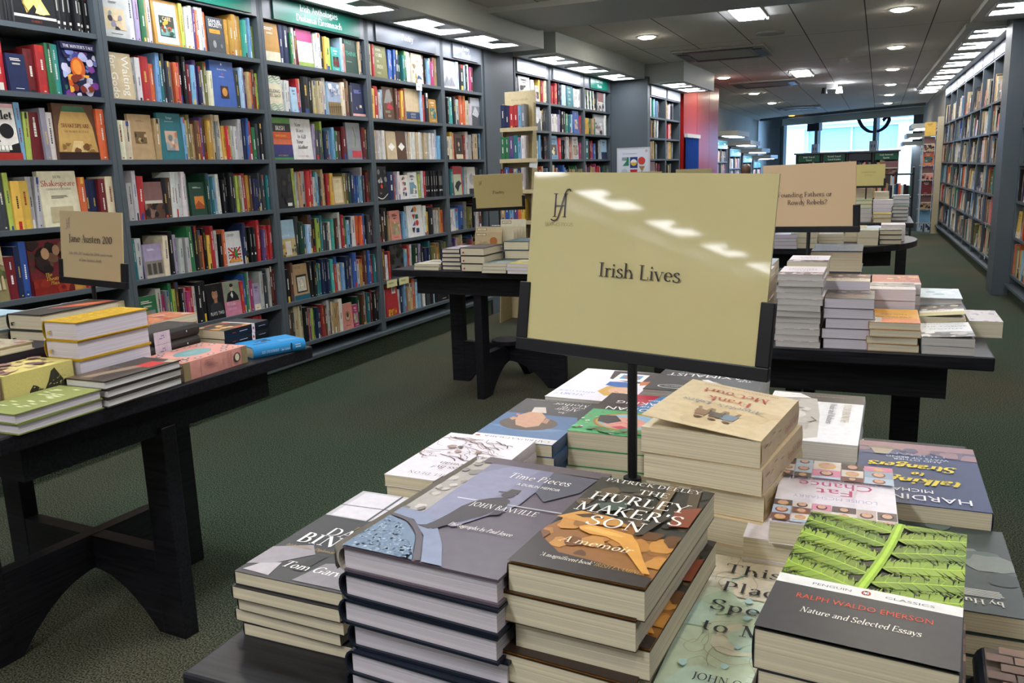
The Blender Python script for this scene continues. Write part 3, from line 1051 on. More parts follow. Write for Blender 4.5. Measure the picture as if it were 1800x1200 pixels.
def f_oil(a, r, c):
    a.blobs(22, (0, .4, 1, 1), ['#2a1c1a', '#4a3026', '#17110f', '#6a4a38'], r, .08, .2)
    a.ell(.4, .75, .1, .13, '#b08a68')
    a.ell(.68, .8, .09, .12, '#a07a5c')
    a.rect(0, .0, 1, .3, '#7d1f1a')
    a.blobs(8, (0, 0, 1, .3), ['#8f2a1c', '#641612', '#a2402a'], r, .06, .16)
    a.text('The', .3, .33, .014, '#c9b64a', 'l', it=.25)
    a.text('Theatre', .3, .25, .016, '#c9b64a', 'l', it=.25)
    a.text('Plays', .4, .17, .014, '#c9b64a', 'l', it=.25)

def f_gate(a, r, c):
    a.rect(.1, .05, .9, .93, '#a9d4e4')
    a.rect(.13, .07, .87, .91, '#bfe0ea')
    a.text('Modern and', .5, .83, .011, '#3a6aa2', 'c', maxw=.7)
    a.text('Contemporary', .5, .77, .011, '#3a6aa2', 'c', maxw=.7)
    a.text('Irish Drama', .5, .71, .011, '#3a6aa2', 'c', maxw=.7)
    a.rect(.22, .2, .78, .66, '#3a3a30')
    a.rect(.24, .22, .76, .40, '#6a9a94')
    a.blobs(14, (.24, .22, .76, .64), ['#b0562a', '#d8a03c', '#2c4a3a', '#7a3a20', '#8fb8ac'], r, .03, .1)
    a.text('GATE', .32, .55, .016, '#e8d8a0', bold=1.5)

def f_beckett(a, r, c):
    a.text('SAMUEL', .12, .84, .018, '#e6e6e2', font='sans', maxw=.8)
    a.text('BECKETT', .12, .73, .018, '#e6e6e2', font='sans', maxw=.8)
    a.rect(.12, .55, .75, .66, '#d8922a')
    a.text('company', .16, .58, .009, '#5a3a14', maxw=.5)
    a.ell(.35, .25, .1, .16, '#8a8c90')
    a.ell(.75, .22, .07, .09, '#6a6c70')

def f_godot(a, r, c):
    a.text('Waiting', .60, .95, .040, '#ebe8df', font='sans', rot=-PI / 2, bold=1.5)
    a.text('for Godot', .12, .95, .036, '#ebe8df', font='sans', rot=-PI / 2)

def f_plays(a, r, c):
    a.ell(.5, .93, .03, .04, '#d8e4f0')
    a.text('Modern Plays', .5, .80, .009, '#e8eef6', 'c', maxw=.6)
    a.ell(.5, .72, .03, .03, '#c85050')
    a.marks(.32, .66, .36, .006, '#b8cce4', 2, r)
    a.rect(.35, .2, .68, .46, '#3a1c14')
    a.ell(.51, .33, .11, .13, '#c88a3a')

def f_frame(a, r, c):
    tx = DARKTX if sum(c) > .9 else '#dfe6e6'
    a.text('Synge', .5, .88, .011, tx, 'c')
    a.marks(.28, .82, .44, .006, tx, 1, r)
    a.rect(.24, .2, .76, .62, '#c9a68e')
    a.blobs(9, (.24, .2, .76, .62), ['#b07a5c', '#8aa0a8', '#e0c8b0', '#6a7a78'], r, .05, .12)

def f_photo(a, r, c):
    a.rect(0, .5, 1, 1, '#7d5a58')
    a.rect(.05, .42, .95, .5, '#c8bfb0')
    a.blobs(14, (.0, .0, 1, .42), ['#2a1c20', '#5a3a38', '#8a6a60', '#17141a'], r, .06, .16)

def f_orange(a, r, c):
    a.rect(.25, .2, .85, .58, '#d08038')
    a.poly([(.25, .3), (.5, .45), (.85, .28), (.85, .2), (.25, .2)], '#a04e22')
    a.marks(.2, .85, .55, .012, '#c9d8b8', 2, r)

def f_ruin(a, r, c):
    a.rect(0, 0, 1, .5, '#8a8378')
    for x in (.1, .4, .7):
        a.rect(x, .1, x + .2, .42, '#4a463f')
    a.rect(0, .0, 1, .08, '#b8b09c')
    a.marks(.15, .85, .6, .012, '#e8e4ee', 3, r)

def f_jack(a, r, c):
    a.marks(.15, .9, .6, .02, '#8a8a90', 2, r)
    a.rect(.12, .1, .9, .52, '#24356e')
    for k, cc in ((.024, '#e8e6e2'), (.012, '#b02a2a')):
        a.line([(.12, .1), (.9, .52)], k, cc)
        a.line([(.12, .52), (.9, .1)], k, cc)
        a.line([(.51, .1), (.51, .52)], k, cc)
        a.line([(.12, .31), (.9, .31)], k, cc)
    a.poly([(.45, .3), (.52, .5), (.62, .46), (.7, .3), (.6, .2)], '#3a7a3a')
    a.poly([(.12, .1), (.9, .1), (.8, .22), (.5, .16), (.2, .22)], '#d8913a')

def f_plays2(a, r, c):
    a.poly([(.15, .2), (.2, .42), (.4, .5), (.62, .5), (.85, .4), (.9, .2)], '#2e3236')
    a.ell(.5, .70, .17, .24, '#b88868')
    a.poly([(.42, .46), (.6, .46), (.62, .6), (.42, .6)], '#a8785a')
    a.ell(.5, .86, .17, .12, '#2a2320')
    for x in (.42, .6):
        a.ell(x, .72, .06, .05, '#17171a')
        a.ell(x, .72, .045, .036, '#c09478')
    a.line([(.43, .58), (.57, .58)], .002, '#7a4436')
    a.text('PLAYS: TWO', .5, .12, .018, '#ecebe6', 'c', font='sans', maxw=.8)

def f_wilde(a, r, c):
    a.rect(0, .42, 1, 1, '#8f9a84')
    a.poly([(.1, .42), (.25, .66), (.45, .72), (.65, .7), (.85, .55), (.9, .42)], '#1b1c20')
    a.poly([(.4, .6), (.5, .7), (.56, .58), (.5, .5)], '#e6e4de')
    a.ell(.5, .8, .1, .14, '#c8b09c')
    a.ell(.5, .88, .11, .08, '#2a2420')
    a.text('Wilde', .12, .3, .02, '#e8c8e0')
    a.marks(.12, .22, .7, .008, '#d8a8cc', 4, r)

def f_five(a, r, c):
    a.rect(0, .12, 1, .68, '#e6dfbe')
    a.rect(0, 0, 1, .12, '#8ba04a')
    a.text('FIVE PAGES', .5, .52, .016, '#4a463a', 'c', maxw=.8)

def f_think(a, r, c):
    a.text('PACE', .08, .86, .022, '#3fae8e', font='sans')
    a.text('THINK', .08, .52, .028, '#3fae8e', font='sans', maxw=.86)
    a.marks(.1, .35, .5, .01, '#8a9a8a', 2, r)

def f_waves(a, r, c):
    for v0 in (.9, .1):
        for k in range(4):
            v = v0 + (k - 1.5) * .055
            a.line([(x / 8, v + .03 * math.sin(x * 1.6 + k)) for x in range(9)], .0035, r.choice(['#2f7a72', '#1f5a56', '#6fb0a4']), True)
    a.text('BELONG', .08, .52, .019, '#1d3a3a', font='sans', maxw=.84)
    a.text('FEEL BACK', .08, .40, .017, '#1d3a3a', font='sans', maxw=.84)

def f_land(a, r, c):
    a.rect(0, 0, 1, .4, '#8a7448')
    a.rect(0, .4, 1, 1, '#9aa8c0')
    a.blobs(9, (0, .45, 1, .95), ['#c4cad6', '#7a88a8', '#dcdcdc'], r, .08, .18)
    for k in range(6):
        a.line([(.05 + k * .16, .05), (.02 + k * .18, .34)], .004, '#4a3420')
    a.line([(0, .24), (1, .28)], .005, '#5a4228')
    a.text('The', .5, .82, .016, '#22305a', 'c')
    a.text('Island', .5, .68, .022, '#22305a', 'c', maxw=.8)

def f_indigo(a, r, c):
    a.rect(0, .03, 1, .1, '#e0a8a0')
    a.marks(.2, .8, .6, .008, '#8a8ad0', 7, r)
    a.rect(.55, .28, .72, .36, '#d8d0a8')
    a.line([(.3, .3), (.34, .22)], .006, '#c0b0c8')

def f_irish(a, r, c):
    a.rect(0, .86, 1, 1, '#5d9a3a')
    a.rect(0, .66, 1, .86, '#1a1414')
    a.text('IRISH', .5, .70, .024, '#f0e8d8', 'c', maxw=.92, bold=1.3)
    a.rect(0, .5, 1, .66, '#c8501e')
    a.text('SHORT STORIES', .5, .55, .009, '#f0d040', 'c', maxw=.8)
    a.rect(0, .14, 1, .36, '#33306e')
    a.rect(0, .05, 1, .14, '#22306a')
    a.text('ANNE ENRIGHT', .5, .08, .009, '#c8b040', 'c', maxw=.8)
    a.rect(0, 0, 1, .05, '#3d8a44')

def f_kill(a, r, c):
    for i, s in enumerate(('New', 'Ways', 'to Kill', 'Your', 'Mother')):
        a.text(s, .2 + .04 * (i % 3), .80 - i * .135, .022, '#17171c', it=.2, bold=1.3, rot=r.uniform(-.08, .08))
    a.text('COLM TÓIBÍN'.replace('Ó', 'O').replace('Í', 'I'), .5, .06, .011, '#a84040', 'c', maxw=.8)

def f_griev(a, r, c):
    a.poly([(.3, .3), (.45, .9), (.6, .95), (.7, .6), (.8, .3)], '#8c8f88')
    a.line([(.5, .9), (.62, .6), (.55, .35)], .006, '#4a4f52')
    a.rect(0, .12, 1, .24, '#6f8fa8')
    a.rect(.3, .06, .95, .24, '#c4404a')

def f_dark(a, r, c):
    a.blobs(12, (.05, .1, .95, .9), ['#22242a', '#101114', '#2c2a2a', '#3a3630'], r, .08, .2)
    a.rect(.6, .06, .85, .14, '#d8d8d4')

def f_kafka(a, r, c):
    a.rect(.12, .06, .88, .94, '#d6c8a0')
    a.text('LIFE', .5, .78, .016, '#7a6a48', 'c')
    a.line([(.2, .1), (.25, .5), (.22, .85)], .001, '#8a7a54')

def f_house(a, r, c):
    a.rect(0, 0, 1, .5, '#b8a878')
    a.text('van Reeth', .1, .55, .014, '#e8e8f0', maxw=.8)
    a.rect(.35, .04, .7, .42, '#d6cdbf')
    a.blobs(8, (0, .0, .35, .35), ['#a8843a', '#5a4a2a', '#d8b060'], r, .05, .1)
    a.blobs(5, (.7, 0, 1, .3), ['#2a2a2a', '#5a5a4a'], r, .05, .1)

def f_portrait(a, r, c):
    a.marks(.1, .92, .8, .02, '#8a7a68', 2, r)
    a.rect(.2, .2, .88, .70, '#22282e')
    a.rect(.26, .24, .82, .64, '#cfc8b4')
    a.ell(.52, .48, .12, .16, '#e4dccc')
    a.line([(.4, .3), (.45, .5), (.55, .6), (.66, .5), (.7, .3)], .002, '#3a3a3a', True)
    a.line([(.36, .55), (.5, .42), (.6, .56)], .002, '#3a3a3a', True)
    a.rect(0, 0, 1, .14, '#245a6e')

def f_cherub(a, r, c):
    a.ell(.5, .5, .26, .3, '#8a6a52')
    a.ell(.5, .5, .2, .24, '#c8a88a')
    a.ell(.5, .55, .12, .15, '#5a4030')
    a.marks(.25, .15, .5, .01, '#6a5040', 2, r)

def f_carr(a, r, c):
    for i, s in enumerate(('FISHER', 'CARR', 'THE', 'IRISH', 'POET')):
        a.text(s, .2, .84 - i * .18, .022 if i in (1, 3) else .014, '#e2dfcc', maxw=.75)

def f_bird(a, r, c):
    a.rect(.35, .35, .8, .9, '#e4dcc4')
    a.marks(.4, .82, .35, .008, '#8a8270', 8, r)
    a.poly([(.35, .1), (.6, .2), (.9, .14), (.75, .24), (.5, .3)], '#3a5a8a')
    a.blobs(8, (0, 0, .35, 1), ['#c8b07c', '#b08a50', '#8a7a58'], r, .05, .14)

def f_figure(a, r, c):
    a.poly([(.1, .5), (.4, .9), (.7, .95), (.9, .6), (.6, .5)], '#8f8a84')
    a.poly([(.3, .35), (.5, .55), (.95, .35), (.7, .3)], '#b02a3c')
    a.text('NANO', .15, .2, .016, '#e0d8b8')
    a.text('REID', .35, .08, .014, '#e0d8b8')

def f_bloom(a, r, c):
    a.rect(0, .28, 1, .30, '#8a7a5a')
    a.rect(0, .06, 1, .28, '#24406a')
    a.text('HAROLD', .5, .19, .013, '#e8e4d8', 'c', maxw=.8)
    a.text('BLOOM', .5, .10, .013, '#e8e4d8', 'c', maxw=.8)
    a.rect(0, 0, 1, .06, '#a8823a')

def f_diamond(a, r, c):
    a.poly([(.5, .30), (.85, .45), (.5, .60), (.15, .45)], '#eceae4')

def f_splash(a, r, c):
    a.blobs(14, (0, .4, 1, 1), ['#4a4a4c', '#8a8a88', '#c8c4bc', '#2a2a2c'], r, .05, .16)
    a.ell(.5, .42, .09, .1, '#d0402a')
    a.text('The', .3, .2, .012, '#d8a090')
    a.line([(.1, .12), (.5, .06), (.95, .2)], .006, '#e0dcd4', True)

def f_letters(a, r, c):
    cols = ['#24406a', '#d88a2a', '#b83040', '#2f6a4a', '#7a4a90', '#c8402a', '#22242a']
    for i, (u, v) in enumerate([(.35, .88), (.55, .88), (.42, .64), (.62, .64), (.4, .44), (.62, .44), (.36, .22), (.62, .2)]):
        k = i % 4
        cc = cols[i % 7]
        if k == 0:
            a.poly([(u - .1, v - .08), (u + .1, v - .08), (u + .1, v + .08)], cc)
        elif k == 1:
            a.ell(u, v, .1, .1, cc)
        elif k == 2:
            a.poly([(u - .1, v + .08), (u + .1, v + .08), (u, v - .1)], cc)
        else:
            a.rect(u - .1, v - .07, u + .1, v + .07, cc)

def f_forest(a, r, c):
    a.blobs(18, (0, .25, 1, 1), ['#22201a', '#3a3426', '#17150f', '#4a4230'], r, .07, .18)
    a.ell(.25, .14, .14, .12, '#8a8c88')
    a.rect(.5, .04, .8, .16, '#d8d4cc')

def f_barcode(a, r, c):
    a.rect(.55, .68, .85, .9, '#e8e4dc')
    for k in range(9):
        a.rect(.58 + k * .028, .73, .592 + k * .028, .88, '#222222')
    a.blobs(10, (.1, .02, .9, .22), ['#d8912a', '#a85a1c', '#e0b04a'], r, .06, .14)
    a.rect(0, .9, .55, 1, '#b86a2a')

def f_rays(a, r, c):
    a.marks(.25, .86, .5, .016, '#8a8a90', 1, r)
    a.poly([(.05, .05), (.35, .5), (.5, .3), (.7, .45), (.95, .1)], '#8f9298')
    a.line([(.2, .1), (.4, .4)], .003, '#3a3c40')
    a.line([(.6, .12), (.7, .4)], .003, '#3a3c40')

def f_boat(a, r, c):
    a.rect(0, 0, 1, .5, '#4a4e55')
    a.poly([(.1, .4), (.5, .7), (.9, .45), (.7, .3)], '#c4c6c8')
    a.rect(0, .7, 1, 1, '#b8bcc2')

def f_portrait2(a, r, c):
    a.rect(.14, .25, .86, .85, '#1c1713')
    a.ell(.5, .6, .12, .15, '#c8a078')
    a.poly([(.3, .25), (.42, .5), (.6, .5), (.72, .25)], '#2a2420')
    a.poly([(.45, .35), (.5, .48), (.56, .35)], '#e0d8c8')
    a.rect(.05, .02, .95, .2, '#d6c9a6')

def f_redbird(a, r, c):
    a.rect(0, 0, .85, .72, '#b8bfa0')
    a.poly([(.1, .3), (.3, .45), (.6, .5), (.85, .4), (.6, .3), (.4, .1)], '#1c1f2a')

def f_face(a, r, c):
    a.ell(.5, .55, .3, .34, '#b8b4b0')
    a.line([(.3, .5), (.45, .7), (.6, .5)], .003, '#6a4a5a', True)
    a.rect(.1, 0, .9, .2, '#2a2c30')

def f_stroke(a, r, c):
    a.line([(.1, .1), (.5, .5), (.8, .95)], .004, '#1c2a4a', True)
    a.line([(.2, .7), (.6, .5), (.8, .2)], .004, '#22406a', True)
    a.line([(.3, .95), (.3, .6), (.6, .3)], .003, '#8a2a2a', True)

def f_acorns(a, r, c):
    for i in range(4):
        for j in range(3):
            a.ell(.2 + j * .3, .15 + i * .23, .09, .11, ['#22382c', '#3a5a3a', '#1c2a24', '#5a6a3a'][(i + j) % 4])
            a.line([(.2 + j * .3, .2 + i * .23), (.2 + j * .3, .27 + i * .23)], .003, '#3a3a2a')

def f_flower(a, r, c):
    a.blobs(12, (.05, .05, .95, .6), ['#8a7a78', '#c8b8b4', '#4a4246', '#e4dcd8'], r, .06, .16)

def f_cream(a, r, c):
    a.marks(.3, .86, .4, .008, '#7a6a4a', 2, r)
    a.rect(.2, .36, .7, .62, '#6a5436')
    a.blobs(5, (.2, .36, .7, .62), ['#a8864e', '#3a2c1c', '#c8a870'], r, .05, .1)

FACE = {k[2:]: v for k, v in globals().items() if k.startswith('f_')}

# what stands on each shelf: colour+count[:cm each]; F<cm>:<colour>:<print> is a book shown face out; g<cm> a gap
SHELF = {
 'A1': 'bc22:2.2 F15:bk:statue bc6:2.2',
 'A2': 'nv6:3 bl3:3 te2:3 dg1:3 te1:3 nv2:3 bl1:3.4 re1:4.6 F8:nv:plain dr1:4.6 re1:4 gn1:3 tq1:3.4 F17:nv:winter',
 'A3': 'gn2 ye2 dr3 pu2 F13:bk:plain lv1 F14:bk:skull lb1:2 lm1:2 dr1:4.4 gr1:2 wh1:2.5 F16:br:shakes ora1:3.2',
 'A4': 'dr3 nv3 be2 br2 gn1 F14:te:sea dg2:2.4 lm1 ye1:3 ye1:3.4 lg2:2 F15:cr:howshak ora1:2.6 nv2:2.8 dr1:2.8 cr1:3.2',
 'A5': 'br3 nv2 dr2 cr2 gn2 F15:be:garden dr1:3.5 nv1:2 bl1:2.6 F15:dr:oil gd1:6 re1:3 be1:6 dg3',
 'B1': 'F13:lg:plain wh1:3.4 lv1:2.4 gn1:2.8 tn1:2 wh1:2.4 F15:gd:gate lm1:2 wh1:3 lg1 pu1:1.6 ora1:1.4 wh1:2.6 lg1 ora1 F11:dg:beckett gd5:2.4 tq1:2.2 wh1:1.8 lb1:1.4 lm1:3.2',
 'B2': 'F12:be:godot lg1:2 wh1:2.4 re1:5 ora1:2.4 lb1:2 te1 dg2 lg1 ora1 re1:2.4 bk1:2.2 bk1 dr1 lb1:2.4 pu1:2.2 nv1:2.2 lg1 ol1:2 cr1:2 F15:bl:plays dg1:3 sk1 lv1:1.6 pu1:1.4 tn1 ora1 br1 re1 lm1:1.6',
 'B3': 'cr1:3.4 cr1:3.4 F12:tn:cream tn1:3 F13:te:frame lb1 tn1 ol1 tn1 br1 ry1 pu1 br1 gd1 gd1:2.2 be1 gr1 cr1:2.6 ye1 re1 lm1 lg1 wh1:2.2 lg2 nv1 bl1 re1:2.4 gn1:2.4 dg1 bk1:2 br1',
 'B4': 'nv1 lg1:3 lg1:2 re1:3.4 F11:br:photo bk1:3 br1:2 wh4:2 lg1:2.6 F10:dn:orange dn1:2 lb1 te1 lb1 wh1 bk7:1.6 lm1:1.8 ol1 lg1 re1:2.6 gd1:2.2 br1 nv3:1.4 dg3 te1',
 'B5': 'ol1:2 te1 wh1:3.2 F10:lv:ruin cr1:2.8 bk2:2.2 lv1:1.8 lg3:2.2 gn1:3 bk1:2.6 br1:2 ora1 bk1 ye1 re1 lg1:2 bk2 ora1 F11:wh:jack nv1 bk1 band3 br1 re1:2 dr1 pu1 re3:1.6 br1',
 'B6': 'F12:gn:plain lg1:3 mg1:2.6 gr1 gn1:2 lm1:2 br1:2.4 bk1:2 pk1 mg1:2.2 re1:2 lg1 bk1:4 bk1:3 F12:bk:plays2 F12:pk:wilde re1:2.4 bl1 gn1:1.6 lg1 mg1:2 F5:lv:plain lg1:2.6 dg1:3 nv1:2 lg1 br1:2.6 dr1',
 'B7': 'tn3 br2 dg4 be2 gr3 dr1 bk4 sk1:3 lv1:2 mg1 re1:3 gr1:3 br1 pk1:2 lg1:4 re1:3 re1:2',
 'C1': 'F12:gd:plain nv1:2.4 nv1:5 gn1:2 lg1 br1:1.6 F12:mg:five lg1:2.6 wh1:3 bk1:3 ye1:1.6 lm1:5 F7:tq:plain sk1:2 rp1:2.4 F12:dn:think be1:2 nv1:1.8',
 'C2': 'F11:cr:waves wh1:2 wh1:2 wh1:2.2 F5:sk:plain re1:2 lg1 bk1:6 bk1:3 be1:2.2 be1:2.2 be1:2.2 lg1 wh1:3 F11:sk:land cr1:3 br1:2.6 tn1:2.4 dg1 F12:nv:indigo',
 'C3': 'F13:ora:irish F13:wh:kill lv1 dg1:3 dg1:2 lm1:1.4 nv1:2.4 sk1:3 lb1:1.6 gn1:1.8 dr1:2 br1:2.6 dr1:3.4 F11:gr:griev dr1:2.6 br1:2',
 'C4': 'F14:bk:dark lm1:2 lg1:2 tn1:2.4 lg1:4 re1:2.6 re1:2 lg1 te1 lb1 lg1 dg1 tn1:2 br1:2.4 re1:2.4 ye1:2.4 F10:tn:kafka ol1:2.6 br1 dn1:3 nv1:3.4 bl1:2 bl1:2 lb1:1.6 lg1 dg2 dr1 br1:2',
 'C5': 'F12:sk:house dg1:3 dn1:3.6 te1:2 sk1:2.4 br1:3 bk1:3 lm1:3 te1:1.6 dg1:3 dg1:2 wh1:2.6 tq1:2 dg1 br1:2.6 wh1:2 re1:2.4 gn1:3 lb1:3 nv1:2 wh1:4 ora1:3 ora1:2 bl1:2 bk1:3.2 dg1:3 dr1:2',
 'C6': 'te1 bk1:3.4 br1:2 F12:tn:portrait bk1:3 bk1:2.4 te1 te1 te1 nv4 tq1:2.4 re1:2 bl1:2.4 cr1:2.6 lb1 lb1 nv2:2.2 cr1:1.6 bl1:3.4 lg1:3 gd1:3.2 dr1:2 br1:2.4 bl1:2.6 re1:2.6 te1:2.4',
 'C7': 'bk1:2 br1:4 dg1:2 be1:3.4 be1:3.4 bk1:3.4 ora1:2 pu1 lm1:2.4 gn1:1.6 nv1 dg1:2.4 ry1:3 br1:2.4 lg1:2.4 dg1 be1:2.8 tn1:3 tn1 wh1:3.6 F11:rp:cherub F6:mg:plain dn1:4 br1:2.4 gr1 ry1 te1:4 dr1:2 bk1:4 bk1',
 'D1': 'be1:4 re1 F12:ol:carr bl4:1.8 nv1:3.4 dn1:3 te1:2 gn1:2.4 wh1:2.4 wh1:2 lg1 F11:cr:bird br1:3 bk1 lb1:2.4 sk1:1.6 mg1:3.6 rp1:2 tn1:2',
 'D2': 'ye1:3.6 re1:3.6 lg1:2 sk1 F10:br:figure br1:2 dr1:2 ora1:2 ye1:2 re1:2.4 F13:be:bloom sk1:2 lv1:2 re1:1.6 bk1:4 F8:gd:plain',
 'D3': 'band6:2 F9:be:diamond F9:br:diamond band14:1.9 wh1:2.6 sk1:2 lb1:2',
 'D4': 'F11:bk:splash nv1:6 re1:1.4 lb1:1.6 wh1:2 F8:wh:letters F9:wh:plain lm1:3 lg1 re1:2.6 band10:1.9',
 'D5': 'bk1:3 br1 bk1:5 tn1 F10:rp:plain nv1:2 lb1:2 sk1:3 F16:wh:letters wh1:3 ye1:3 bk1:5 re1 lg1:3 lg1:2 tn1 ora1:5',
 'D6': 'br1:4 wh1:2 wh1:2 re1 F12:dg:forest lb1:3 re1:2 wh1:2 lg1:2.4 dn1:6 lv1:3 bk1:3 nv1:3 nv1:2 te1:2 ol1:5 gd1:3 ol1:2 dg1:3 ol1:3',
 'D7': 'wh1:3 F12:re:barcode lg1:2 nv1:3 lb1:2 lg1:2 tn1:3 be1:3 ora1:3 sk1:2 lb1:3 dr1:2 wh1:2 bk1 dg1:4 bk1:4 sk1:2 bk1:4 F10:bk:plain',
 'E1': 'F16:wh:rays sk1:3 bk1:6 sk1:2 bk1:2 wh1:3 mg1:2 dr1:4',
 'E2': 'ye1:4 bk1 lg1:2 tq1:4 bk1:3 lg1:4 bk1 ora1:4 ora1:3 cr1:4 lg1:2 F12:gr:boat',
 'E3': 'cr1:5 cr1:3 ye1:3 rp1:2 F10:br:portrait2 dr1:4 wh1:4 lg1:3 bk1 be1:8 bk1 lb1:3',
 'E4': 'nv1:4 te1:4 F11:re:redbird lb1:3 lg1:3 F10:wh:face bk1:4 dg1:3',
 'E5': 'F8:wh:stroke lb1:5 bl1:6 gr1:4 ol1:4 ol1:3 bk1:3 lg1:3 br1:5',
 'F1': 'bk2 gr2 F16:lg:plain lg2:3 cr1 F5:lg:plain ye2 dr1:3 re1 cr1:3',
 'F2': 'rp1:5 ora1:4 bk1 lg1 bk1 lg2 wh2 F16:lg:boat cr1:4 bk1 dg2',
 'F3': 'nv1:4 bk1 F8:br:diamond gd1:3 bk2 dg1:4 wh1:3 lb1:2 bk3 dg2',
 'G1': 'rp1 wh1 re3:3 bk1 ora1 nv1:3 sk2:3 lg1 F10:te:carr lg2 wh2:4 lg1',
 'G2': 'te1 wh4:2.4 lv1 nv2 bk2:3 gn1 te2:4 sk1 F9:bl:frame re1 mg1',
 'G3': 'F10:lb:plain re1:4 wh1 bk3 lg2 br1 ora1:3 F8:lg:plain bk1 mg1:3',
 'H1': 'cr1:2 F14:wh:acorns bk1:4 dg1 F9:lg:photo lg1',
 'H2': 'ye1:5 ye1:3 gn1:4 tn1:3 gn1 F14:lg:flower wh1:3',
 'H3': 'te1:9 dr1:3 re1 bl2 lb1 bk2 lg1 be1 F9:sk:plain wh1',
 'I1': 'te1 wh2 tq2 sk3 lb2 tn1 br1', 'I2': 'bk1 br2 tn2 bk1 cr1 br1 te1 wh1', 'I3': 'tn2 gr2 ye1:3 cr1 ol1 gr2', 'I4': 'bk1:4 F10:gr:photo dr2:3 mg1',
 'J1': 'ye2:3 wh2 lv1 wh1 bk2 gr1', 'J2': 'wh1 bk1 mg1:3 re1 wh1 ora2', 'J3': 'bk2 gr1 lg1 ye1:5 ye1:3 gr1', 'J4': 'ye1 gn1 bk2 ye2 gr1',
}
ANY = ['re', 'dr', 'ora', 'ye', 'gd', 'cr', 'wh', 'wh', 'lg', 'gr', 'dg', 'bk', 'bk', 'nv', 'nv', 'bl', 'lb', 'sk', 'te', 'gn', 'dn', 'ol', 'br', 'br', 'tn', 'tn', 'be', 'be', 'pu', 'rp', 'mg']

AISLE = ['cr', 'wh', 'wh', 'lg', 'gr', 'dg', 'bk', 'bk', 'nv', 'bl', 'lb', 'sk', 'te', 'gn', 'ol', 'br', 'br', 'tn', 'tn', 'be', 'be', 'be', 'rp', 'ora', 'ye', 're']

def random_row(r, aisle=0):
    out, tot = [], 0
    ANY = AISLE if aisle else globals()['ANY']
    while tot < 92:
        if r.random() < (.26 if aisle else .1):
            w = r.choice([10, 12, 14, 16] if aisle else [10, 12, 14])
            out.append('F%d:%s:%s' % (w, r.choice(ANY), r.choice(['plain', 'plain', 'photo', 'flower', 'boat', 'frame', 'forest', 'kafka'])))
            tot += w
        elif r.random() < (.14 if aisle else .05):
            tot += 5
            out.append('g5')
        else:
            n = r.choice([1, 1, 1, 2, 3])
            w = r.choice([1.4, 1.8, 2, 2.4, 3, 3.6])
            out.append('%s%d:%s' % (r.choice(ANY), n, w))
            tot += n * w
    return ' '.join(out)

BAYNAME = {'A': 'Shakespeare bay', 'B': 'Irish drama bay', 'C': 'Irish Anthologies bay', 'D': 'Poetry sign bay', 'E': 'narrow pier bay',
           'F': 'first bay past pier', 'G': 'second bay past pier', 'H': 'third bay past pier', 'I': 'near red-pillar bay', 'J': 'far red-pillar bay', **{'M%d' % k: 'aisle case before pier' for k in range(6)}}
BAYNAME.update({'K%d' % k: '%s aisle case' % ORD[k + 1] for k in range(8)})
OCC = [(101, 374, 214, 505), (0, 590, 262, 1200), (262, 600, 440, 1200), (75, 545, 255, 640), (735, 455, 930, 700), (831, 304, 921, 370), (838, 395, 930, 480), (918, 303, 1372, 660)]
spines, faces = [], []          # dicts

def fill(case, key, row, z, zroom, tokens, r, ncm=None, hk=1.0):
    root, w = cases[case]
    x0, x1 = .028, w - .028
    items = []
    for t in tokens.split():
        if t[0] == 'F' and ':' in t:
            a, c, art = t[1:].split(':')
            items.append(('F', float(a) / 100, c, art))
        elif t[0] == 'g' and t[1:].isdigit():
            items.append(('g', float(t[1:]) / 100, None, None))
        else:
            if ':' in t:
                a, cm = t.split(':')
                cm = float(cm)
            else:
                a, cm = t, 1.8
            i = len(a)
            while a[i - 1].isdigit():
                i -= 1
            for _ in range(int(a[i:])):
                items.append(('s', cm / 100 * (r.uniform(.85, 1.15) if ':' not in t else 1), a[:i], None))
    tot = sum(i[1] for i in items)
    k = (x1 - x0) / tot
    k = min(k, 1.45 if case[0] in 'ABCDE' else 2.3)
    x = x0
    runh = .2
    prev = None
    ns, nf = 0, 0
    mw = root.matrix_world
    for kind, wd, c, art in items:
        wd *= k
        if kind == 'g':
            x += wd
            prev = None
            continue
        if kind == 'F':
            nf += 1
            h = min(zroom - .012, max(.15, min(wd * 1.5, .235)) * r.uniform(.97, 1.03))
            t = r.uniform(.014, .03)
            p = mw @ Vector((x + wd / 2, .03, z + h / 2))
            faces.append(dict(case=case, key=key, row=row, n=nf, x=x + .002, w=wd - .004, h=h, t=t, z=z, c=c, art=art, p=p, seed=r.random()))
        else:
            ns += 1
            if c != prev or r.random() < .3:
                runh = r.choice([.178, .18, .198, .198, .2, .21, .216, .225, .234]) * hk
            h = min(runh, zroom - .012)
            if c in ('bc', 'band'):
                h = min(.198 * hk, zroom - .012)
            prev = c
            p = mw @ Vector((x + wd / 2, .02, z + h / 2))
            col = {'bc': 'bk', 'band': 'bk'}.get(c, c)
            if case == 'D' and row == 3 and c == 'band':
                col = r.choice(['wh', 'lg', 'be'])
            spines.append(dict(case=case, key=key, row=row, n=ns, x=x, th=max(.007, wd - .0006), h=h, dp=r.uniform(.12, .165), y=(.012 if case[0] not in 'KM' else .010) + r.uniform(0, .025), z=z,
                               c=vary(C(col), r, .16), cn=col, st=c if c in ('bc', 'band') else None, p=p, tilt=(r.uniform(-.03, .05) if r.random() < .4 else 0) if case[0] not in 'KM' else r.uniform(-.02, .10), seed=r.random()))
        x += wd

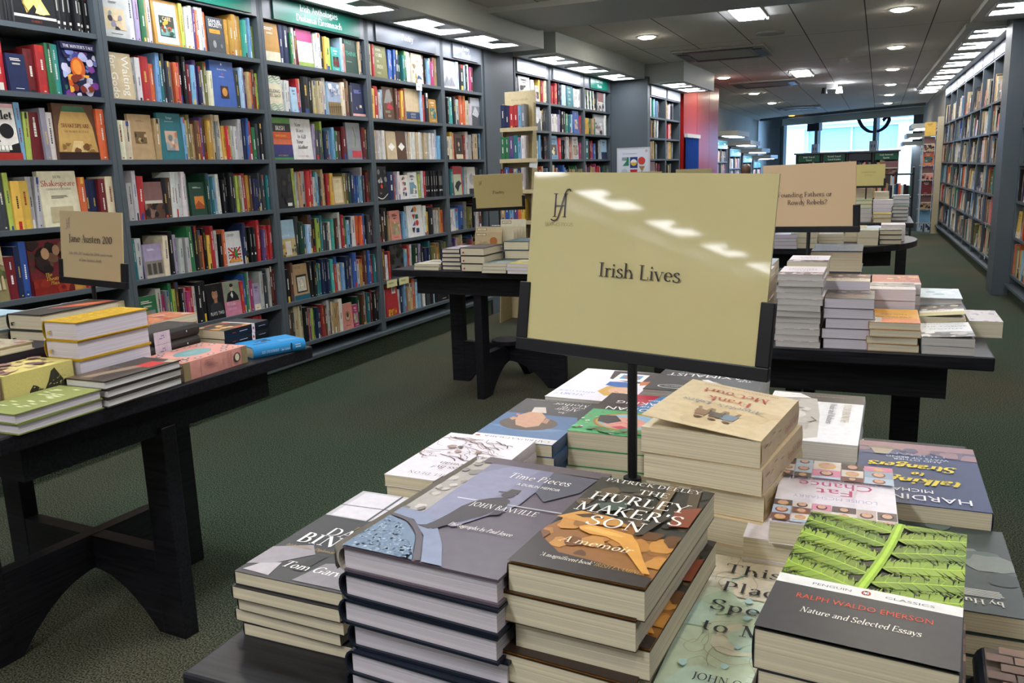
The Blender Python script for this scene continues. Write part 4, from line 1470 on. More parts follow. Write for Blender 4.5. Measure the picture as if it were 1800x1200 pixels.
def fill_case(k, zt, rows, hk=1.0):
    tops = [zt] + rows
    for i, z in enumerate(rows):
        key = '%s%d' % (k, i + 1)
        r = random.Random('%s-shelf' % key)
        zr = tops[i] - (z + TH)
        tk = SHELF.get(key)
        if tk is None:
            tk = random_row(r, k[0] in 'KM')
        fill(k, key, i + 1, z + TH, zr, tk, r, hk=hk)

for k in 'ABCDEFGH':
    fill_case(k, 2.14, ROWZ, 1.0)
for k in [k for k in cases if k[0] == 'N']:
    fill_case(k, 2.14, ROWZ)
for k in 'IJ':
    fill_case(k, 2.085, [1.83, 1.583, 1.33, 1.07, .8, .5, .231])
for k in [k for k in cases if k[0] in 'KM']:
    fill_case(k, 2.262, RROWZ, 1.27)

def seen_px(b, w, h):
    x, y, z = to_pix(b['p'])
    if z < .3 or x < -4 or x > 1800 or y < 0 or y > 1200:
        return 0
    if any(a <= x <= c and bb <= y <= d for a, bb, c, d in OCC):
        return 0
    q = to_pix(b['p'] + (cases[b['case']][0].matrix_world.to_3x3() @ Vector((w, 0, 0))))
    return abs(q[0] - x) * h * 1470 / z

for b in spines:
    b['px'] = seen_px(b, b['th'], b['h'])
for b in faces:
    b['px'] = seen_px(b, b['w'], b['h'])

ADJ = ['slim', 'thick']
rest = MB()

def place_matrix(b):
    root = cases[b['case']][0]
    m = root.matrix_world @ Matrix.Translation((b['x'], b['y'], b['z']))
    if b['tilt']:
        a = b['tilt']
        m = m @ Matrix.Rotation(a, 4, 'Y') if a > 0 else m @ Matrix.Translation((b['th'], 0, 0)) @ Matrix.Rotation(a, 4, 'Y') @ Matrix.Translation((-b['th'], 0, 0))
    return m

order = sorted(spines, key=lambda b: -b['px'])
left = [b for b in order if b['case'] in 'ABCDEFGH' and b['px'] > 0][:300]
pick = set(id(b) for b in left)
for b in spines:
    r = random.Random(str(b['seed']))
    if id(b) in pick:
        k = MB()
        spine_mesh(k, b['th'], b['h'], b['dp'], b['c'], r, style=b['st'])
        o = k.obj('shelved_book', M['shelfprint'])
        o.matrix_world = place_matrix(b)
        size = 'slim' if b['th'] < .016 else ('thick' if b['th'] > .028 else 'medium')
        kind = {'bc': 'red-topped black classic', 'band': 'white-banded series book' if b['row'] != 3 else 'pale series book'}.get(b['st'], NAMES[b['cn']] + ' book')
        tag(o, '%s %s spine, %s from near end, %s shelf down, %s' % (size, kind, ORD[b['n']], ORD[b['row']], BAYNAME[b['case']]), 'book', 'books on the long wall shelves')
    else:
        spine_mesh(rest, b['th'], b['h'], b['dp'], b['c'], r, mark=b['px'] > 40, style=b['st'], M4=place_matrix(b))

cnt = {}
for b in faces:
    r = random.Random(str(b['seed']))
    root = cases[b['case']][0]
    big = b['px'] > (0 if b['case'][0] in 'ABCDEFGHIJ' else 260) and b['case'][0] != 'N'
    k = MB()
    face_book(k, b['w'], b['h'], b['t'], vary(C(b['c']), r, .05), b['art'], r)
    m = root.matrix_world @ Matrix.Translation((b['x'], .02 if b['case'][0] not in 'KM' else .018, b['z'])) @ Matrix.Rotation(math.radians(-3 if big else -4), 4, 'X')
    if big:
        o = k.obj('displayed_book', M['shelfprint'])
        o.matrix_world = m
        desc = {'statue': 'black classic with a gold torso on its cover', 'winter': 'colourful play with an orange face in swirling blue', 'skull': 'black and white play with a grinning skull cover',
                'shakes': 'tan Shakespeare life with a stage cover', 'sea': 'shrink-wrapped teal book with sea creatures', 'howshak': 'thick cream book titled in red about Shakespeare',
                'garden': 'book with figures strolling on a park lawn cover', 'oil': 'dark red book with an oil-painted cover', 'gate': 'ochre drama anthology with a framed stage picture',
                'beckett': 'dark grey Beckett volume with an orange label', 'godot': 'pale play with sideways white title letters', 'plays': 'bright blue plays with a small face picture',
                'cream': 'tan volume with a small dark picture', 'orange': 'dark green plays with an orange picture', 'ruin': 'lavender book over a ruined building photo', 'jack': 'white book with a flag picture',
                'plays2': 'black plays volume with a man in glasses', 'wilde': 'pink and grey plays volume with a seated man', 'five': 'cream and magenta poetry book', 'think': 'dark green book with turquoise lettering',
                'waves': 'cream book with green wave patterns', 'land': 'pale blue book over a fence landscape', 'indigo': 'indigo back cover with fine text', 'irish': 'black, orange and purple striped story anthology',
                'kill': 'white book with scrawled black title lettering', 'griev': 'grey book with a draped figure', 'dark': 'large black book with a white sticker', 'kafka': 'plain tan-bordered biography',
                'house': 'sky blue book with a house picture', 'portrait': 'tan book with a line-drawn portrait', 'cherub': 'salmon book with an oval picture', 'carr': 'book filled with stacked capital lettering',
                'bird': 'cream book with a blue bird', 'figure': 'brown book with a red and grey figure', 'bloom': 'beige book with a blue lower band', 'splash': 'black book with white splashes and a red dot',
                'letters': 'white book with cut-out coloured shapes', 'forest': 'dark book with a murky forest', 'barcode': 'red and orange book showing its barcode', 'rays': 'white book with grey peaks',
                'boat': 'grey book with a pale shape', 'portrait2': 'book with a small dark portrait', 'redbird': 'red and sage book with a dark bird', 'face': 'white book with a pale face',
                'stroke': 'white book with brush strokes', 'acorns': 'white book with rows of green acorns', 'flower': 'grey flower-covered book', 'frame': 'plain book with a small framed picture',
                'photo': 'book with a dark photo cover', 'diamond': 'book with a white diamond label'}.get(b['art'], NAMES[b['c']] + ' plainly lettered book')
        if b['art'] in ('diamond', 'letters', 'photo', 'carr', 'boat', 'frame'):
            desc = NAMES[b['c']] + ' ' + desc
        tag(o, '%s facing out, %s shelf, %s' % (desc, ORD[b['row']], BAYNAME[b['case']]), 'book', 'books shown face out on the shelves')
        cnt.setdefault(o['label'], []).append(o)
    else:
        off = len(rest.v)
        rest.v += [tuple(m @ Vector(p)) for p in k.v]
        rest.f += [tuple(i + off for i in f) for f in k.f]
        rest.c += k.c
        rest.m += k.m
for lab, os_ in cnt.items():
    if len(os_) > 1:
        for i, o in enumerate(os_):
            o['label'] = lab.replace(' facing out,', ' facing out, %s such on' % ORD[i + 1])

# price tags on the shelf edges
def shelf_tag(case, x, z, col, label, w=.05, h=.045, tilt=.5):
    root = cases[case][0]
    k = MB()
    k.box(0, -.002, -h, w, 0, 0, col)
    a = Art(k, (0, -.002, -h), (1, 0, 0), (0, 0, 1), w, h, eps=.0003)
    a.marks(.15, .6, .6, .06, '#777777', 2, random.Random(3))
    o = k.obj('shelf_tag', M['sign'])
    o.matrix_world = root.matrix_world @ Matrix.Translation((x, -.003, z + .02))
    tag(o, label, 'tag', 'tags on shelf edges')

shelf_tag('D', .60, 1.892, '#e8e8e6', 'white tag hanging from the top shelf under the Poetry header', .08, .05)
shelf_tag('D', .06, .498, '#d8d39a', 'pale yellow shelf label under the Poetry header, closer to the Anthologies bay', .13, .05)
shelf_tag('D', .22, .498, '#d8d39a', 'pale yellow shelf label under the Poetry header, farther from the Anthologies bay', .13, .05)
for n, (k, x, z) in enumerate((('K0', .2, .512), ('K1', .3, .512), ('K1', .75, .832), ('K0', .5, .832), ('K1', .4, .176), ('M0', .8, .832))):
    shelf_tag(k, x, z, '#dfe2e6', 'small white tag on a dark aisle shelf edge, %s from the grey pier' % ORD[n + 1], .045, .04)
# two books lying flat on the ledge beside the Jane Austen table
for nm, (u, wd, ln, th, c) in {'dark green book lying flat on the ledge past the Jane Austen table': (-.33, .13, .19, .03, '#2c6a5a'), 'dark red book lying flat on the ledge beside the green one': (-.5, .12, .18, .02, '#7a2226')}.items():
    k = MB()
    k.box(0, 0, 0, ln, wd, th, c)
    k.face([(0, -.0003, .003), (ln - .002, -.0003, .003), (ln - .002, -.0003, th - .003), (0, -.0003, th - .003)], c)
    a = Art(k, (0, 0, 0), (1, 0, 0), (0, 0, 1), ln, th, eps=.0004)
    a.marks(.25, .5, .3, .2, '#d8c890', 1, random.Random(2))
    o = k.obj('paperback', M['shelfprint'])
    o.matrix_world = Matrix.Translation(LP(u, .03, .1695)) @ Matrix.Rotation(LROT, 4, 'Z')
    tag(o, nm, 'book')

# ------------------------------------------------------------------ display tables
TZ = .74

def arch_board(h, r, t0, wleg):
    """side view of a cross board between two legs: level top, arched underneath"""
    pts = [(-r, 0), (-r + wleg, 0)]
    for i in range(1, 12):
        s = -1 + 2 * i / 12
        pts.append((s * (r - wleg), t0 * (1 - abs(s) ** 2.2)))
    pts += [(r - wleg, 0), (r, 0), (r, h), (-r, h)]
    return pts

def table(x, y, w, l, rz, label, hub=False, round_top=0, pedestals=((0, 0),), prot=0, group='black display tables'):
    t = empty('display_table', (x, y, 0), rz, label, 'table', group)
    b = MB()
    if round_top:
        n = 64
        poly = [(round_top * math.cos(2 * PI * i / n), round_top * math.sin(2 * PI * i / n)) for i in range(n)]
        b.prism(poly, 'z', TZ - .038, TZ)
    else:
        b.box(-w / 2, -l / 2, TZ - .038, w / 2, l / 2, TZ)
    bevel(b.obj('tabletop', M['wood'], t), .004)
    ax, ay = (round_top * .62, round_top * .62) if round_top else (w / 2 - .1, l / 2 - .1)
    b = MB()
    z0, z1 = TZ - .145, TZ - .038
    b.box(-ax, -ay, z0, ax, -ay + .022, z1)
    b.box(-ax, ay - .022, z0, ax, ay, z1)
    b.box(-ax, -ay + .022, z0, -ax + .022, ay - .022, z1)
    b.box(ax - .022, -ay + .022, z0, ax, ay - .022, z1)
    b.obj('apron', M['wood'], t)
    for px, py in pedestals:
        for k, a in enumerate((0, PI / 2)):
            b = MB()
            b.prism(arch_board(.25, .285, .15, .02), 'y', -.022, .022)
            o = b.obj('stretcher', M['wood'], t, loc=(px, py, .0015 * k), rz=a + prot)
            for s in (-1, 1):
                b = MB()
                b.box(.285, -.024, 0, .372, .024, z0 + .02)
                bevel(b.obj('leg', M['wood'], t, loc=(px, py, 0), rz=a + prot + (PI if s < 0 else 0)), .003)
        if hub:
            b = MB()
            b.cyl(0, 0, .2525, .275, .095, .095, 28)
            b.obj('hub', M['wood'], t, loc=(px, py, 0))
    return t

table(-.2425, 1.115, .825, 1.05, 0, 'black table under the Irish Lives sign', pedestals=((0, 0),))
table(-2.08, 1.62, .92, .99, -.06, 'black table with crossed arched legs under the Jane Austen sign', prot=0)
table(-1.985, 4.47, .93, .99, -.03, 'black table with a round hub below the Poetry sign', hub=True)
table(-.21, 3.0, 1.02, 1.15, 0, 'black table of stacked histories under the Rowdy Rebels sign')
table(-.45, 6.05, 0, 0, .3, 'round black table with piles of books behind the Rowdy Rebels table', round_top=.70)
table(-.12, 8.05, .8, .95, 0, 'black table of book piles between round table and far window')

# ------------------------------------------------------------------ books lying in piles
def paperback(w, l, t, cover, spine=None, page='page_cream', art=None, back=None, curl=0, spine_art=None):
    """lying flat, front up; spine along the -x side; base centre at the origin"""
    root = empty('paperback')
    cov = C(cover)
    b = MB()
    e = .0007
    x0, x1, y0, y1 = -w / 2, w / 2, -l / 2, l / 2
    b.box(x0, y0, 0, x1, y1, e, C(back or cover))
    sp = C(spine or cover)
    # slightly rounded spine
    n = 5
    v, fs = [], []
    for i in range(n + 1):
        s = i / n
        v += [(x0 - .0012 * math.sin(PI * s), y0, s * t), (x0 - .0012 * math.sin(PI * s), y1, s * t)]
    for i in range(n):
        fs.append((2 * i + 2, 2 * i, 2 * i + 1, 2 * i + 3)[::-1])
    b.shared(v, fs, sp)
    b.box(x0, y0, e, x0 + e, y1, t - e, sp)
    if spine_art:
        spine_art(Art(b, (x0 - .0014, y1, 0), (0, -1, 0), (0, 0, 1), l, t, eps=.0001))
    c = MB()
    c.box(0, y0, -e, w, y1, 0, cov)
    if art:
        art(Art(c, (0, y0, 0), (1, 0, 0), (0, 1, 0), w, l))
    o1 = b.obj('cover', M['print'], root)
    o2 = c.obj('front_cover', M['print'], root, loc=(x0, 0, t))
    if curl:
        o2.rotation_euler = (0, -curl, 0)
    p = MB()
    p.box(x0 + e, y0 + .0004, e, x1 - .0004, y1 - .0004, t - e - .0003)
    p.obj('page_block', M[page], root)
    return root

def hardback(w, l, t, cover, spine=None, page='page_cream', art=None, spine_art=None, board='print', ribbon=None, foredge_marks=False):
    root = empty('hardback')
    cov, sp = C(cover), C(spine or cover)
    bd, ov = .0026, .003
    x0, x1, y0, y1 = -w / 2, w / 2, -l / 2, l / 2
    b = MB()
    b.box(x0 + .004, y0, 0, x1, y1, bd, cov)
    b.box(x0 + .004, y0, t - bd, x1, y1, t, cov)
    # rounded back
    n = 8
    prof = [(x0 + .006 - .010 * math.sin(PI * i / n), t / 2 - t / 2 * math.cos(PI * i / n)) for i in range(n + 1)]
    inner = [(x + .0022, .0012 + z * (t - .0024) / t) for x, z in prof]
    for i in range(n):
        (xa, za), (xb, zb) = prof[i], prof[i + 1]
        (xc, zc), (xd, zd) = inner[i], inner[i + 1]
        b.face([(xa, y0, za), (xa, y1, za), (xb, y1, zb), (xb, y0, zb)][::-1], sp)
        b.face([(xc, y0, zc), (xc, y1, zc), (xd, y1, zd), (xd, y0, zd)], sp)
        b.face([(xa, y0, za), (xb, y0, zb), (xd, y0, zd), (xc, y0, zc)], sp)
        b.face([(xa, y1, za), (xc, y1, zc), (xd, y1, zd), (xb, y1, zb)], sp)
    if art:
        art(Art(b, (x0 + .004, y0, t), (1, 0, 0), (0, 1, 0), w - .004, l))
    if spine_art:
        spine_art(Art(b, (x0 - .0048, y1, 0), (0, -1, 0), (0, 0, 1), l, t, eps=.0001))
    b.obj('cover', M[board], root)
    p = MB()
    p.box(x0 + .003, y0 + ov, bd, x1 - ov, y1 - ov, t - bd)
    p.obj('page_block', M[page], root)
    if ribbon:
        k = MB()
        k.box(x0 + .018, y0 + ov - .006, t * .45, x0 + .024, y0 + ov, t * .45 + .0008, ribbon)
        k.box(x0 + .018, y0 + ov - .0068, t * .45 - .008, x0 + .024, y0 + ov - .006, t * .45 + .0008, ribbon)
        k.obj('ribbon', M['cloth'], root)
    return root

def pile(n, make, x, y, z0, t, rz, what, under, top=None, jit=.004, jr=.02, flip=False, seed=0, group=None, top_first=True, each=None):
    """n copies in a pile; (x, y) centre; what: label of the top book; under: how the pile is called"""
    r = random.Random(seed or int(abs(x * 1000) + abs(y * 7000)))
    base = None
    for i in range(n):
        istop = i == n - 1
        if istop and top:
            o = top()
        elif base is None:
            o = base = make()
        else:
            o = copy_tree(base)
        zz = z0 + i * (t + .0006)
        dx, dy, dr = (0, 0, 0) if istop else (r.uniform(-jit, jit), r.uniform(-jit, jit), r.uniform(-jr, jr))
        o.location = (x + dx, y + dy, zz)
        o.rotation_euler = (0, 0, rz + dr + (PI if flip else 0))
        if istop:
            tag(o, what, 'book', group or 'books in the pile of ' + under)
        else:
            tag(o, 'copy %s from the top in the pile of %s' % (ORD[n - i], under), 'book', group or 'books in the pile of ' + under)
    return z0 + n * (t + .0006)

R_ = random.Random(5)

# ---- cover prints, foreground table
def a_garvin(a):
    a.rect(0, 0, 1, 1, '#232326')
    a.rect(0, .66, 1, 1, '#b9b4b6')
    a.rect(.05, .67, .42, .98, '#d4ced2')
    a.rect(.46, .70, .62, .98, '#cdc8cc')
    a.line([(.44, .62), (.44, 1)], .003, '#2a2a2c')
    a.line([(0, .80), (.66, .82)], .002, '#3a3a3c')
    a.poly([(0, .66), (.4, .62), (.55, .72), (.7, .74), (.8, .6), (1, .56), (1, .4), (0, .4)], '#2c2b2e')
    a.ell(.84, .82, .12, .15, '#a8a2a4')
    a.ell(.86, .88, .12, .08, '#3a3839')
    a.poly([(.68, .64), (.8, .68), (.92, .64), (.84, .56)], '#d8d4d4')
    a.poly([(0, .08), (.0, .26), (.3, .34), (.42, .26), (.2, .12)], '#8d868c')
    a.poly([(.04, .03), (.1, .1), (.26, .14), (.3, .02)], '#aaa3a8')
    a.poly([(.52, .02), (.6, .20), (.9, .26), (1, .2), (1, .02)], '#7d767c')
    a.poly([(.4, .1), (.46, .26), (.54, .26), (.5, .1)], '#121214')
    a.text('The Lives of', .42, .55, .008, '#a8873c', it=.25)
    a.text('DANIEL', .26, .455, .020, '#efece8', maxw=.7, bold=1.2)
    a.text('BINCHY', .10, .345, .026, '#efece8', maxw=.86, bold=1.2)
    a.text('Irish Scholar, Diplomat, Public Intellectual', .08, .29, .006, '#a8873c', maxw=.86, it=.2)
    a.text('Tom Garvin', .28, .11, .014, '#efece8', it=.25, bold=1.1)

def a_time(a):
    a.rect(0, 0, 1, 1, '#574c56')
    rs = random.Random(44)
    a.poly([(0, .33), (.165, .33), (.135, 1), (0, 1)], '#a29b92')
    a.blobs(26, (0, .36, .14, .99), ['#8f8880', '#b5aea5', '#7d766f', '#c2bbb2', '#6f6962'], rs, .015, .05)
    a.poly([(.165, .32), (.14, .93), (.36, .93), (.66, .93), (.66, .55), (.45, .28)], '#77748a')
    a.poly([(.165, .34), (.15, .80), (.30, .93), (.52, .93), (.46, .6), (.36, .34), (.25, .3)], '#82819a')
    a.poly([(.62, .93), (.95, .92), (.93, .76), (.78, .62), (.66, .7)], '#4d4c58')
    a.rect(.06, .93, 1, 1, '#564a50')
    a.poly([(0, 0), (0, .28), (.16, .25), (.32, .16), (.47, .0)], '#63788f')
    rr = random.Random(3)
    for _ in range(420):
        u = rr.uniform(0, .44)
        v = rr.uniform(0, max(.01, .27 * (1 - (u / .47) ** 1.6)))
        s = rr.uniform(.003, .009)
        a.mb.face([a.P((u + q[0] * s) * a.w, (v + q[1] * s * .7) * a.l) for q in ((-1, -1), (1, -.8), (.9, 1), (-1, .9))], rr.choice(['#4e627a', '#8aa0b4', '#6f879e', '#51647c', '#9fb2c2']), a.m)
    a.k += 1
    a.line([(0, .295), (.17, .265), (.34, .165), (.50, 0)], .006, '#4a4248', True)
    a.poly([(0, .305), (0, .36), (.2, .35), (.34, .28), (.52, .14), (.66, 0), (.53, 0), (.36, .175), (.18, .28)], '#79829a')
    a.line([(.24, .53), (.46, .535)], .0022, '#c9c9d0')
    a.line([(.58, .538), (1, .545)], .0022, '#aeb0b4')
    sh = '#33282c'
    a.poly([(.28, .245), (.36, .235), (.42, .30), (.53, .40), (.56, .46), (.60, .52), (.58, .575), (.53, .60), (.50, .595), (.44, .57), (.38, .53), (.34, .46), (.33, .38), (.31, .30)], sh)
    a.ell(.525, .625, .045, .045, sh)
    a.poly([(.44, .638), (.585, .645), (.57, .655), (.565, .69), (.50, .688), (.49, .655), (.44, .65)], sh)
    a.poly([(.24, .243), (.30, .262), (.36, .245), (.33, .23)], sh)
    a.poly([(.56, .42), (.62, .44), (.62, .48), (.57, .47)], sh)
    a.text('Time Pieces', .365, .80, .0150, '#efe9e2', maxw=.455, sp=5, it=.08)
    a.text('A DUBLIN MEMOIR', .49, .735, .0062, '#efe9e2', maxw=.31, font='sans')
    a.text('JOHN BANVILLE', .375, .475, .0105, '#efe9e2', maxw=.46, sp=5, it=.05)
    a.text('Photographs by Paul Joyce', .41, .285, .0074, '#efe9e2', maxw=.42, it=.25)

def a_time_spine(a):
    a.rect(0, 0, 1, 1, '#b3ada4')
    rr = random.Random(9)
    for _ in range(30):
        u = rr.uniform(0, .95)
        a.rect(u, rr.uniform(0, .6), min(1, u + rr.uniform(.04, .2)), rr.uniform(.6, 1), rr.choice(['#8d877f', '#c9c3b9', '#a39d94', '#7d7872']))

def a_hurley(a):
    a.rect(0, 0, 1, 1, '#2a2722')
    rr = random.Random(12)
    a.blobs(26, (0, .5, 1, 1), ['#34322a', '#221f1b', '#4a4032', '#2f3a30', '#5a4a34'], rr, .04, .13)
    a.poly([(.0, .0), (0, .36), (.1, .52), (.35, .56), (.7, .47), (1, .40), (1, 0)], '#8a5a26')
    a.blobs(30, (.0, .16, 1, .46), ['#a9722f', '#6f4419', '#b8813a', '#8a5a26', '#5a3714'], rr, .04, .12)
    a.poly([(0, .46), (.14, .555), (.42, .54), (.6, .47), (.3, .44)], '#c08a40')
    a.poly([(.12, .505), (.24, .545), (.36, .52), (.2, .49)], '#4a2f14')
    a.poly([(.62, 1), (.70, 1), (.74, .62), (.67, .62)], '#6a573a')
    a.poly([(.8, 1), (.9, 1), (.98, .7), (.9, .7)], '#4a3c2a')
    a.poly([(.82, .72), (1, .78), (1, .56), (.86, .54)], '#7d3a22')
    a.poly([(.2, .66), (.42, .72), (.46, .64), (.3, .58)], '#3f4f46')
    a.poly([(.74, .62), (.83, .66), (.73, .42), (.66, .40)], '#38322c')
    a.poly([(0, 0), (0, .13), (.3, .14), (.62, .12), (1, .08), (1, 0)], '#2c211d')
    a.poly([(0, .0), (0, .3), (.07, .24), (.3, .13), (.5, .1), (.5, 0)], '#2f2420')
    a.poly([(.24, .395), (.3, .43), (.48, .42), (.66, .40), (.745, .335), (.86, .21), (.97, .105), (.92, .10), (.78, .20), (.62, .31), (.5, .345), (.36, .345), (.27, .37)], '#cf9440')
    a.poly([(.27, .385), (.32, .41), (.48, .40), (.62, .375), (.6, .36), (.42, .365)], '#dba958')
    a.text('PATRICK DEELEY', .5, .925, .0088, '#ece8e0', 'c', maxw=.84, sp=6)
    a.text('THE', .56, .825, .0118, '#f2eee6', 'c', sp=3)
    a.text('HURLEY', .5, .69, .0205, '#f2eee6', 'c', maxw=.82, sp=3)
    a.text("MAKER'S", .5, .555, .0205, '#f2eee6', 'c', maxw=.88, sp=2)
    a.text('SON', .48, .43, .0205, '#f2eee6', 'c', maxw=.46, sp=3)
    a.text('A memoir', .47, .235, .0115, '#e9d9ba', 'c', it=.25)
    a.text("'A magnificent book'", .17, .085, .0062, '#efe7d6', maxw=.40, it=.25)
    a.text('IRISH EXAMINER', .58, .085, .0060, '#b9923e', maxw=.36, it=.2)

def a_place(a):
    a.rect(0, 0, 1, 1, '#bccbb0')
    rr = random.Random(21)
    a.blobs(26, (0, .0, 1, 1), ['#c6cfb4', '#d2cfba', '#b4c8ac', '#cbd6c0', '#b9d0be'], rr, .1, .22)
    a.rect(0, .86, 1, 1, '#d3c9b0')
    a.blobs(7, (0, .66, 1, 1), ['#d6cbb4', '#d2c8ae', '#c9ccb2'], rr, .1, .25)
    for k in range(26):
        u, v = rr.uniform(0, 1), rr.uniform(0, 1)
        s = rr.uniform(.05, .22)
        n = rr.randint(5, 9)
        a0 = rr.uniform(0, 6)
        a.line([(min(1, max(0, u + s * math.cos(a0 + i * .7) * rr.uniform(.8, 1.2))), min(1, max(0, v + s * .7 * math.sin(a0 + i * .7) * rr.uniform(.8, 1.2)))) for i in range(n)], .0006, rr.choice(['#a9a184', '#9aaea0', '#a3bcb8', '#b09a80']), True)
    a.blobs(9, (.05, .1, .95, .75), ['#a8cccc', '#b0d2d0'], rr, .012, .04)
    tx = '#1f2430'
    for i, s in enumerate(('This', 'Place', 'Speaks', 'to Me')):
        a.text(s, (.13, .16, .13, .13)[i], .84 - i * .155, .0195, tx, sx=1.08, maxw=.8, sp=4)
    a.text('JOHN CONNELL', .5, .07, .010, tx, 'c', maxw=.6)

def flipped(f):
    def g(a):
        a.fv = True
        f(a)
    return g

def fern(a, v0):
    """broad toothed fronds off a pale stem, black showing in the slits between the lobes"""
    rr = random.Random(4)
    W_, L_ = a.w, a.l
    bot = v0 * L_
    def stem(t):
        return (.46 + .13 * t + .02 * math.sin(t * 3)) * W_, bot + (1 - v0) * L_ * t
    def put(pts, c):
        pts = [(min(W_, max(0, x)), min(L_, max(bot, y))) for x, y in pts]
        ar = sum(pts[i][0] * pts[(i + 1) % len(pts)][1] - pts[(i + 1) % len(pts)][0] * pts[i][1] for i in range(len(pts)))
        if abs(ar) < 1e-9:
            return
        a.mb.face([a.P(x, y) for x, y in (pts if ar > 0 else pts[::-1])], c, a.m)
    gs = ['#7b981c', '#6f8c18', '#86a424', '#64821a']
    for side in (-1, 1):
        for k in range(-2, 6):
            t = k * .212 + (.10 if side > 0 else 0)
            sx, sy = stem(t)
            base = math.radians(24 if side > 0 else 180 - 30)
            ln = .70 * W_
            g = gs[(k + (side > 0)) % 4]
            def at(s, o):
                b = base - side * .12 * s
                x, y = sx + math.cos(b) * ln * s, sy + math.sin(b) * ln * s
                return x - math.sin(b) * o, y + math.cos(b) * o
            n = 9
            for sg in (1, -1):
                for i in range(n - 1, -1, -1):
                    s0, s1 = .03 + i / n, .03 + (i + 1) / n
                    wd = .0225 * math.sin(PI * min(1, .22 + .70 * (i + .6) / n)) * rr.uniform(.9, 1.1) * sg
                    c = vary(C(g), rr, .12)
                    put([at(s0, 0), at(s1, 0), at(s1 + .045, wd * .62), at(s0 + .05, wd * .55)], c)
                    # three teeth on the lobe's outer edge, leaning outwards along the frond
                    for q in range(3):
                        u0, u1 = s0 + .045 + (s1 - s0) * q / 3, s0 + .045 + (s1 - s0) * (q + 1) / 3
                        put([at(u0, wd * .52), at(u1, wd * .55), at(u1 + .035, wd * (.98 - .12 * abs(q - 1)))], c)
                    if i % 2 == 0:
                        put([at(s0 + .05, wd * .12), at(s0 + .088, wd * .95), at(s0 + .115, wd * .95)], '#10170a')
            a.k += 1
            for i in range(n):
                s0 = .04 + i / n
                for sg in (1, -1):
                    put([at(s0, 0), at(s0 + .012, 0), at(s0 + .085, sg * .0125 * (1 - .5 * i / n))], '#93b02e')
            a.k += 1
            for q in stroke([at(j / 6, 0) for j in range(7)], lambda dx, dy: .0013):
                put(q, '#a9c83c')
            a.k += 1
    for wd, c in ((.0085, '#83a822'), (.0034, '#a6cc34')):
        for q in stroke([stem(i / 10) for i in range(11)], lambda dx, dy: wd):
            put(q, c)
        a.k += 1

def a_emerson(a):
    a.rect(0, 0, 1, 1, '#0f1408')
    fern(a, .385)
    a.rect(0, .325, 1, .39, '#dcdad6')
    a.rect(0, 0, 1, .325, '#37363a')
    a.text('PENGUIN', .20, .347, .0038, '#55606e', font='sans', sx=2.1, maxw=.22)
    a.text('CLASSICS', .60, .347, .0038, '#55606e', font='sans', sx=2.1, maxw=.26)
    a.ell(.5, .357, .026, .030, '#a8341c')
    a.ell(.5, .357, .014, .024, '#efece6')
    a.poly([(.490, .345), (.492, .368), (.500, .374), (.507, .366), (.509, .345)], '#1a1a1c')
    a.ell(.499, .356, .0065, .013, '#efece6')
    a.text('RALPH WALDO EMERSON', .5, .235, .0074, '#c8401c', 'c', font='sans', maxw=.72)
    a.text('Nature and Selected Essays', .5, .145, .0080, '#e9e4da', 'c', it=.22, maxw=.62, bold=1.15)

def a_strangers(a):
    a.rect(0, 0, 1, 1, '#26365f')
    a.rect(0, .86, 1, 1, '#8f6a70')
    rr = random.Random(2)
    a.blobs(16, (0, .76, 1, .9), ['#5f5068', '#7a6070', '#4a4868', '#8a6a72'], rr, .06, .14)
    a.ell(.80, .87, .12, .07, '#7a6a5c')
    a.poly([(.7, .86), (.9, .86), (.86, .76), (.74, .76)], '#9a8a78')
    a.text('MICHAEL', .40, .17, .0105, '#e2e2e4', font='sans', maxw=.42)
    a.text('HARDING', .12, .055, .0165, '#e2e2e4', font='sans', maxw=.80)
    y = '#d9c22e'
    a.text('talking', .16, .29, .021, y, it=.3, bold=1.9, maxw=.72)
    a.text('to', .44, .42, .014, y, it=.3, bold=1.9)
    a.text('Strangers', .18, .52, .021, y, it=.3, bold=1.9, maxw=.72)
    a.text('AND OTHER', .5, .67, .007, '#b9c4d4', 'c', font='sans')
    a.text('WAYS OF BEING', .5, .71, .007, '#b9c4d4', 'c', font='sans')
    a.text('HUMAN', .5, .76, .009, '#7d8fb0', 'c', font='sans', sx=1.5)

def tiles(a, v0, v1, seed):
    rr = random.Random(seed)
    u = 0
    while u < 1:
        w = rr.choice([.16, .2, .26])
        v = v0
        while v < v1 - .01:
            h = rr.choice([.09, .12, .16])
            e = min(v1, v + h)
            u1 = min(1, u + w)
            bg = rr.choice(['#b8a49c', '#5a4a48', '#8c9cb0', '#c87a94', '#4a3a38', '#a8b8c8', '#d0c4bc', '#6a3a34'])
            a.rect(u + .004, v + .003, u1 - .004, e - .003, bg)
            cx, cy = (u + u1) / 2, (v + e) / 2
            hr = rr.choice(['#3a2218', '#8a5a2a', '#c89a4a', '#1f1a18', '#7a3a1c'])
            s = min(u1 - u, (e - v) * 1.5)
            if s > .06:
                a.ell(cx, cy + .004, s * .34, s * .38, hr)
                a.ell(cx, cy - .004, s * .25, s * .30, '#c69a80')
                a.poly([(cx - s * .1, cy - s * .12), (cx + s * .1, cy - s * .12), (cx, cy - s * .17)], '#a04a44')
            v = e
        u += w

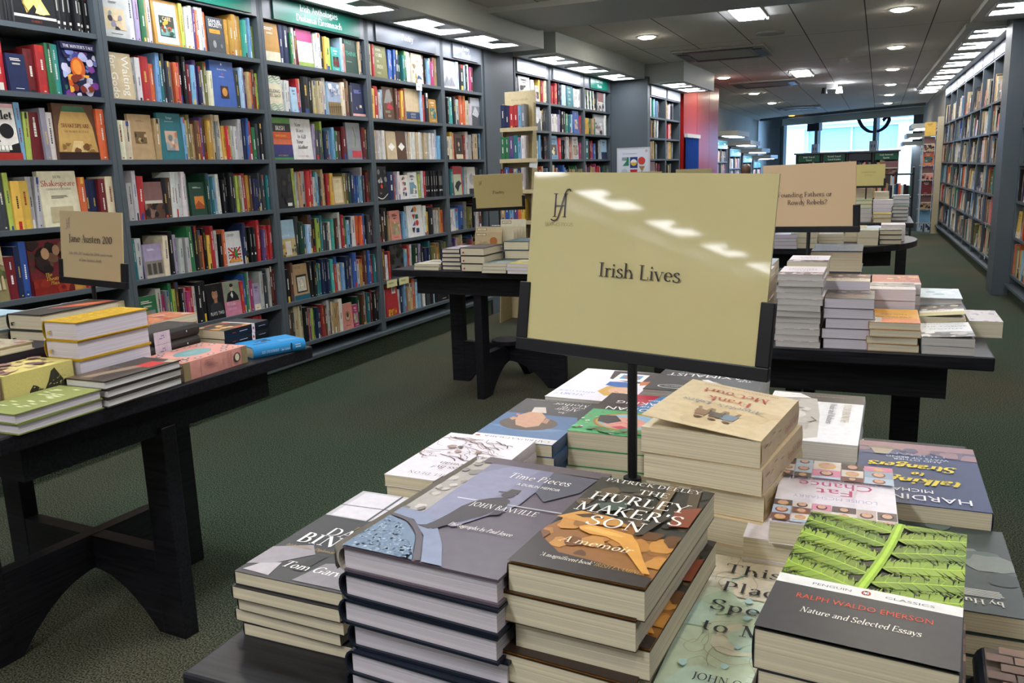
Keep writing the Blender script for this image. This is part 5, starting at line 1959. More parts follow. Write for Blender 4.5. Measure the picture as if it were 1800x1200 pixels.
def a_fat(a):
    a.rect(0, 0, 1, 1, '#e0d9de')
    a.fv = False
    tiles(a, .70, 1, 31)
    tiles(a, .0, .32, 33)
    a.fv = True
    a.text('LOUISE MCSHARRY', .5, .325, .0085, '#a8a2b8', 'c', font='sans', maxw=.7)
    a.text('Fat', .5, .40, .018, '#a82860', 'c', font='sans', sx=1.25)
    a.text('Chance', .5, .505, .018, '#a82860', 'c', font='sans', maxw=.7)
    a.text('A brave, funny and moving story', .5, .61, .005, '#a86a88', 'c', font='sans')

def a_angela(a):
    a.rect(0, 0, 1, 1, '#d0bc97')
    rr = random.Random(8)
    a.blobs(10, (0, .45, 1, .95), ['#cdb78f', '#d4c29e', '#c6af88'], rr, .1, .22)
    a.blobs(10, (.30, .62, .68, .76), ['#7a6248', '#4f4436', '#5b6f80', '#8a6a4c', '#3a342e'], rr, .02, .05)
    for x, cc in ((.36, '#6a7d8c'), (.48, '#4a4038'), (.60, '#86644a')):
        a.ell(x, .80, .032, .036, '#a88a6a')
        a.ell(x, .815, .032, .022, '#4a3626')
        a.poly([(x - .06, .66), (x - .045, .77), (x + .045, .77), (x + .07, .66)], cc)
        a.line([(x - .03, .66), (x - .05, .60)], .004, '#8a7054')
        a.line([(x + .04, .66), (x + .06, .60)], .004, '#8a7054')
    a.text("Angela's Ashes", .5, .47, .0115, '#6a7488', 'c', it=.3, maxw=.82)
    a.text('Frank', .5, .33, .0165, '#a83a2c', 'c', bold=1.2)
    a.text('McCourt', .5, .17, .0165, '#a83a2c', 'c', maxw=.74, bold=1.2)
    a.text('THE INTERNATIONAL BESTSELLER', .5, .07, .005, '#a8603c', 'c', maxw=.7)

def a_angela_spine(a):
    rr = random.Random(14)
    a.blobs(8, (.05, .1, .5, .9), ['#7a6a66', '#9a4a44', '#8a7a6a', '#b8a48a'], rr, .02, .06)
    a.text("Angela's Ashes", .55, .3, .010, '#a84a44', it=.2, maxw=.4)

def a_ivor(a):
    a.rect(0, 0, 1, 1, '#dedcdc')
    a.rect(0, .80, 1, 1, '#4c463e')
    a.poly([(.38, .08), (.42, .5), (.5, .86), (1, .92), (1, .12), (.8, .0), (.6, .0)], '#b9b2a8')
    rr = random.Random(6)
    a.blobs(16, (.5, .1, 1, .85), ['#a8a096', '#c8c2b8', '#8f877c', '#d0cac0'], rr, .05, .12)
    a.poly([(.56, .86), (.7, .96), (1, .97), (1, .82), (.8, .84)], '#e6e2dc')
    a.poly([(.62, .5), (.8, .55), (.94, .5), (.8, .46)], '#5a5048')
    a.ell(.8, .505, .04, .03, '#1f1a17')
    a.line([(.5, .45), (.44, .38), (.52, .34)], .003, '#7a7066')
    a.line([(.6, .62), (.8, .67), (.96, .62)], .004, '#8a8076')
    a.fv = False
    a.text('IVOR BROWNE', .20, .24, .011, '#a8905c', rot=PI / 2, maxw=.8)
    a.text('Music and Madness', .34, .24, .010, '#3c3c44', rot=PI / 2, maxw=.9)
    a.fv = True
    a.text('Introduction by Colm Tóibín', .5, .90, .005, '#b0a898', 'c', maxw=.6)

def a_maxim(a):
    a.rect(0, 0, 1, 1, '#2f2c2b')
    rr = random.Random(16)
    a.blobs(12, (.05, .1, .95, .6), ['#3c3836', '#262322', '#44403c'], rr, .08, .18)
    a.poly([(.28, .30), (.42, .46), (.56, .34), (.5, .24), (.36, .2)], '#a89080')
    a.poly([(.36, .36), (.5, .52), (.56, .50), (.46, .34)], '#d8d4d8')
    a.text('THE', .1, .53, .010, '#e4e2de', font='sans')
    a.text('MAXIMALIST', .5, .60, .0215, '#f0eeea', 'c', font='sans', maxw=.96, bold=1.5)
    a.text('THE RISE AND FALL OF', .5, .73, .0045, '#d8d4cc', 'c', font='sans')
    a.text("TONY O'REILLY", .5, .77, .0125, '#e8e6e2', 'c', font='sans', maxw=.72)
    a.text('Matt Cooper', .42, .88, .0100, '#e8e6e2', 'c', it=.15)
    a.poly([(.70, .86), (.78, .93), (.9, .93), (.94, .87), (.84, .83), (.74, .83)], '#b05a50')
    a.ell(.76, .15, .14, .07, '#d8d4cc')
    a.ell(.76, .15, .125, .058, '#2f2c2b')
    a.text('UPDATED', .76, .14, .005, '#d8d4cc', 'c', font='sans')

def a_woman(a):
    a.rect(0, 0, 1, 1, '#4f9a62')
    rr = random.Random(18)
    a.rect(0, .55, 1, 1, '#33231f')
    a.poly([(.2, 1), (.30, .62), (.55, .5), (.62, .8), (.55, 1)], '#3f78a8')
    a.poly([(.38, 1), (.5, .7), (.66, .72), (.74, 1)], '#a8263a')
    a.ell(.46, .30, .40, .33, '#8a6428')
    a.ell(.46, .30, .37, .30, '#b08a3c')
    a.ell(.46, .30, .34, .27, '#7aa0b4')
    a.ell(.50, .27, .24, .2, '#c78a7a')
    a.poly([(.54, .30), (.66, .42), (.84, .40), (.8, .26), (.66, .22)], '#3a3230')
    a.poly([(.4, .16), (.5, .20), (.6, .16), (.5, .13)], '#b0304a')
    a.line([(.4, .33), (.46, .35), (.5, .33)], .003, '#5a3028')
    a.line([(.34, .26), (.42, .24), (.5, .27), (.58, .24)], .002, '#b8402c')
    for _ in range(34):
        u, v = rr.choice([(rr.uniform(0, .14), rr.uniform(0, .5)), (rr.uniform(.84, 1), rr.uniform(0, .5)), (rr.uniform(0, 1), rr.uniform(0, .09))])
        a.ell(u, v, .018, .018, rr.choice(['#d8b8c0', '#e4dcd8', '#b04a5a', '#2f7a48', '#7ab878']), n=7)
    a.blobs(16, (0, .0, 1, .12), ['#3c8452', '#62ac70', '#2f7444'], rr, .03, .07)
    a.text('WOMAN', .5, .53, .0190, '#e9e5e0', 'c', font='sans', maxw=.9)
    a.text('IN THE', .36, .645, .009, '#e9e5e0', 'c', font='sans')
    a.text('MAKING', .5, .70, .0175, '#e9e5e0', 'c', font='sans', maxw=.9)
    a.text('A MEMOIR', .3, .81, .008, '#e9e5e0', 'c', font='sans')
    a.text("MARY O'NEILL", .5, .04, .0095, '#b03030', 'c', it=.1, maxw=.7)

def a_affair(a):
    a.rect(0, 0, 1, 1, '#3f5f86')
    rr = random.Random(19)
    a.rect(0, .1, 1, .32, '#55789c')
    a.poly([(0, .32), (.2, .26), (.5, .22), (1, .3), (1, .1), (0, .1)], '#46688e')
    a.rect(0, .62, 1, 1, '#2c2a30')
    a.poly([(.0, .5), (.1, .66), (.4, .74), (.75, .7), (1, .66), (1, 1), (0, 1)], '#2d2b31')
    a.ell(.56, .40, .36, .27, '#4b3a30')
    a.poly([(.40, .36), (.44, .56), (.58, .68), (.72, .66), (.8, .56), (.76, .44), (.68, .34), (.52, .30)], '#b4876c')
    a.poly([(.74, .50), (.84, .52), (.86, .47), (.8, .44)], '#b4876c')
    a.poly([(.76, .57), (.85, .60), (.83, .55)], '#b06a5c')
    a.poly([(.34, .42), (.42, .44), (.42, .54), (.36, .52)], '#a0745a')
    a.poly([(.5, .66), (.6, .8), (.74, .78), (.7, .66)], '#c2b6ac')
    a.text('An', .26, .68, .010, '#e0dad2', it=.2)
    a.text('Affair', .14, .755, .014, '#e0dad2', it=.15)
    a.text('with My', .10, .82, .010, '#e0dad2', it=.2)
    a.text('Mother', .08, .875, .016, '#e0dad2', it=.15)
    a.text('A STORY OF ADOPTION, SECRECY AND LOVE', .5, .965, .004, '#b8b4ac', 'c', font='sans')
    a.rect(0, 0, 1, .1, '#d8d4d6')
    a.text('CAITRIONA PALMER', .46, .03, .0095, '#38424e', 'c', maxw=.8)
    a.ell(.94, .05, .03, .03, '#b0382a')

def a_mother(a):
    a.rect(0, 0, 1, 1, '#ddd5db')
    a.poly([(.0, .62), (.2, .6), (.55, .7), (.62, .98), (0, 1)], '#3a3032')
    a.poly([(.12, .36), (.2, .50), (.34, .52), (.46, .44), (.5, .28), (.36, .16), (.2, .2)], '#c69a4a')
    a.ell(.26, .34, .13, .14, '#d2a488')
    a.poly([(.16, .46), (.3, .62), (.5, .60), (.5, .48), (.34, .44)], '#2c5a9c')
    a.poly([(.10, .54), (.0, .58), (.02, .7), (.14, .66)], '#b86a34')
    a.rect(.12, .66, .5, .9, '#e2dcd8')
    a.rect(.18, .72, .44, .86, '#4a8ab0')
    a.ell(.31, .79, .1, .07, '#a8584a')
    a.line([(.3, .30), (.24, .28)], .002, '#a03a34')
    a.text('WHATS YOUR', .94, .20, .0085, '#4a86b4', 'r', it=.15)
    a.text('STORY?', .94, .10, .012, '#4a86b4', 'r', it=.15)

def a_deon(a):
    a.rect(0, 0, 1, 1, '#ded6da')
    rr = random.Random(23)
    for _ in range(46):
        u, v = rr.uniform(.15, .95), rr.uniform(.42, .9)
        s = rr.uniform(.04, .16)
        a0 = rr.uniform(-.6, .6) + .5
        a.line([(min(.99, max(.01, u + s * (i - 2) * math.cos(a0) * .6 + rr.uniform(-.03, .03))), min(.97, max(.38, v + s * (i - 2) * math.sin(a0) * .4 + rr.uniform(-.02, .02)))) for i in range(5)], rr.choice([.0006, .001, .0018]), rr.choice(['#5a3f38', '#7a5a50', '#4a3430']), True)
    a.blobs(7, (.35, .5, .8, .75), ['#8a6a60', '#5f4640', '#a08478'], rr, .02, .06)
    a.text('Horseman,', .40, .28, .012, '#5a4440', 'c', it=.25)
    a.text('Pass By!', .46, .20, .012, '#5a4440', 'c', it=.25)
    a.text('MICHEL DÉON'.replace('É', 'E'), .5, .06, .009, '#6a6064', 'c', maxw=.6, sp=8)

def a_thomson(a):
    a.rect(0, 0, 1, 1, '#2e3a38')
    rr = random.Random(27)
    a.blobs(18, (0, .3, 1, 1), ['#3a4846', '#4a5650', '#263230', '#5a645c', '#6a7068'], rr, .08, .2)
    a.text('by Hugh Thomson', .5, .08, .0095, '#d6d0c2', 'c', bold=1.2)
    a.marks(.12, .22, .7, .008, '#b8b8ae', 5, rr)

def a_brick(a):
    a.rect(0, 0, 1, 1, '#54443c')
    rr = random.Random(29)
    for j in range(16):
        for i in range(6):
            u = i / 6 + (.08 if j % 2 else 0)
            a.rect(min(.99, u + .004), j / 16 + .004, min(1, u + .16), (j + 1) / 16 - .004, rr.choice(['#7a5a48', '#6a4c3e', '#8a6a54', '#5a443a', '#94755c']))
    a.rect(.78, .14, .93, 1, '#0f1c2c')

P = dict
def fgpile(n, make, top, x, y, z0, t, rz, what, under, **k):
    return pile(n, make, x, y, z0, t, rz, what, under, top=top, group='books on the Irish Lives table', **k)

def corner(px, py, w, l, rz):
    """centre of a book whose near, long-wall-side corner stands at (px, py)"""
    return px + w / 2 * math.cos(rz) - l / 2 * math.sin(rz), py + w / 2 * math.sin(rz) + l / 2 * math.cos(rz)

# ------------------------------------------------------------------ the foreground table
def fg():
    g = 'books on the Irish Lives table'
    # dark photographic paperbacks at the near corner
    x, y = corner(-.645, .672, .147, .255, -.02)
    mk = lambda art=None: paperback(.147, .255, .0155, '#2a2a2d', '#2a2a2d', 'page_cream', art)
    fgpile(5, mk, lambda: mk(a_garvin), x, y, TZ, .0155, -.02, 'black and white paperback biography by Tom Garvin, topmost of its pile at the table corner', 'Garvin biographies', jit=.006)
    # grey-mauve hardbacks
    x, y = corner(-.438, .590, .166, .262, -.075)
    mk = lambda art=None: hardback(.166, .262, .0252, '#141b2a' if art is None else '#574c56', '#141b2a' if art is None else '#9d978f', 'page_lilac', art, a_time_spine if art else None)
    fgpile(7, mk, lambda: mk(a_time), x, y, TZ, .0252, -.075, 'mauve hardback Time Pieces with a walking man in a hat, topmost', 'Time Pieces hardbacks', jit=.004)
    # hurley maker's son
    x, y = corner(-.270, .592, .120, .218, -.07)
    mk = lambda art=None: paperback(.120, .218, .0265, '#3a2c1e', '#2a2018', 'page_cream', art)
    def mk2():
        return paperback(.120, .218, .0265, '#3a2c1e', '#2a2018', 'page_cream', a_hurley)
    fgpile(7, mk2, lambda: mk(a_hurley), x, y, TZ, .0265, -.07, "dark orange paperback The Hurley Maker's Son, topmost", "Hurley Maker's Son paperbacks", jit=.009, jr=.03)
    # this place speaks to me
    x, y = corner(-.150, .605, .140, .255, -.02)
    mk = lambda art=None: paperback(.140, .255, .0232, '#bccbb0', '#b4c4a8', 'page_grey', art)
    fgpile(4, mk, lambda: mk(a_place), x, y, TZ, .0232, -.02, 'pale green map-patterned paperback This Place Speaks to Me, topmost', 'pale map-patterned paperbacks')
    # brick-patterned books carrying the fern-covered classic
    x, y = corner(-.075, .572, .148, .200, -.08)
    mk = lambda art=None: hardback(.148, .200, .0270, '#5a463a', '#4a3a30', 'page_grey', a_brick)
    z = fgpile(4, mk, None, x, y, TZ, .0270, -.08, 'brick-patterned hardback directly under the fern-covered classics', 'brick-patterned hardbacks under the fern-covered classics')
    x, y = corner(-.068, .582, .134, .235, -.10)
    mk = lambda art=None: paperback(.134, .235, .0325, '#37363a', '#37363a', 'page_cream', art)
    fgpile(2, mk, lambda: mk(a_emerson), x, y, z, .0325, -.10, 'black classic with bright green fern leaves on its cover, topmost', 'fern-covered classics', jit=.006)
    # brick and navy books at the table's edge
    mk = lambda art=None: hardback(.130, .215, .030, '#54443c', '#0f1c2c', 'page_white', a_brick)
    fgpile(3, mk, None, .160, .655, TZ, .030, -.05, 'brick-patterned hardback with navy band at the table edge beside the fern classic', 'navy-banded brick-patterned hardbacks')
    # thomson
    mk = lambda art=None: paperback(.138, .195, .0207, '#2e3a38', '#26322f', 'page_cream', art)
    fgpile(5, mk, lambda: mk(flipped(a_thomson)), .0745, .897, TZ, .0207, -.0, 'dark green paperback with pale lettering, topmost, facing away', 'dark green Thomson paperbacks', flip=True)
    # strangers
    mk = lambda art=None: paperback(.140, .225, .0245, '#26365f', '#26365f', 'page_cream', art)
    fgpile(5, mk, lambda: mk(flipped(a_strangers)), .064, 1.112, TZ, .0245, .0, 'navy paperback with yellow script Talking to Strangers, topmost', 'navy Strangers paperbacks', flip=True)
    # fat chance
    mk = lambda art=None: paperback(.122, .19, .0245, '#e0d9de', '#c8bcc4', 'page_cream', art)
    z = fgpile(5, mk, None, -.052, .945, TZ, .0245, .0, 'white photo-collage paperback second in the Fat Chance pile', 'Fat Chance paperbacks', flip=True)
    o = mk(flipped(a_fat))
    o.location = (-.027, .938, z)
    o.rotation_euler = (0, 0, PI + .02)
    tag(o, 'white paperback Fat Chance covered in small face photographs, topmost', 'book', g)
    # angela's ashes
    mk = lambda art=None: paperback(.137, .180, .0308, '#d0bc97', '#c9b48e', 'page_cream', art, spine_art=a_angela_spine, curl=.10 if art else 0)
    fgpile(7, mk, lambda: mk(a_angela), -.158, .985, TZ, .0308, -.13, "tan paperback Angela's Ashes with a lifting cover, topmost of the tallest pile", "Angela's Ashes paperbacks", flip=True, jit=.006)
    # ivor browne
    mk = lambda art=None: paperback(.145, .270, .0240, '#dedcdc', '#d8d6d6', 'page_white', art)
    fgpile(5, mk, lambda: mk(flipped(a_ivor)), -.078, 1.340, TZ, .0240, -.02, 'white paperback with a cropped grey face and dark band, topmost', 'Ivor Browne paperbacks', flip=True)
    # the green rose-covered memoir
    mk = lambda art=None: paperback(.155, .25, .0293, '#4f9a62', '#3c7a4c', 'page_cream', art)
    fgpile(3, mk, lambda: mk(flipped(a_woman)), -.3735, 1.372, TZ, .0293, -.01, 'green flower-bordered memoir with a face in an oval frame, topmost', 'green flower-bordered memoirs', flip=True)
    # affair with my mother
    mk = lambda art=None: paperback(.145, .25, .0205, '#3f5f86', '#2f4a70', 'page_cream', art)
    fgpile(4, mk, lambda: mk(flipped(a_affair)), -.5265, 1.306, TZ, .0205, -.0, "blue paperback An Affair with My Mother with a child's face, topmost", 'blue Affair paperbacks', flip=True)
    # white cover with a fair-haired woman and a snapshot
    mk = lambda art=None: paperback(.165, .24, .0290, '#ddd5db', '#d0c8ce', 'page_white', art)
    fgpile(3, mk, lambda: mk(flipped(a_mother)), -.480, 1.558, TZ, .0290, -.03, 'white paperback with a fair-haired woman and a snapshot, at the far table edge', 'white snapshot-covered paperbacks', flip=True)
    # michel deon
    mk = lambda art=None: paperback(.150, .205, .0176, '#ded6da', '#d6ced2', 'page_cream', art)
    fgpile(5, mk, lambda: mk(flipped(a_deon)), -.556, 1.072, TZ, .0176, -.01, 'white paperback with brown scribbled horse drawing, topmost', 'white horse-sketch paperbacks', flip=True)
    # maximalist
    mk = lambda art=None: paperback(.205, .195, .0325, '#2f2c2b', '#d8d4cc', 'page_white', art)
    fgpile(3, mk, lambda: mk(flipped(a_maxim)), -.287, 1.603, TZ, .0325, -.03, 'charcoal paperback The Maximalist with bold white capitals, topmost', 'charcoal Maximalist paperbacks', flip=True)

fg()

# ------------------------------------------------------------------ the Jane Austen table
def specks(cols, n, seed, s0=.03, s1=.09, extra=None):
    def f(a):
        a.blobs(n, (.03, .03, .97, .97), cols, random.Random(seed), s0, s1)
        if extra:
            extra(a)
    return f

def a_green(a):
    rr = random.Random(41)
    a.rect(.05, .04, .95, .96, '#8d925a')
    a.rect(.07, .055, .93, .945, '#848b50')
    for _ in range(26):
        u, v = rr.uniform(.1, .72), rr.uniform(.08, .9)
        a.poly([(u, v), (u + .06, v + .022), (u + .2, v + .012), (u + .12, v - .012)], '#c9cca0')

def a_gold(a):
    rr = random.Random(42)
    for _ in range(60):
        u, v = rr.uniform(.05, .85), rr.uniform(.05, .92)
        a.poly([(u, v), (u + .04, v + .03), (u + .1, v + .02), (u + .05, v - .01)], rr.choice(['#d9bc50', '#b08a20', '#c8a83a']))

def a_red(a):
    a.poly([(.0, .0), (.6, 0), (.35, .35), (.1, .5), (0, .4)], '#5a4a3c')
    a.poly([(.2, .05), (.42, .1), (.7, .6), (.85, .9), (.6, .86), (.4, .5)], '#8f7a66')
    a.poly([(.8, .86), (.98, .9), (.98, .99), (.7, .99)], '#b8a488')
    a.rect(.50, .62, .88, .86, '#c02a28')
    a.text('AUSTEN', .15, .5, .006, '#b8b0a4', rot=.1)

def a_pink(a):
    rr = random.Random(43)
    a.rect(.03, .03, .97, .97, '#cf8f82')
    a.ell(.5, .5, .24, .36, '#5f8c90')
    a.ell(.5, .5, .22, .34, '#6b979a')
    a.text('JANE', .5, .52, .010, '#b8c4a8', 'c', rot=PI / 2, bold=1.3)
    a.text('AUSTEN', .58, .5, .010, '#b8c4a8', 'c', rot=PI / 2, bold=1.3)
    for u, v in [(.1, .1), (.1, .3), (.1, .5), (.1, .7), (.1, .9), (.9, .1), (.9, .3), (.9, .5), (.9, .7), (.9, .9), (.35, .08), (.65, .08), (.35, .92), (.65, .92), (.22, .2), (.78, .2), (.22, .8), (.78, .8)]:
        a.ell(u, v, .045, .075, '#5d4a56')
        a.ell(u, v, .026, .045, '#dcd4c8')

def a_pink_spine(a):
    for u0, u1 in ((0, .10), (.90, 1)):
        a.rect(u0, 0, u1, 1, '#8f7d5c')
    for u in (.25, .72):
        for k in range(9):
            a.rect(u, .06 + k * .1, u + .008, .11 + k * .1, '#5a4450')
    a.ell(.82, .5, .055, .055, '#4a3a46')
    a.ell(.82, .5, .035, .042, '#d8d0a8')
    a.text('AUSTEN', .66, .5, .008, '#8f6a70', 'c', rot=-PI / 2)
    a.text('JANE', .58, .5, .006, '#8f6a70', 'c', rot=-PI / 2)
    a.marks(.3, .8, .22, .05, '#b07a72', 4, random.Random(4))

def a_vol(a):
    a.marks(.2, .3, .5, .012, '#6a6458', 1, random.Random(1))
    a.rect(.35, .02, .55, .05, '#b03030')

def a_vol_spine(a):
    a.rect(.12, 0, .42, 1, '#cdbfc8')
    for u in (.12, .19, .34, .415):
        a.rect(u, 0, u + .004, 1, '#a89aa6')
    a.marks(.21, .6, .10, .1, '#8a84a8', 2, random.Random(2))
    a.ell(.30, .5, .010, .010, '#a83a48', n=10)
    a.ell(.74, .55, .014, .014, '#e0dccf', n=10)
    a.ell(.75, .55, .010, .010, '#332c28', n=10)

def a_navy(a):
    a.rect(0, 0, 1, .33, '#11151f')
    a.rect(0, .33, 1, .38, '#dcd8da')
    rr = random.Random(45)
    a.rect(.0, .38, 1, 1, '#4a3a26')
    a.blobs(16, (0, .38, 1, 1), ['#c08a4a', '#7a5a34', '#2a2420', '#d0a468', '#9a4a2a'], rr, .06, .16)

def a_navy_spine(a):
    a.rect(.60, 0, .67, 1, '#dcd8da')
    a.ell(.635, .5, .018, .025, '#b0382a', n=12)
    a.marks(.72, .5, .2, .08, '#8a94a8', 1, random.Random(2))
    a.marks(.28, .5, .22, .08, '#b8bcc8', 1, random.Random(2))
    a.marks(.12, .5, .12, .08, '#a83a34', 1, random.Random(2))

def a_blue(a):
    a.rect(.1, .06, .9, .94, '#2f86bd')
    a.rect(.115, .07, .885, .93, '#2a7db4')
    rr = random.Random(46)
    a.blobs(9, (.5, .45, .85, .8), ['#1f3a55', '#24486a'], rr, .04, .1)
    a.poly([(.3, .6), (.36, .62), (.38, .88), (.3, .86)], '#1f3a55')
    for k in range(5):
        a.line([(.14 + k * .05, .1), (.18 + k * .05, .4)], .0015, '#7ab4d8')

def a_blue_spine(a):
    a.text('MAN, LOVE & DEVIANCE'.replace('& ', '').replace('DEVIANCE', 'ROMANCE'), .15, .35, .008, '#cfe4f2', it=.2, maxw=.32)
    a.text("Jane Austen's", .52, .35, .007, '#cfe4f2', it=.2, maxw=.17)
    a.poly([(.70, .2), (.73, .2), (.735, .8), (.71, .9), (.695, .6)], '#17324a')
    a.marks(.78, .6, .14, .1, '#a8cce4', 2, random.Random(3))

def austen():
    g = 'books on the Jane Austen table'
    def pl(n, mk, top, x, y, z0, t, rz, what, under, **k):
        return pile(n, mk, x, y, z0, t, rz, what, under, top=top, group=g, **k)
    mk = lambda: hardback(.140, .217, .0230, '#848b50', '#757c44', 'page_lilac', a_green, board='cloth')
    pl(2, mk, None, -1.703, 1.236, TZ, .0230, .0, 'lime green cloth hardback with white wave pattern, topmost of two', 'two lime green hardbacks', jit=.003, jr=.008)
    mk = lambda: hardback(.132, .236, .0208, '#3a322c', '#2f2824', 'page_white', a_red)
    pl(3, mk, None, -1.692, 1.468, TZ, .0208, .0, 'dark hardback with a red label on its cover, topmost of three', 'three dark red-labelled hardbacks', jit=.004)
    mk = lambda: hardback(.115, .222, .0464, '#b8921f', '#a07e18', 'page_lilac', a_gold, board='cloth', ribbon='#c8a42c')
    pl(4, mk, None, -1.818, 1.513, TZ, .0464, .0, 'thick gold cloth hardback, topmost of the tall pile', 'thick gold hardbacks', jit=.003, jr=.01)
    # boxed set in patterned yellow cloth
    t = empty('boxed_set', (-1.845, 1.305, TZ), 0, 'cream boxed set with a dark ornamental curve on its face', 'book box', g)
    b = MB()
    b.box(-.065, -.09, 0, .065, .09, .097, '#c9bb72')
    a = Art(b, (.065, -.09, 0), (0, 1, 0), (0, 0, 1), .18, .097, eps=.0002)
    pts = [(.28, .02)] + [(.28 + i * .055, [.2, .5, .62, .58, .48, .46, .62, .86, .92, .76, .6, .4][i]) for i in range(12)] + [(.94, .02)]
    a.poly(pts, '#3a362a')
    rr = random.Random(5)
    for _ in range(150):
        i = rr.randint(0, 11)
        u = .28 + i * .055 + rr.uniform(-.02, .02)
        v = rr.uniform(.04, [.2, .5, .62, .58, .48, .46, .62, .86, .92, .76, .6, .4][i] - .04)
        a.poly([(u, v), (u + .015, v + .02), (u + .03, v + .01), (u + .015, v - .01)], rr.choice(['#b0a468', '#8a8050', '#c4b878']))
    a.line([(.10, .10), (.12, .32), (.19, .32), (.19, .2), (.12, .16), (.19, .08)], .004, '#b8704a')
    a.line([(.22, .30), (.27, .32), (.30, .26), (.24, .18), (.3, .08)], .004, '#b8704a')
    a2 = Art(b, (-.065, -.09, .097), (1, 0, 0), (0, 1, 0), .13, .18, eps=.0002)
    a2.blobs(22, (.04, .04, .96, .96), ['#8a6a62', '#a08a5a', '#6a4a50', '#bfa878'], random.Random(6), .05, .14)
    b.obj('slipcase', M['cloth'], t)
    k = MB()
    k.box(-.06, -.0915, .004, .06, -.0905, .093, '#8d7a5a')
    for i in range(5):
        k.box(-.058 + i * .0235, -.0935, .006, -.037 + i * .0235, -.0915, .091, ['#7a6a52', '#8f7a58', '#6a5a48', '#93805c', '#7d6a4e'][i])
    k.obj('spines', M['cloth'], t)
    # black box with plum-coloured flowers, a flowered book lying on it
    t = empty('boxed_set', (-1.985, 1.32, TZ), 0, 'black boxed set with plum flower pattern behind the cream box', 'book box', g)
    b = MB()
    b.box(-.063, -.17, 0, .063, .17, .114, '#2a242a')
    a = Art(b, (.063, -.17, 0), (0, 1, 0), (0, 0, 1), .34, .114, eps=.0002)
    a.rect(.01, .04, .99, .86, '#33202e')
    a.blobs(70, (.02, .06, .98, .84), ['#6f3858', '#7d4462', '#4a2a40', '#84506c', '#3a3a40'], random.Random(8), .012, .035)
    b.obj('slipcase', M['cloth'], t)
    mk = lambda: hardback(.128, .21, .020, '#b0a688', '#9a9078', 'page_cream', specks(['#8a9a9c', '#b08a80', '#c4b898', '#6a7a6c', '#a8605c', '#c9c0aa'], 34, 51, .05, .13))
    pl(1, mk, None, -1.985, 1.30, TZ + .1145, .020, .0, 'pale flower-covered book lying on the black boxed set', '')
    mk = lambda: hardback(.130, .262, .0438, '#33302f', '#2a2624', 'page_cream', lambda a: (a.poly([(.3, .35), (.9, .6), (.95, .95), (.7, .98), (.4, .7)], '#a84a34'), a.poly([(.5, .5), (.8, .7), (.8, .9), (.6, .8)], '#d0784a'), a.rect(.0, .0, .04, 1, '#b8c4cc')), ribbon='#33302f')
    pl(4, mk, None, -2.098, 1.645, TZ, .0438, .02, 'thick black hardback with an orange streak, topmost beneath the Austen sign', 'thick black hardbacks beneath the Austen sign')
    mk = lambda: hardback(.130, .20, .042, '#a9c4d2', '#8fb4c6', 'page_cream', None)
    pl(4, mk, None, -2.255, 1.50, TZ, .042, .0, 'pale blue hardback, topmost of the pile cut by the frame edge', 'pale blue hardbacks')
    mk = lambda: hardback(.115, .195, .0352, '#35322f', '#2f2b29', 'page_cream', a_vol, a_vol_spine)
    pl(3, mk, None, -1.872, 1.752, TZ, .0352, .0, 'dark brown hardback with a pale band on its spine, topmost of three', 'pale-banded brown hardbacks', flip=True, jit=.002, jr=.005)
    mk = lambda: paperback(.165, .243, .0490, '#cf8f82', '#cf8f82', 'page_cream', a_pink, spine_art=a_pink_spine)
    pl(1, mk, None, -1.720, 1.722, TZ, .0490, .0, 'fat salmon pink Jane Austen omnibus with an oval title', '', flip=True)
    mk = lambda: paperback(.122, .195, .0262, '#11151f', '#11151f', 'page_cream', a_navy, spine_art=a_navy_spine)
    pl(3, mk, None, -1.802, 1.972, TZ, .0262, .0, 'navy classic with a painted cover and white spine band, topmost', 'navy white-banded classics', flip=True, jit=.002, jr=.006)
    mk = lambda: hardback(.112, .172, .0345, '#2a7db4', '#2f86bd', 'page_cream', a_blue, a_blue_spine, board='cloth')
    pl(1, mk, None, -1.662, 1.975, TZ, .0345, -.38, 'small bright blue hardback jutting over the table edge', '', flip=True)
    mk = lambda: paperback(.130, .19, .0268, '#c07a52', '#3f9a98', 'page_cream', specks(['#b0583a', '#d09a72', '#8a7a9a', '#c8b0a0', '#a04a30'], 30, 55, .05, .14))
    pl(4, mk, None, -2.005, 1.885, TZ, .0268, .05, 'orange map-covered paperback behind the pale-banded volumes, topmost', 'orange map-covered paperbacks')

austen()

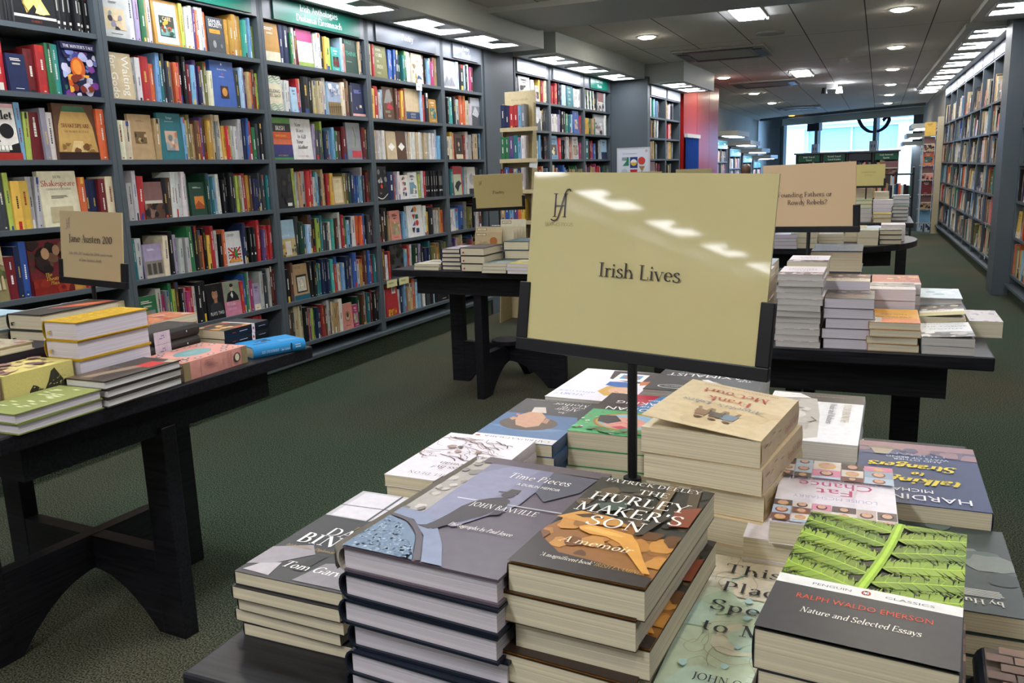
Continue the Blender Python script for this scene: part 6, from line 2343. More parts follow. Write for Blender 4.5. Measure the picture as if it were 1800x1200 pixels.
# ------------------------------------------------------------------ the Poetry table
def poetry():
    g = 'books on the Poetry table'
    def pl(n, mk, x, y, t, rz, what, under, **k):
        return pile(n, mk, x, y, TZ, t, rz, what, under, group=g, **k)
    pl(5, lambda: paperback(.155, .21, .0062, '#d6d0bc', '#cfc8b0', 'page_cream', lambda a: (a.marks(.2, .7, .6, .05, '#2a2a26', 3, random.Random(4)), a.line([(.1, .2), (.5, .5), (.9, .3)], .006, '#2a2a26', True))), -2.24, 4.10, .0062, -.03, 'thin cream pamphlet with black brush marks, topmost at the table corner', 'thin cream pamphlets', jit=.003)
    pl(5, lambda: hardback(.140, .225, .0222, '#23264a', '#1f2344', 'page_cream', lambda a: (a.rect(.04, .03, .96, .97, '#b0a0ac'), a.blobs(9, (.1, .1, .9, .9), ['#6a7a9a', '#c8bcc4', '#8a6a7a'], random.Random(5), .08, .2))), -2.088, 4.125, .0222, .02, 'slim hardback with lilac jacket, topmost of five', 'slim lilac-jacketed hardbacks', jit=.003, jr=.008)
    pl(3, lambda: hardback(.142, .235, .0418, '#2c1f26', '#171c30', 'page_cream', lambda a: a.marks(.2, .7, .6, .03, '#6a4a50', 3, random.Random(6)), ribbon='#a82030'), -1.945, 4.075, .0418, -.02, 'thick plum hardback with a red ribbon, topmost of three', 'thick plum red-ribboned hardbacks', jit=.003, jr=.012)
    pl(3, lambda: paperback(.136, .20, .0165, '#8d9a9a', '#7a8a8c', 'page_cream', lambda a: (a.poly([(0, .3), (.5, .7), (1, .5), (1, 1), (0, 1)], '#4a5a5e'), a.blobs(6, (0, 0, 1, .5), ['#a8b4b4', '#6f8084'], random.Random(7), .1, .2))), -1.802, 4.02, .0165, .03, 'grey-green paperback, topmost of three before the teal hardbacks', 'grey-green paperbacks', jit=.006, jr=.03)
    pl(3, lambda: paperback(.130, .20, .0165, '#c8bc84', '#7a4a5a', 'page_lilac', lambda a: (a.rect(0, .0, 1, .3, '#c9b83a'), a.blobs(6, (0, .3, 1, 1), ['#d8d0b0', '#8a9a8a'], random.Random(8), .1, .2))), -1.662, 4.01, .0165, .0, 'yellow-edged paperback beside the grey-green ones, topmost of three', 'yellow-edged paperbacks', jit=.005)
    pl(3, lambda: hardback(.145, .225, .0472, '#2f5560', '#26424e', 'page_cream', lambda a: a.marks(.2, .7, .6, .03, '#5a8088', 3, random.Random(6))), -1.785, 4.272, .0472, .03, 'thick teal hardback, topmost of three behind the grey-green paperbacks', 'thick teal hardbacks', jit=.003)
    pl(3, lambda: hardback(.14, .21, .030, '#3a2c26', '#2f2420', 'page_cream', lambda a: a.rect(.1, .1, .9, .9, '#a86a40')), -2.215, 4.40, .030, .0, 'brown hardback with orange panel behind the slim hardbacks, topmost', 'brown orange-panelled hardbacks')
    # greeting cards in a wire rack
    t = empty('card_rack', (-2.01, 4.40, TZ), .03, 'wire rack holding beige greeting cards on the Poetry table', 'card rack', g)
    k = MB()
    for x in (-.09, .09):
        k.rod((x, -.10, .02), (x, .16, .02), .0022)
        k.rod((x, -.10, .02), (x, -.11, .10), .0022)
        k.rod((x, .16, .02), (x, .17, .20), .0022)
    k.rod((-.09, -.10, .02), (.09, -.10, .02), .0022)
    k.rod((-.09, .16, .02), (.09, .16, .02), .0022)
    k.rod((-.09, -.11, .10), (.09, -.11, .10), .0022)
    k.rod((-.09, .17, .20), (.09, .17, .20), .0022)
    for x in (-.09, .09):
        for y in (-.10, .16):
            k.rod((x, y, 0), (x, y, .02), .004)
    k.obj('wire_frame', M['wire'], t)
    def card(x, y, h, w, front, circ, lab, tilt=.12):
        k = MB()
        k.box(-w / 2, 0, 0, w / 2, .003, h, front)
        a = Art(k, (-w / 2, 0, 0), (1, 0, 0), (0, 0, 1), w, h, eps=.0003)
        if circ:
            a.ell(.70, .68, .14, .14, circ)
            a.rect(.06, .88, .42, .96, '#2a2824')
            a.rect(.075, .89, .405, .95, '#d8cfae')
            a.text('CARDS', .24, .90, .006, '#8a4a2a', 'c', font='sans')
            a.text('The Poetry', .5, .62, .008, '#5a4a3a', 'r', it=.1)
            a.text('Card Series', .5, .54, .008, '#5a4a3a', 'r', it=.1)
            a.rect(.2, .06, .6, .26, '#6a4a2c')
            a.ell(.42, .17, .07, .06, '#c8c8c4')
        o = k.obj('greeting_card', M['board'], loc=(-2.01 + x, 4.40 + y, TZ + .024))
        o.rotation_euler = (-tilt, 0, .03)
        tag(o, lab, 'card', 'cards in the wire rack')
    card(-.012, -.085, .155, .165, '#b9a680', '#a8683a', 'beige greeting card with an orange disc, at the front of the rack')
    card(-.02, -.06, .185, .165, '#c4b28c', '#a8683a', 'beige greeting card with an orange disc, second in the rack')
    for i in range(5):
        card(.05 + .006 * i, -.035 + .03 * i, .165 + .003 * i, .15, '#c9bfa2', None, 'plain cream card edge in the rack, %s behind the orange-disc cards' % ORD[i + 1])
    card(.05, .13, .215, .16, '#d6d0b8', '#3a9a4a', 'pale card with a green disc at the back of the rack')

poetry()

# ------------------------------------------------------------------ the Rowdy Rebels table
def words_cover(bg, bands, txt=(), blobs=None, seed=1):
    def f(a):
        for v0, v1, c in bands:
            a.rect(0, v0, 1, v1, c)
        if blobs:
            a.blobs(14, blobs[0], blobs[1], random.Random(seed), .05, .15)
        for s, v, h, c in txt:
            a.text(s, .5, v, h, c, 'c', maxw=.86, bold=1.4, font='sans')
    return f

def rebels():
    g = 'books on the Rowdy Rebels table'
    def pl(n, mk, x, y, t, rz, what, under, z0=TZ, **k):
        return pile(n, mk, x, y, z0, t, rz, what, under, group=g, **k)
    cv = words_cover('#d8ccd0', [(0, .22, '#7a5a58'), (.22, .28, '#3a3436')], [('MICHAEL', .62, .014, '#4a4a4e'), ('COLLINS', .48, .014, '#4a4a4e'), ('A LIFE', .34, .010, '#2a2a2e')], ((0, .0, 1, .2), ['#c8a8a0', '#5a4440', '#d8c8c4']))
    pl(12, lambda: paperback(.119, .195, .0166, '#d6ccd0', '#c0b4b8', 'page_grey', cv), -.188, 2.534, .0166, .0, 'white paperback on the tallest front pile near the Irish Lives sign, topmost', 'tall front pile of white paperbacks', jit=.004, jr=.02)
    cv = words_cover('#d8ccd0', [(.0, .3, '#5a5250')], [('FATAL', .62, .014, '#3a3a40'), ('PATH', .46, .014, '#3a3a40')], ((0, .0, 1, .3), ['#3a3432', '#c8b8b0', '#8a7a74']))
    pl(11, lambda: paperback(.115, .19, .0192, '#d8ced2', '#c4bcc0', 'page_cream', cv), -.185, 2.745, .0192, .0, 'white and grey paperback on the tall second-row pile, topmost', 'tall second-row pile of white paperbacks')
    cv = words_cover('#4a4646', [(.0, .45, '#5a5650'), (.55, 1, '#3a3432')], [('RISING', .28, .018, '#b83a34')], ((0, .45, 1, 1), ['#6a5a54', '#2a2626', '#8a7a70']))
    pl(5, lambda: paperback(.127, .165, .0277, '#4a4646', '#3a3636', 'page_lilac', cv), -.058, 2.525, .0277, .0, 'dark paperback with smudged red capitals, topmost of the front row', 'dark red-lettered paperbacks')
    cv = words_cover('#c8bca8', [(.4, 1, '#4a3434')], [('THE REPUBLIC', .20, .014, '#2a2422'), ('TOWNSHEND', .06, .009, '#4a3a34')], ((0, .42, 1, 1), ['#8a5a54', '#2a2024', '#c8a094']))
    pl(5, lambda: paperback(.132, .165, .0326, '#c8bca8', '#b8ac98', 'page_lilac', cv), -.074, 2.705, .0326, .0, 'cream paperback with a maroon picture and dark capitals, topmost', 'cream and maroon paperbacks')
    cv = words_cover('#c88a3a', [(.0, .3, '#c8743a'), (.3, 1, '#d0983c')], [('EAMON', .55, .013, '#5a3c1c'), ('DE VALERA', .36, .013, '#5a3c1c')], ((.0, .0, .25, .35), ['#b8b0ac', '#d8d0c8']))
    pl(4, lambda: paperback(.127, .225, .0196, '#c88a3a', '#b8662c', 'page_cream', cv), .058, 2.550, .0196, .0, 'orange paperback, topmost of four in the front row', 'orange paperbacks')
    cv = words_cover('#8f8480', [(0, .4, '#c8c0bc')], [('THE 1916 REBELLION'.replace('1916 ', 'IRISH '), .12, .009, '#2a2a2a'), ('DUBLIN', .30, .012, '#a83a3a')], ((0, .4, 1, 1), ['#6a6866', '#a8a29e', '#4a4846']))
    pl(4, lambda: paperback(.125, .15, .0335, '#8f8480', '#7a706c', 'page_lilac', cv), .053, 2.755, .0335, .0, 'grey paperback with red and black title, behind the orange pile, topmost', 'grey red-titled paperbacks')
    cv = words_cover('#b8563c', [(.0, .2, '#c8b8b4'), (.2, 1, '#a84c34')], [('VIVID FACES', .30, .010, '#d8a890')], ((.3, .5, 1, .9), ['#c87a3c', '#8a3a28', '#d09a50']))
    pl(4, lambda: paperback(.140, .235, .0322, '#b8563c', '#c8b0a8', 'page_white', cv), .066, 2.955, .0322, .0, 'brick red paperback behind the grey ones, topmost', 'brick red paperbacks')
    cv = words_cover('#c8ccd0', [(.0, .35, '#6a6a68'), (.35, 1, '#d0d0d0')], [('THE TWELVE', .68, .013, '#3a6a8a'), ('APOSTLES', .50, .013, '#3a6a8a'), ('TIM PAT COOGAN', .86, .008, '#4a4a4a')], ((0, .0, 1, .34), ['#3a3a3a', '#a8a4a0', '#5a5a58', '#d8d4d0']))
    pl(2, lambda: paperback(.126, .21, .0218, '#c8ccd0', '#a8b0b8', 'page_grey', cv, curl=.07), .189, 2.538, .0218, .0, 'pale paperback with blue capitals and a lifting cover, at the table edge', 'pale blue-lettered paperbacks')
    cv = words_cover('#d0ccc8', [(.0, .3, '#a8a05a'), (.3, .5, '#d8d4d0'), (.5, 1, '#5a524e')], [('REBELS', .36, .012, '#b83a3a')], ((0, .5, 1, 1), ['#2a2624', '#8a7a6c', '#c8beb4']))
    pl(3, lambda: paperback(.118, .195, .0196, '#c8c4be', '#a8a49c', 'page_cream', cv, curl=.10), .191, 2.768, .0196, -.04, 'crumpled pale paperback with red capitals in the second row, topmost', 'crumpled pale paperbacks')
    cv = words_cover('#d0dce0', [(0, 1, '#c4d0d4')], [], ((0, 0, 1, 1), ['#8fa8ae', '#e4ecec', '#5a7a80', '#b8c8cc']))
    pl(4, lambda: hardback(.125, .215, .0205, '#c4d0d4', '#22262a', 'page_grey', cv), .195, 2.995, .0205, -.02, 'silvery patterned hardback with dark edges, topmost', 'silvery patterned hardbacks')
    pl(1, lambda: paperback(.086, .20, .0470, '#b8b0ac', '#a8a09c', 'page_cream', words_cover('', [], [], ((0, 0, 1, 1), ['#a8a4a4', '#c0b8b4', '#8a8486']))), .303, 2.80, .0470, .0, 'thick grey paperback alone, jutting over the far table edge', '')
    cv = words_cover('#3a4250', [(0, 1, '#3c4450')], [('MODERN IRELAND', .14, .016, '#9aa4b0')], ((.2, .4, 1, 1), ['#454f5c', '#343c48']))
    pl(3, lambda: hardback(.165, .26, .0715, '#3c4450', '#232a36', 'page_cream', cv), -.120, 3.135, .0715, .0, 'very thick slate hardback behind the front rows, topmost', 'very thick slate hardbacks', jit=.004)
    cv = words_cover('#b0a4a4', [(0, .3, '#8a4a44'), (.5, .55, '#2a2a2a')], [('HISTORY', .64, .012, '#3a3434')])
    pl(9, lambda: paperback(.125, .20, .0215, '#c8bcbc', '#a89c9c', 'page_cream', cv), -.345, 2.60, .0215, .0, 'white and rust paperback half hidden by the Irish Lives sign, topmost', 'white and rust paperbacks')
    pl(8, lambda: paperback(.13, .20, .024, '#8a94a0', '#6a747f', 'page_cream', None), -.36, 2.84, .024, .0, 'blue-grey paperback behind the white and rust pile, topmost', 'blue-grey paperbacks')

rebels()

# ------------------------------------------------------------------ the farther tables
def far_piles():
    r = random.Random(77)
    g = 'books on the round table'
    def one(n, w, l, t, x, y, col, page, hard, what, under, rz=0, g=g):
        mk = (lambda: hardback(w, l, t, col, None, page, None)) if hard else (lambda: paperback(w, l, t, col, None, page, None))
        pile(n, mk, x, y, TZ, t, rz, what, under, group=g, jit=.003, jr=.02)
    one(4, .13, .2, .021, -.50, 5.42, '#6a6f86', 'page_lilac', 0, 'slate paperback at the round table rim, first pile from the near sign', 'slate paperbacks on the round table')
    one(3, .145, .2, .031, -.40, 5.46, '#4f9a6e', 'page_cream', 0, 'green paperback behind the sign post on the round table, topmost', 'green paperbacks on the round table')
    one(4, .14, .2, .018, -.255, 5.60, '#8f8a7a', 'page_cream', 0, 'khaki paperback on the round table, topmost', 'khaki paperbacks on the round table')
    one(2, .118, .19, .046, -.045, 5.66, '#8fa092', 'page_cream', 0, 'thick sage paperback at the round table rim, topmost of two', 'thick sage paperbacks')
    one(3, .125, .19, .029, .082, 5.74, '#2a3230', 'page_cream', 1, 'black-bound hardback at the round table rim, topmost of three', 'black-bound hardbacks at the rim')
    one(3, .14, .2, .034, .10, 5.98, '#c0b8c4', 'page_white', 0, 'white paperback behind the black-bound hardbacks, topmost', 'white paperbacks behind the black-bound hardbacks')
    one(3, .13, .2, .030, -.12, 5.92, '#a89a80', 'page_cream', 0, 'tan paperback behind the sage ones, topmost', 'tan paperbacks on the round table')
    one(4, .10, .2, .034, -.165, 6.22, '#5a4f4c', 'page_grey', 1, 'brown hardback at the back of the round table, topmost', 'brown hardbacks on the round table')
    one(2, .16, .22, .032, -.02, 6.25, '#a8b8d0', 'page_white', 0, 'pale blue paperback at the back of the round table, topmost', 'pale blue paperbacks on the round table', .4)
    one(3, .14, .2, .030, -.34, 5.95, '#b0a890', 'page_cream', 0, 'cream paperback in the middle of the round table, topmost', 'cream paperbacks on the round table')
    one(3, .14, .2, .034, -.52, 5.80, '#4a6a9c', 'page_white', 0, 'blue paperback in the middle of the round table, topmost', 'blue paperbacks on the round table')
    g2 = 'books on the far table'
    f = lambda *a, **k: one(*a, g=g2, **k)
    f(3, .115, .18, .034, -.10, 7.83, '#6a7384', 'page_grey', 0, 'grey-blue paperback at the front of the far table, topmost', 'grey-blue paperbacks on the far table')
    f(2, .140, .20, .036, .04, 7.76, '#b09a3e', 'page_cream', 1, 'mustard hardback at the front of the far table, topmost of two', 'mustard hardbacks on the far table')
    f(4, .125, .2, .030, .18, 7.98, '#2f4a44', 'page_grey', 1, 'dark green hardback at the corner of the far table, topmost of four', 'dark green hardbacks on the far table')
    f(5, .13, .2, .034, -.11, 8.08, '#7f9a6a', 'page_cream', 1, 'light green hardback on the far table, second row, topmost', 'light green hardbacks on the far table')
    f(5, .16, .2, .034, .045, 8.05, '#a09a98', 'page_lilac', 0, 'mauve paperback on the far table, second row, topmost', 'mauve paperbacks on the far table')
    f(6, .13, .2, .033, .19, 8.28, '#9ab0b4', 'page_grey', 1, 'pale hardback on the far table, third row, topmost', 'pale hardbacks on the far table')
    f(7, .15, .2, .037, -.12, 8.36, '#b8707c', 'page_cream', 0, 'pink-topped paperback on the tallest far table pile', 'pink-topped paperbacks on the far table')
    f(6, .12, .2, .038, .03, 8.34, '#a8a89a', 'page_cream', 0, 'stone-coloured paperback on the far table, third row, topmost', 'stone-coloured paperbacks on the far table')

far_piles()

# ------------------------------------------------------------------ signs on stands
def logo(a, u, v, h, c):
    """the shop's tall monogram with its small name below"""
    k = h
    w, l = a.w, a.l
    def L(pts, wd):
        a.line([(u + x * k / w, v + y * k / l) for x, y in pts], wd * k, c, True)
    def B(x0, y0, x1, y1):
        a.rect(u + x0 * k / w, v + y0 * k / l, u + x1 * k / w, v + y1 * k / l, c)
    B(-.30, 0, -.22, 1)
    B(.18, 0, .26, 1)
    B(-.36, 0, -.16, .03)
    B(-.36, .97, -.16, 1)
    B(.12, 0, .32, .03)
    B(.12, .97, .32, 1)
    B(-.26, .46, .22, .50)
    L([(.46, 1.10), (.40, 1.18), (.26, 1.12), (.14, .8), (.02, .3), (-.10, -.06), (-.26, -.16), (-.42, -.10)], .06)

def sign_stand(x, y, z, wd, h, yaw, tilt, roll, art, label, card='#cfc48f', gloss=False, zt=TZ, arm=.36, frame=.012, group='cream signs on stands'):
    """(x, y, z): bottom centre of the card"""
    t = empty('sign_stand', (x, y, zt), 0, label, 'sign', group)
    R3 = Matrix.Rotation(yaw, 4, 'Z') @ Matrix.Rotation(tilt, 4, 'X') @ Matrix.Rotation(roll, 4, 'Y')
    mm = Matrix.Translation((0, 0, z - zt)) @ R3
    base = MB()
    base.box(-.09, -.06, 0, .09, .06, .004)
    bevel(base.obj('base_plate', M['steel'], t), .001)
    bt = mm @ Vector((0, .004, -.012))
    p = MB()
    p.rod((bt.x * .0, bt.y * .0, .004), bt, .0075 if gloss else .006, 14)
    p.obj('pole', M['steel'], t)
    c = MB()
    c.cyl(0, 0, .004, .035, .016, .014, 18)
    c.cyl(0, 0, .004, .016, .024, .020, 18)
    c.obj('collar', M['steel'], t)
    f = MB()
    d = .011
    e = frame
    f.box(-wd / 2 - e, -.003, -e, wd / 2 + e, d, .008)
    f.box(-wd / 2 - e, -.003, .008, -wd / 2 + .008, d, h * arm)
    f.box(wd / 2 - .008, -.003, .008, wd / 2 + e, d, h * arm)
    o = f.obj('frame', M['steel'], t)
    o.matrix_local = mm
    bevel(o, .0015)
    k = MB()
    k.box(-wd / 2, 0, .0, wd / 2, .0045, h, card)
    a = Art(k, (-wd / 2, 0, 0), (1, 0, 0), (0, 0, 1), wd, h, eps=.00025)
    art(a)
    o = k.obj('card', M['gloss' if gloss else 'sign'], t)
    o.matrix_local = mm
    return t

INK = '#3a3236'
D2R = math.pi / 180

def s_irish(a):
    logo(a, .135, .745, .037, INK)
    a.text('HODGES FIGGIS', .135, .695, .0052, '#8f8560', 'c', maxw=.13)
    a.text('Irish Lives', .50, .425, .0216, INK, 'c', bold=.95, sx=1.04)

def s_austen(a):
    logo(a, .14, .76, .026, '#8a6a78')
    a.text('Jane Austen 200', .5, .56, .0225, INK, 'c', maxw=.84)
    a.text("July 18th 2017 marks the 200th anniversary", .5, .38, .0085, '#6a5660', 'c', it=.25, maxw=.84)
    a.text("of Jane Austen's death.", .5, .29, .0085, '#6a5660', 'c', it=.25, maxw=.46)

def s_poetry(a):
    logo(a, .14, .72, .020, INK)
    a.text('Poetry', .5, .44, .0195, INK, 'c')

def s_found(a):
    logo(a, .12, .76, .020, INK)
    a.text('Founding Fathers or', .46, .50, .0150, INK, 'c', maxw=.69)
    a.text('Rowdy Rebels?', .49, .38, .0150, INK, 'c', maxw=.50)

sign_stand(-.332, 1.212, .969, .39, .276, -8.6 * D2R, -7.8 * D2R, 1.9 * D2R, s_irish, 'large glossy cream Irish Lives sign on a black stand', gloss=True)
sign_stand(-2.165, 1.800, .965, .297, .21, -6.5 * D2R, -5 * D2R, 1.5 * D2R, s_austen, 'tan Jane Austen 200 sign on a black stand', '#b8a37c', arm=.3, zt=TZ)
sign_stand(-2.125, 4.725, 1.032, .297, .21, 25 * D2R, 9 * D2R, -1 * D2R, s_poetry, 'small cream Poetry sign above the greeting cards', '#c6b57c')
sign_stand(-.205, 2.925, 1.036, .297, .21, -13.4 * D2R, 4 * D2R, -1.1 * D2R, s_found, 'tan Founding Fathers or Rowdy Rebels sign on a black stand', '#c4a985')
sign_stand(-.10, 8.2, 1.02, .297, .195, -6 * D2R, 0, 0, lambda a: (a.text('SUMMER READING', .55, .62, .012, '#7a7450', 'c', maxw=.4), a.text('for all ages', .55, .50, .010, '#7a7450', 'c')), 'cream sign above the far table of books', '#b8ab6f')
# two cards whose tops peep over the Irish Lives sign
sign_stand(-1.205, 6.05, 1.035, .25, .195, .1, 0, 0, lambda a: a.text('Fiction', .5, .5, .02, INK, 'c'), 'cream sign peeping over the Irish Lives sign below the red pillar', '#b8b083')
sign_stand(-1.32, 5.1, 1.04, .22, .185, .1, 0, 0, lambda a: a.text('New', .5, .5, .02, INK, 'c'), 'cream sign just peeping over the Irish Lives sign below the coloured poster', '#bdb07a')
table(-1.26, 5.75, .78, 1.4, 0, 'black table hidden behind the Irish Lives sign, with two cream signs', group='black display tables')

# ------------------------------------------------------------------ cardboard display bin before the pier
t = empty('display_bin', (-2.755, 6.52, 0), .02, 'tall beige cardboard display bin of books before the grey pier', 'display bin')
b = MB()
b.box(-.135, .10, 0, .135, .112, 1.90, '#bfb18d')
a = Art(b, (-.135, .10, 1.70), (1, 0, 0), (0, 0, 1), .27, .2, eps=.0004)
a.text('POCKET LIBRARY', .5, .62, .014, '#8a7f62', 'c', maxw=.7)
a.text('Books for all', .5, .45, .012, '#8a7f62', 'c', maxw=.6)
b.obj('back_board', M['board'], t)
for s in (-1, 1):
    b = MB()
    b.prism([(-.16, 0), (.10, 0), (.10, 1.80), (.05, 1.80), (-.04, 1.0)], 'x', s * .135 - .003, s * .135 + .003, '#b0a27c')
    b.obj('side_panel', M['board'], t)
bz = [1.585, 1.335, 1.085, .835, .585]
for i, z in enumerate(bz):
    b = MB()
    d = -.03 - .025 * i
    b.box(-.132, d, z, .132, .098, z + .008, '#b8aa84')
    b.box(-.132, d - .004, z - .012, .20, d, z + .02, '#c4b691')
    b.obj('tray', M['board'], t)
binbooks = [['nv', 'nv', 're', 're', 'lb', 'gr'], ['gn', 'gn', 'pu', 'te', 'lb', 'wh'], ['dr', 'bl', 'dr', 'lb', 'nv', 'lg'], ['tn', 'bl', 'lb', 'pu', 'ora', 'ye'], ['br', 'tn', 'mg', 'gr', 'wh', 'be']]
for i, row in enumerate(binbooks):
    r = random.Random(60 + i)
    x = -.125
    for j, c in enumerate(row):
        k = MB()
        th = .036 if j < 4 else .028
        spine_mesh(k, th, .2 - r.uniform(0, .02), .10, vary(C(c), r, .08), r)
        o = k.obj('pocket_book', M['shelfprint'])
        o.matrix_world = Matrix.Translation((-2.755, 6.52, 0)) @ Matrix.Rotation(.02, 4, 'Z') @ Matrix.Translation((x, -.022 - .022 * i, bz[i] + .0085))
        tag(o, '%s pocket book, %s across the %s tray of the cardboard bin' % (NAMES[c], ORD[j + 1], ['top', 'second', 'third', 'fourth', 'lowest'][i]), 'book', 'pocket books in the cardboard bin')
        x += th + .002
k = MB()
k.box(-.02, -.002, -.055, .05, 0, 0, '#e0e2e2')
o = k.obj('shelf_tag', M['sign'])
o.matrix_world = Matrix.Translation((-2.755 + .15, 6.48, 1.335 - .0)) @ Matrix.Rotation(.15, 4, 'Y')
tag(o, 'white tag hanging beside the green books of the cardboard bin', 'tag')

# ------------------------------------------------------------------ poster, curtain
t = empty('poster', label='white framed poster of coloured geometric letters on the grey return panel', cat='poster')
pm = Matrix.Translation(LP(6.02, .085, 1.02)) @ Matrix.Rotation(LROT - PI / 2, 4, 'Z')
t.matrix_world = pm
b = MB()
b.box(0, -.012, 0, .39, 0, .46, '#c9ccd4')
a = Art(b, (0, -.012, 0), (1, 0, 0), (0, 0, 1), .39, .46, eps=.0006)
a.rect(.02, .02, .98, .98, '#d4d8e0')
a.ell(.92, .93, .035, .035, '#b03a40')
a.ell(.92, .93, .02, .02, '#d4d8e0')
a.marks(.15, .86, .5, .015, '#a8b0b8', 1, random.Random(1))
a.poly([(.14, .78), (.36, .78), (.36, .56), (.16, .56), (.30, .70), (.14, .70)], '#2f7a5c')
a.poly([(.14, .78), (.30, .78), (.30, .72), (.14, .70)], '#8a9a98')
a.rect(.40, .50, .64, .78, '#23407e')
a.ell(.52, .64, .10, .10, '#e6e4de')
a.ell(.52, .64, .10, .10, '#cfa43a', a0=180, a1=360)
a.ell(.77, .68, .115, .115, '#c4443e')
a.ell(.22, .40, .10, .10, '#b8c0c8')
a.poly([(.40, .46), (.64, .46), (.58, .24), (.46, .24)], '#b83034')
a.poly([(.68, .54), (.88, .54), (.78, .42)], '#a07a50')
a.poly([(.68, .30), (.88, .30), (.78, .42)], '#a07a50')
a.poly([(.16, .08), (.36, .08), (.26, .22)], '#d0803a')
a.rect(.42, .06, .6, .2, '#2a3a5a')
b.obj('sheet', M['sign'], t)
f = MB()
for x0, z0, x1, z1 in ((-.01, -.01, .40, 0), (-.01, .46, .40, .47), (-.01, 0, 0, .46), (.39, 0, .40, .46)):
    f.box(x0, -.016, z0, x1, 0, z1)
f.obj('frame', M['white'], t)

t = empty('curtain', label='blue cloth curtain hanging against the red pillar', cat='curtain')
t.matrix_world = Matrix.Translation(LP(7.80, .455, .2)) @ Matrix.Rotation(LROT, 4, 'Z')
b = MB()
n = 36
pf = [(i / n * .79, -.03 - .014 * math.sin(i * 1.35) - .006 * math.sin(i * .5)) for i in range(n + 1)]
for i in range(n):
    (x0, y0), (x1, y1) = pf[i], pf[i + 1]
    b.face([(x0, y0, 0), (x1, y1, 0), (x1, y1, 1.44), (x0, y0, 1.44)])
    b.face([(x0, y0 + .006, 1.44), (x1, y1 + .006, 1.44), (x1, y1 + .006, 0), (x0, y0 + .006, 0)])
for p in b.f:
    pass
b.obj('cloth', M['curtain'], t)
b = MB()
b.box(0, -.052, 1.44, .79, -.004, 1.49)
b.obj('heading_tape', M['white'], t)

# ------------------------------------------------------------------ the sunken front of the shop
def floor_z(y):
    return 0 if y < 15.8 else -(y - 15.8) * .8 / 11.7

def loose_shelf_books(mb, m, x0, x1, z, zr, r, depth=.02):
    x = x0
    while x < x1 - .02:
        if r.random() < .12:
            w = r.uniform(.1, .15)
            if x + w > x1:
                break
            k = MB()
            face_book(k, w, min(zr - .02, .2), .02, vary(C(r.choice(ANY)), r), r.choice(['plain', 'photo', 'flower', 'kafka']), r)
            mm = m @ Matrix.Translation((x, depth, z)) @ Matrix.Rotation(-.05, 4, 'X')
            off = len(mb.v)
            mb.v += [tuple(mm @ Vector(p)) for p in k.v]
            mb.f += [tuple(i + off for i in f) for f in k.f]
            mb.c += k.c
            mb.m += k.m
            x += w + .004
        else:
            th = r.uniform(.014, .04)
            spine_mesh(mb, th, min(zr - .012, r.uniform(.17, .235)), .14, vary(C(r.choice(ANY)), r, .2), r, mark=False, M4=m @ Matrix.Translation((x, depth, z)))
            x += th + .001

def step_case(x, y, rz, zf, ztop, w, label, group, rows=6, lampside=-1, canopy=.42):
    t = empty('stepped_bookcase', (x, y, zf), rz, label, 'bookcase', group)
    H = ztop - zf
    for sx in (0, w / 2 - .012, w - .024):
        b = MB()
        b.box(sx, 0, 0, sx + .024, .27, H)
        b.obj('upright', M['case'], t)
    b = MB()
    b.box(0, .258, 0, w, .27, H)
    b.obj('back_panel', M['case'], t)
    m = Matrix.Translation((x, y, zf)) @ Matrix.Rotation(rz, 4, 'Z')
    r = random.Random(label)
    zz = [.12 + i * (H - .12 - .16) / rows for i in range(rows + 1)]
    for i in range(rows):
        b = MB()
        b.box(.024, .002, zz[i] - .022, w - .024, .258, zz[i])
        b.obj('shelf', M['case'], t)
        for a0, a1 in ((.03, w / 2 - .016), (w / 2 + .016, w - .03)):
            loose_shelf_books(rest, m, a0, a1, zz[i], zz[1] - zz[0] - .022, r)
    b = MB()
    b.box(.024, -.004, H - .16, w - .024, .02, H - .005, '#1a5a54')
    for s in (0, 1):
        a = Art(b, (.06 + s * w / 2, -.004, H - .15), (1, 0, 0), (0, 0, 1), w / 2 - .12, .13, eps=.0008)
        a.text(('Fiction', 'Crime')[s], .5, .55, .038, '#d6f0ea', 'c', bold=1.6)
        a.text(('A - M', 'Ficsean')[s], .5, .14, .034, '#d6f0ea', 'c', bold=1.6)
    b.obj('sign_panel', M['panel'], t)
    b = MB()
    b.box(0, -canopy, H + .06, w, .27, H + .15)
    b.obj('canopy', M['soffit'], t)
    b = MB()
    b.box(.1, -canopy + .08, H + .052, w - .1, -canopy + .30, H + .0595)
    b.obj('canopy_lamp', M['lamp'], t)
    b = MB()
    b.box(.02, .2, H, .06, .25, H + .06)
    b.box(w - .06, .2, H, w - .02, .25, H + .06)
    b.obj('bracket', M['case'], t)
    return t

for k, (y, ztop) in enumerate(((16.3, 1.72), (18.25, 1.58), (20.3, 1.45), (22.3, 1.31))):
    step_case(-2.86 - .012 * (y - 16), y, PI / 2 - .02, floor_z(y), ztop, 1.35, 'stepped bookcase with lit canopy by the far plaster wall, %s towards the window' % ORD[k + 1], 'stepped bookcases descending to the window')
for k, (y, ztop, x) in enumerate(((18.0, 1.75, .93), (20.1, 1.63, .90), (22.2, 1.50, .87))):
    step_case(x, y + 1.35, -PI / 2 + .01, floor_z(y), ztop, 1.35, 'stepped bookcase with lit canopy beyond the aisle cases, %s towards the window' % ORD[k + 1], 'stepped bookcases descending to the window')
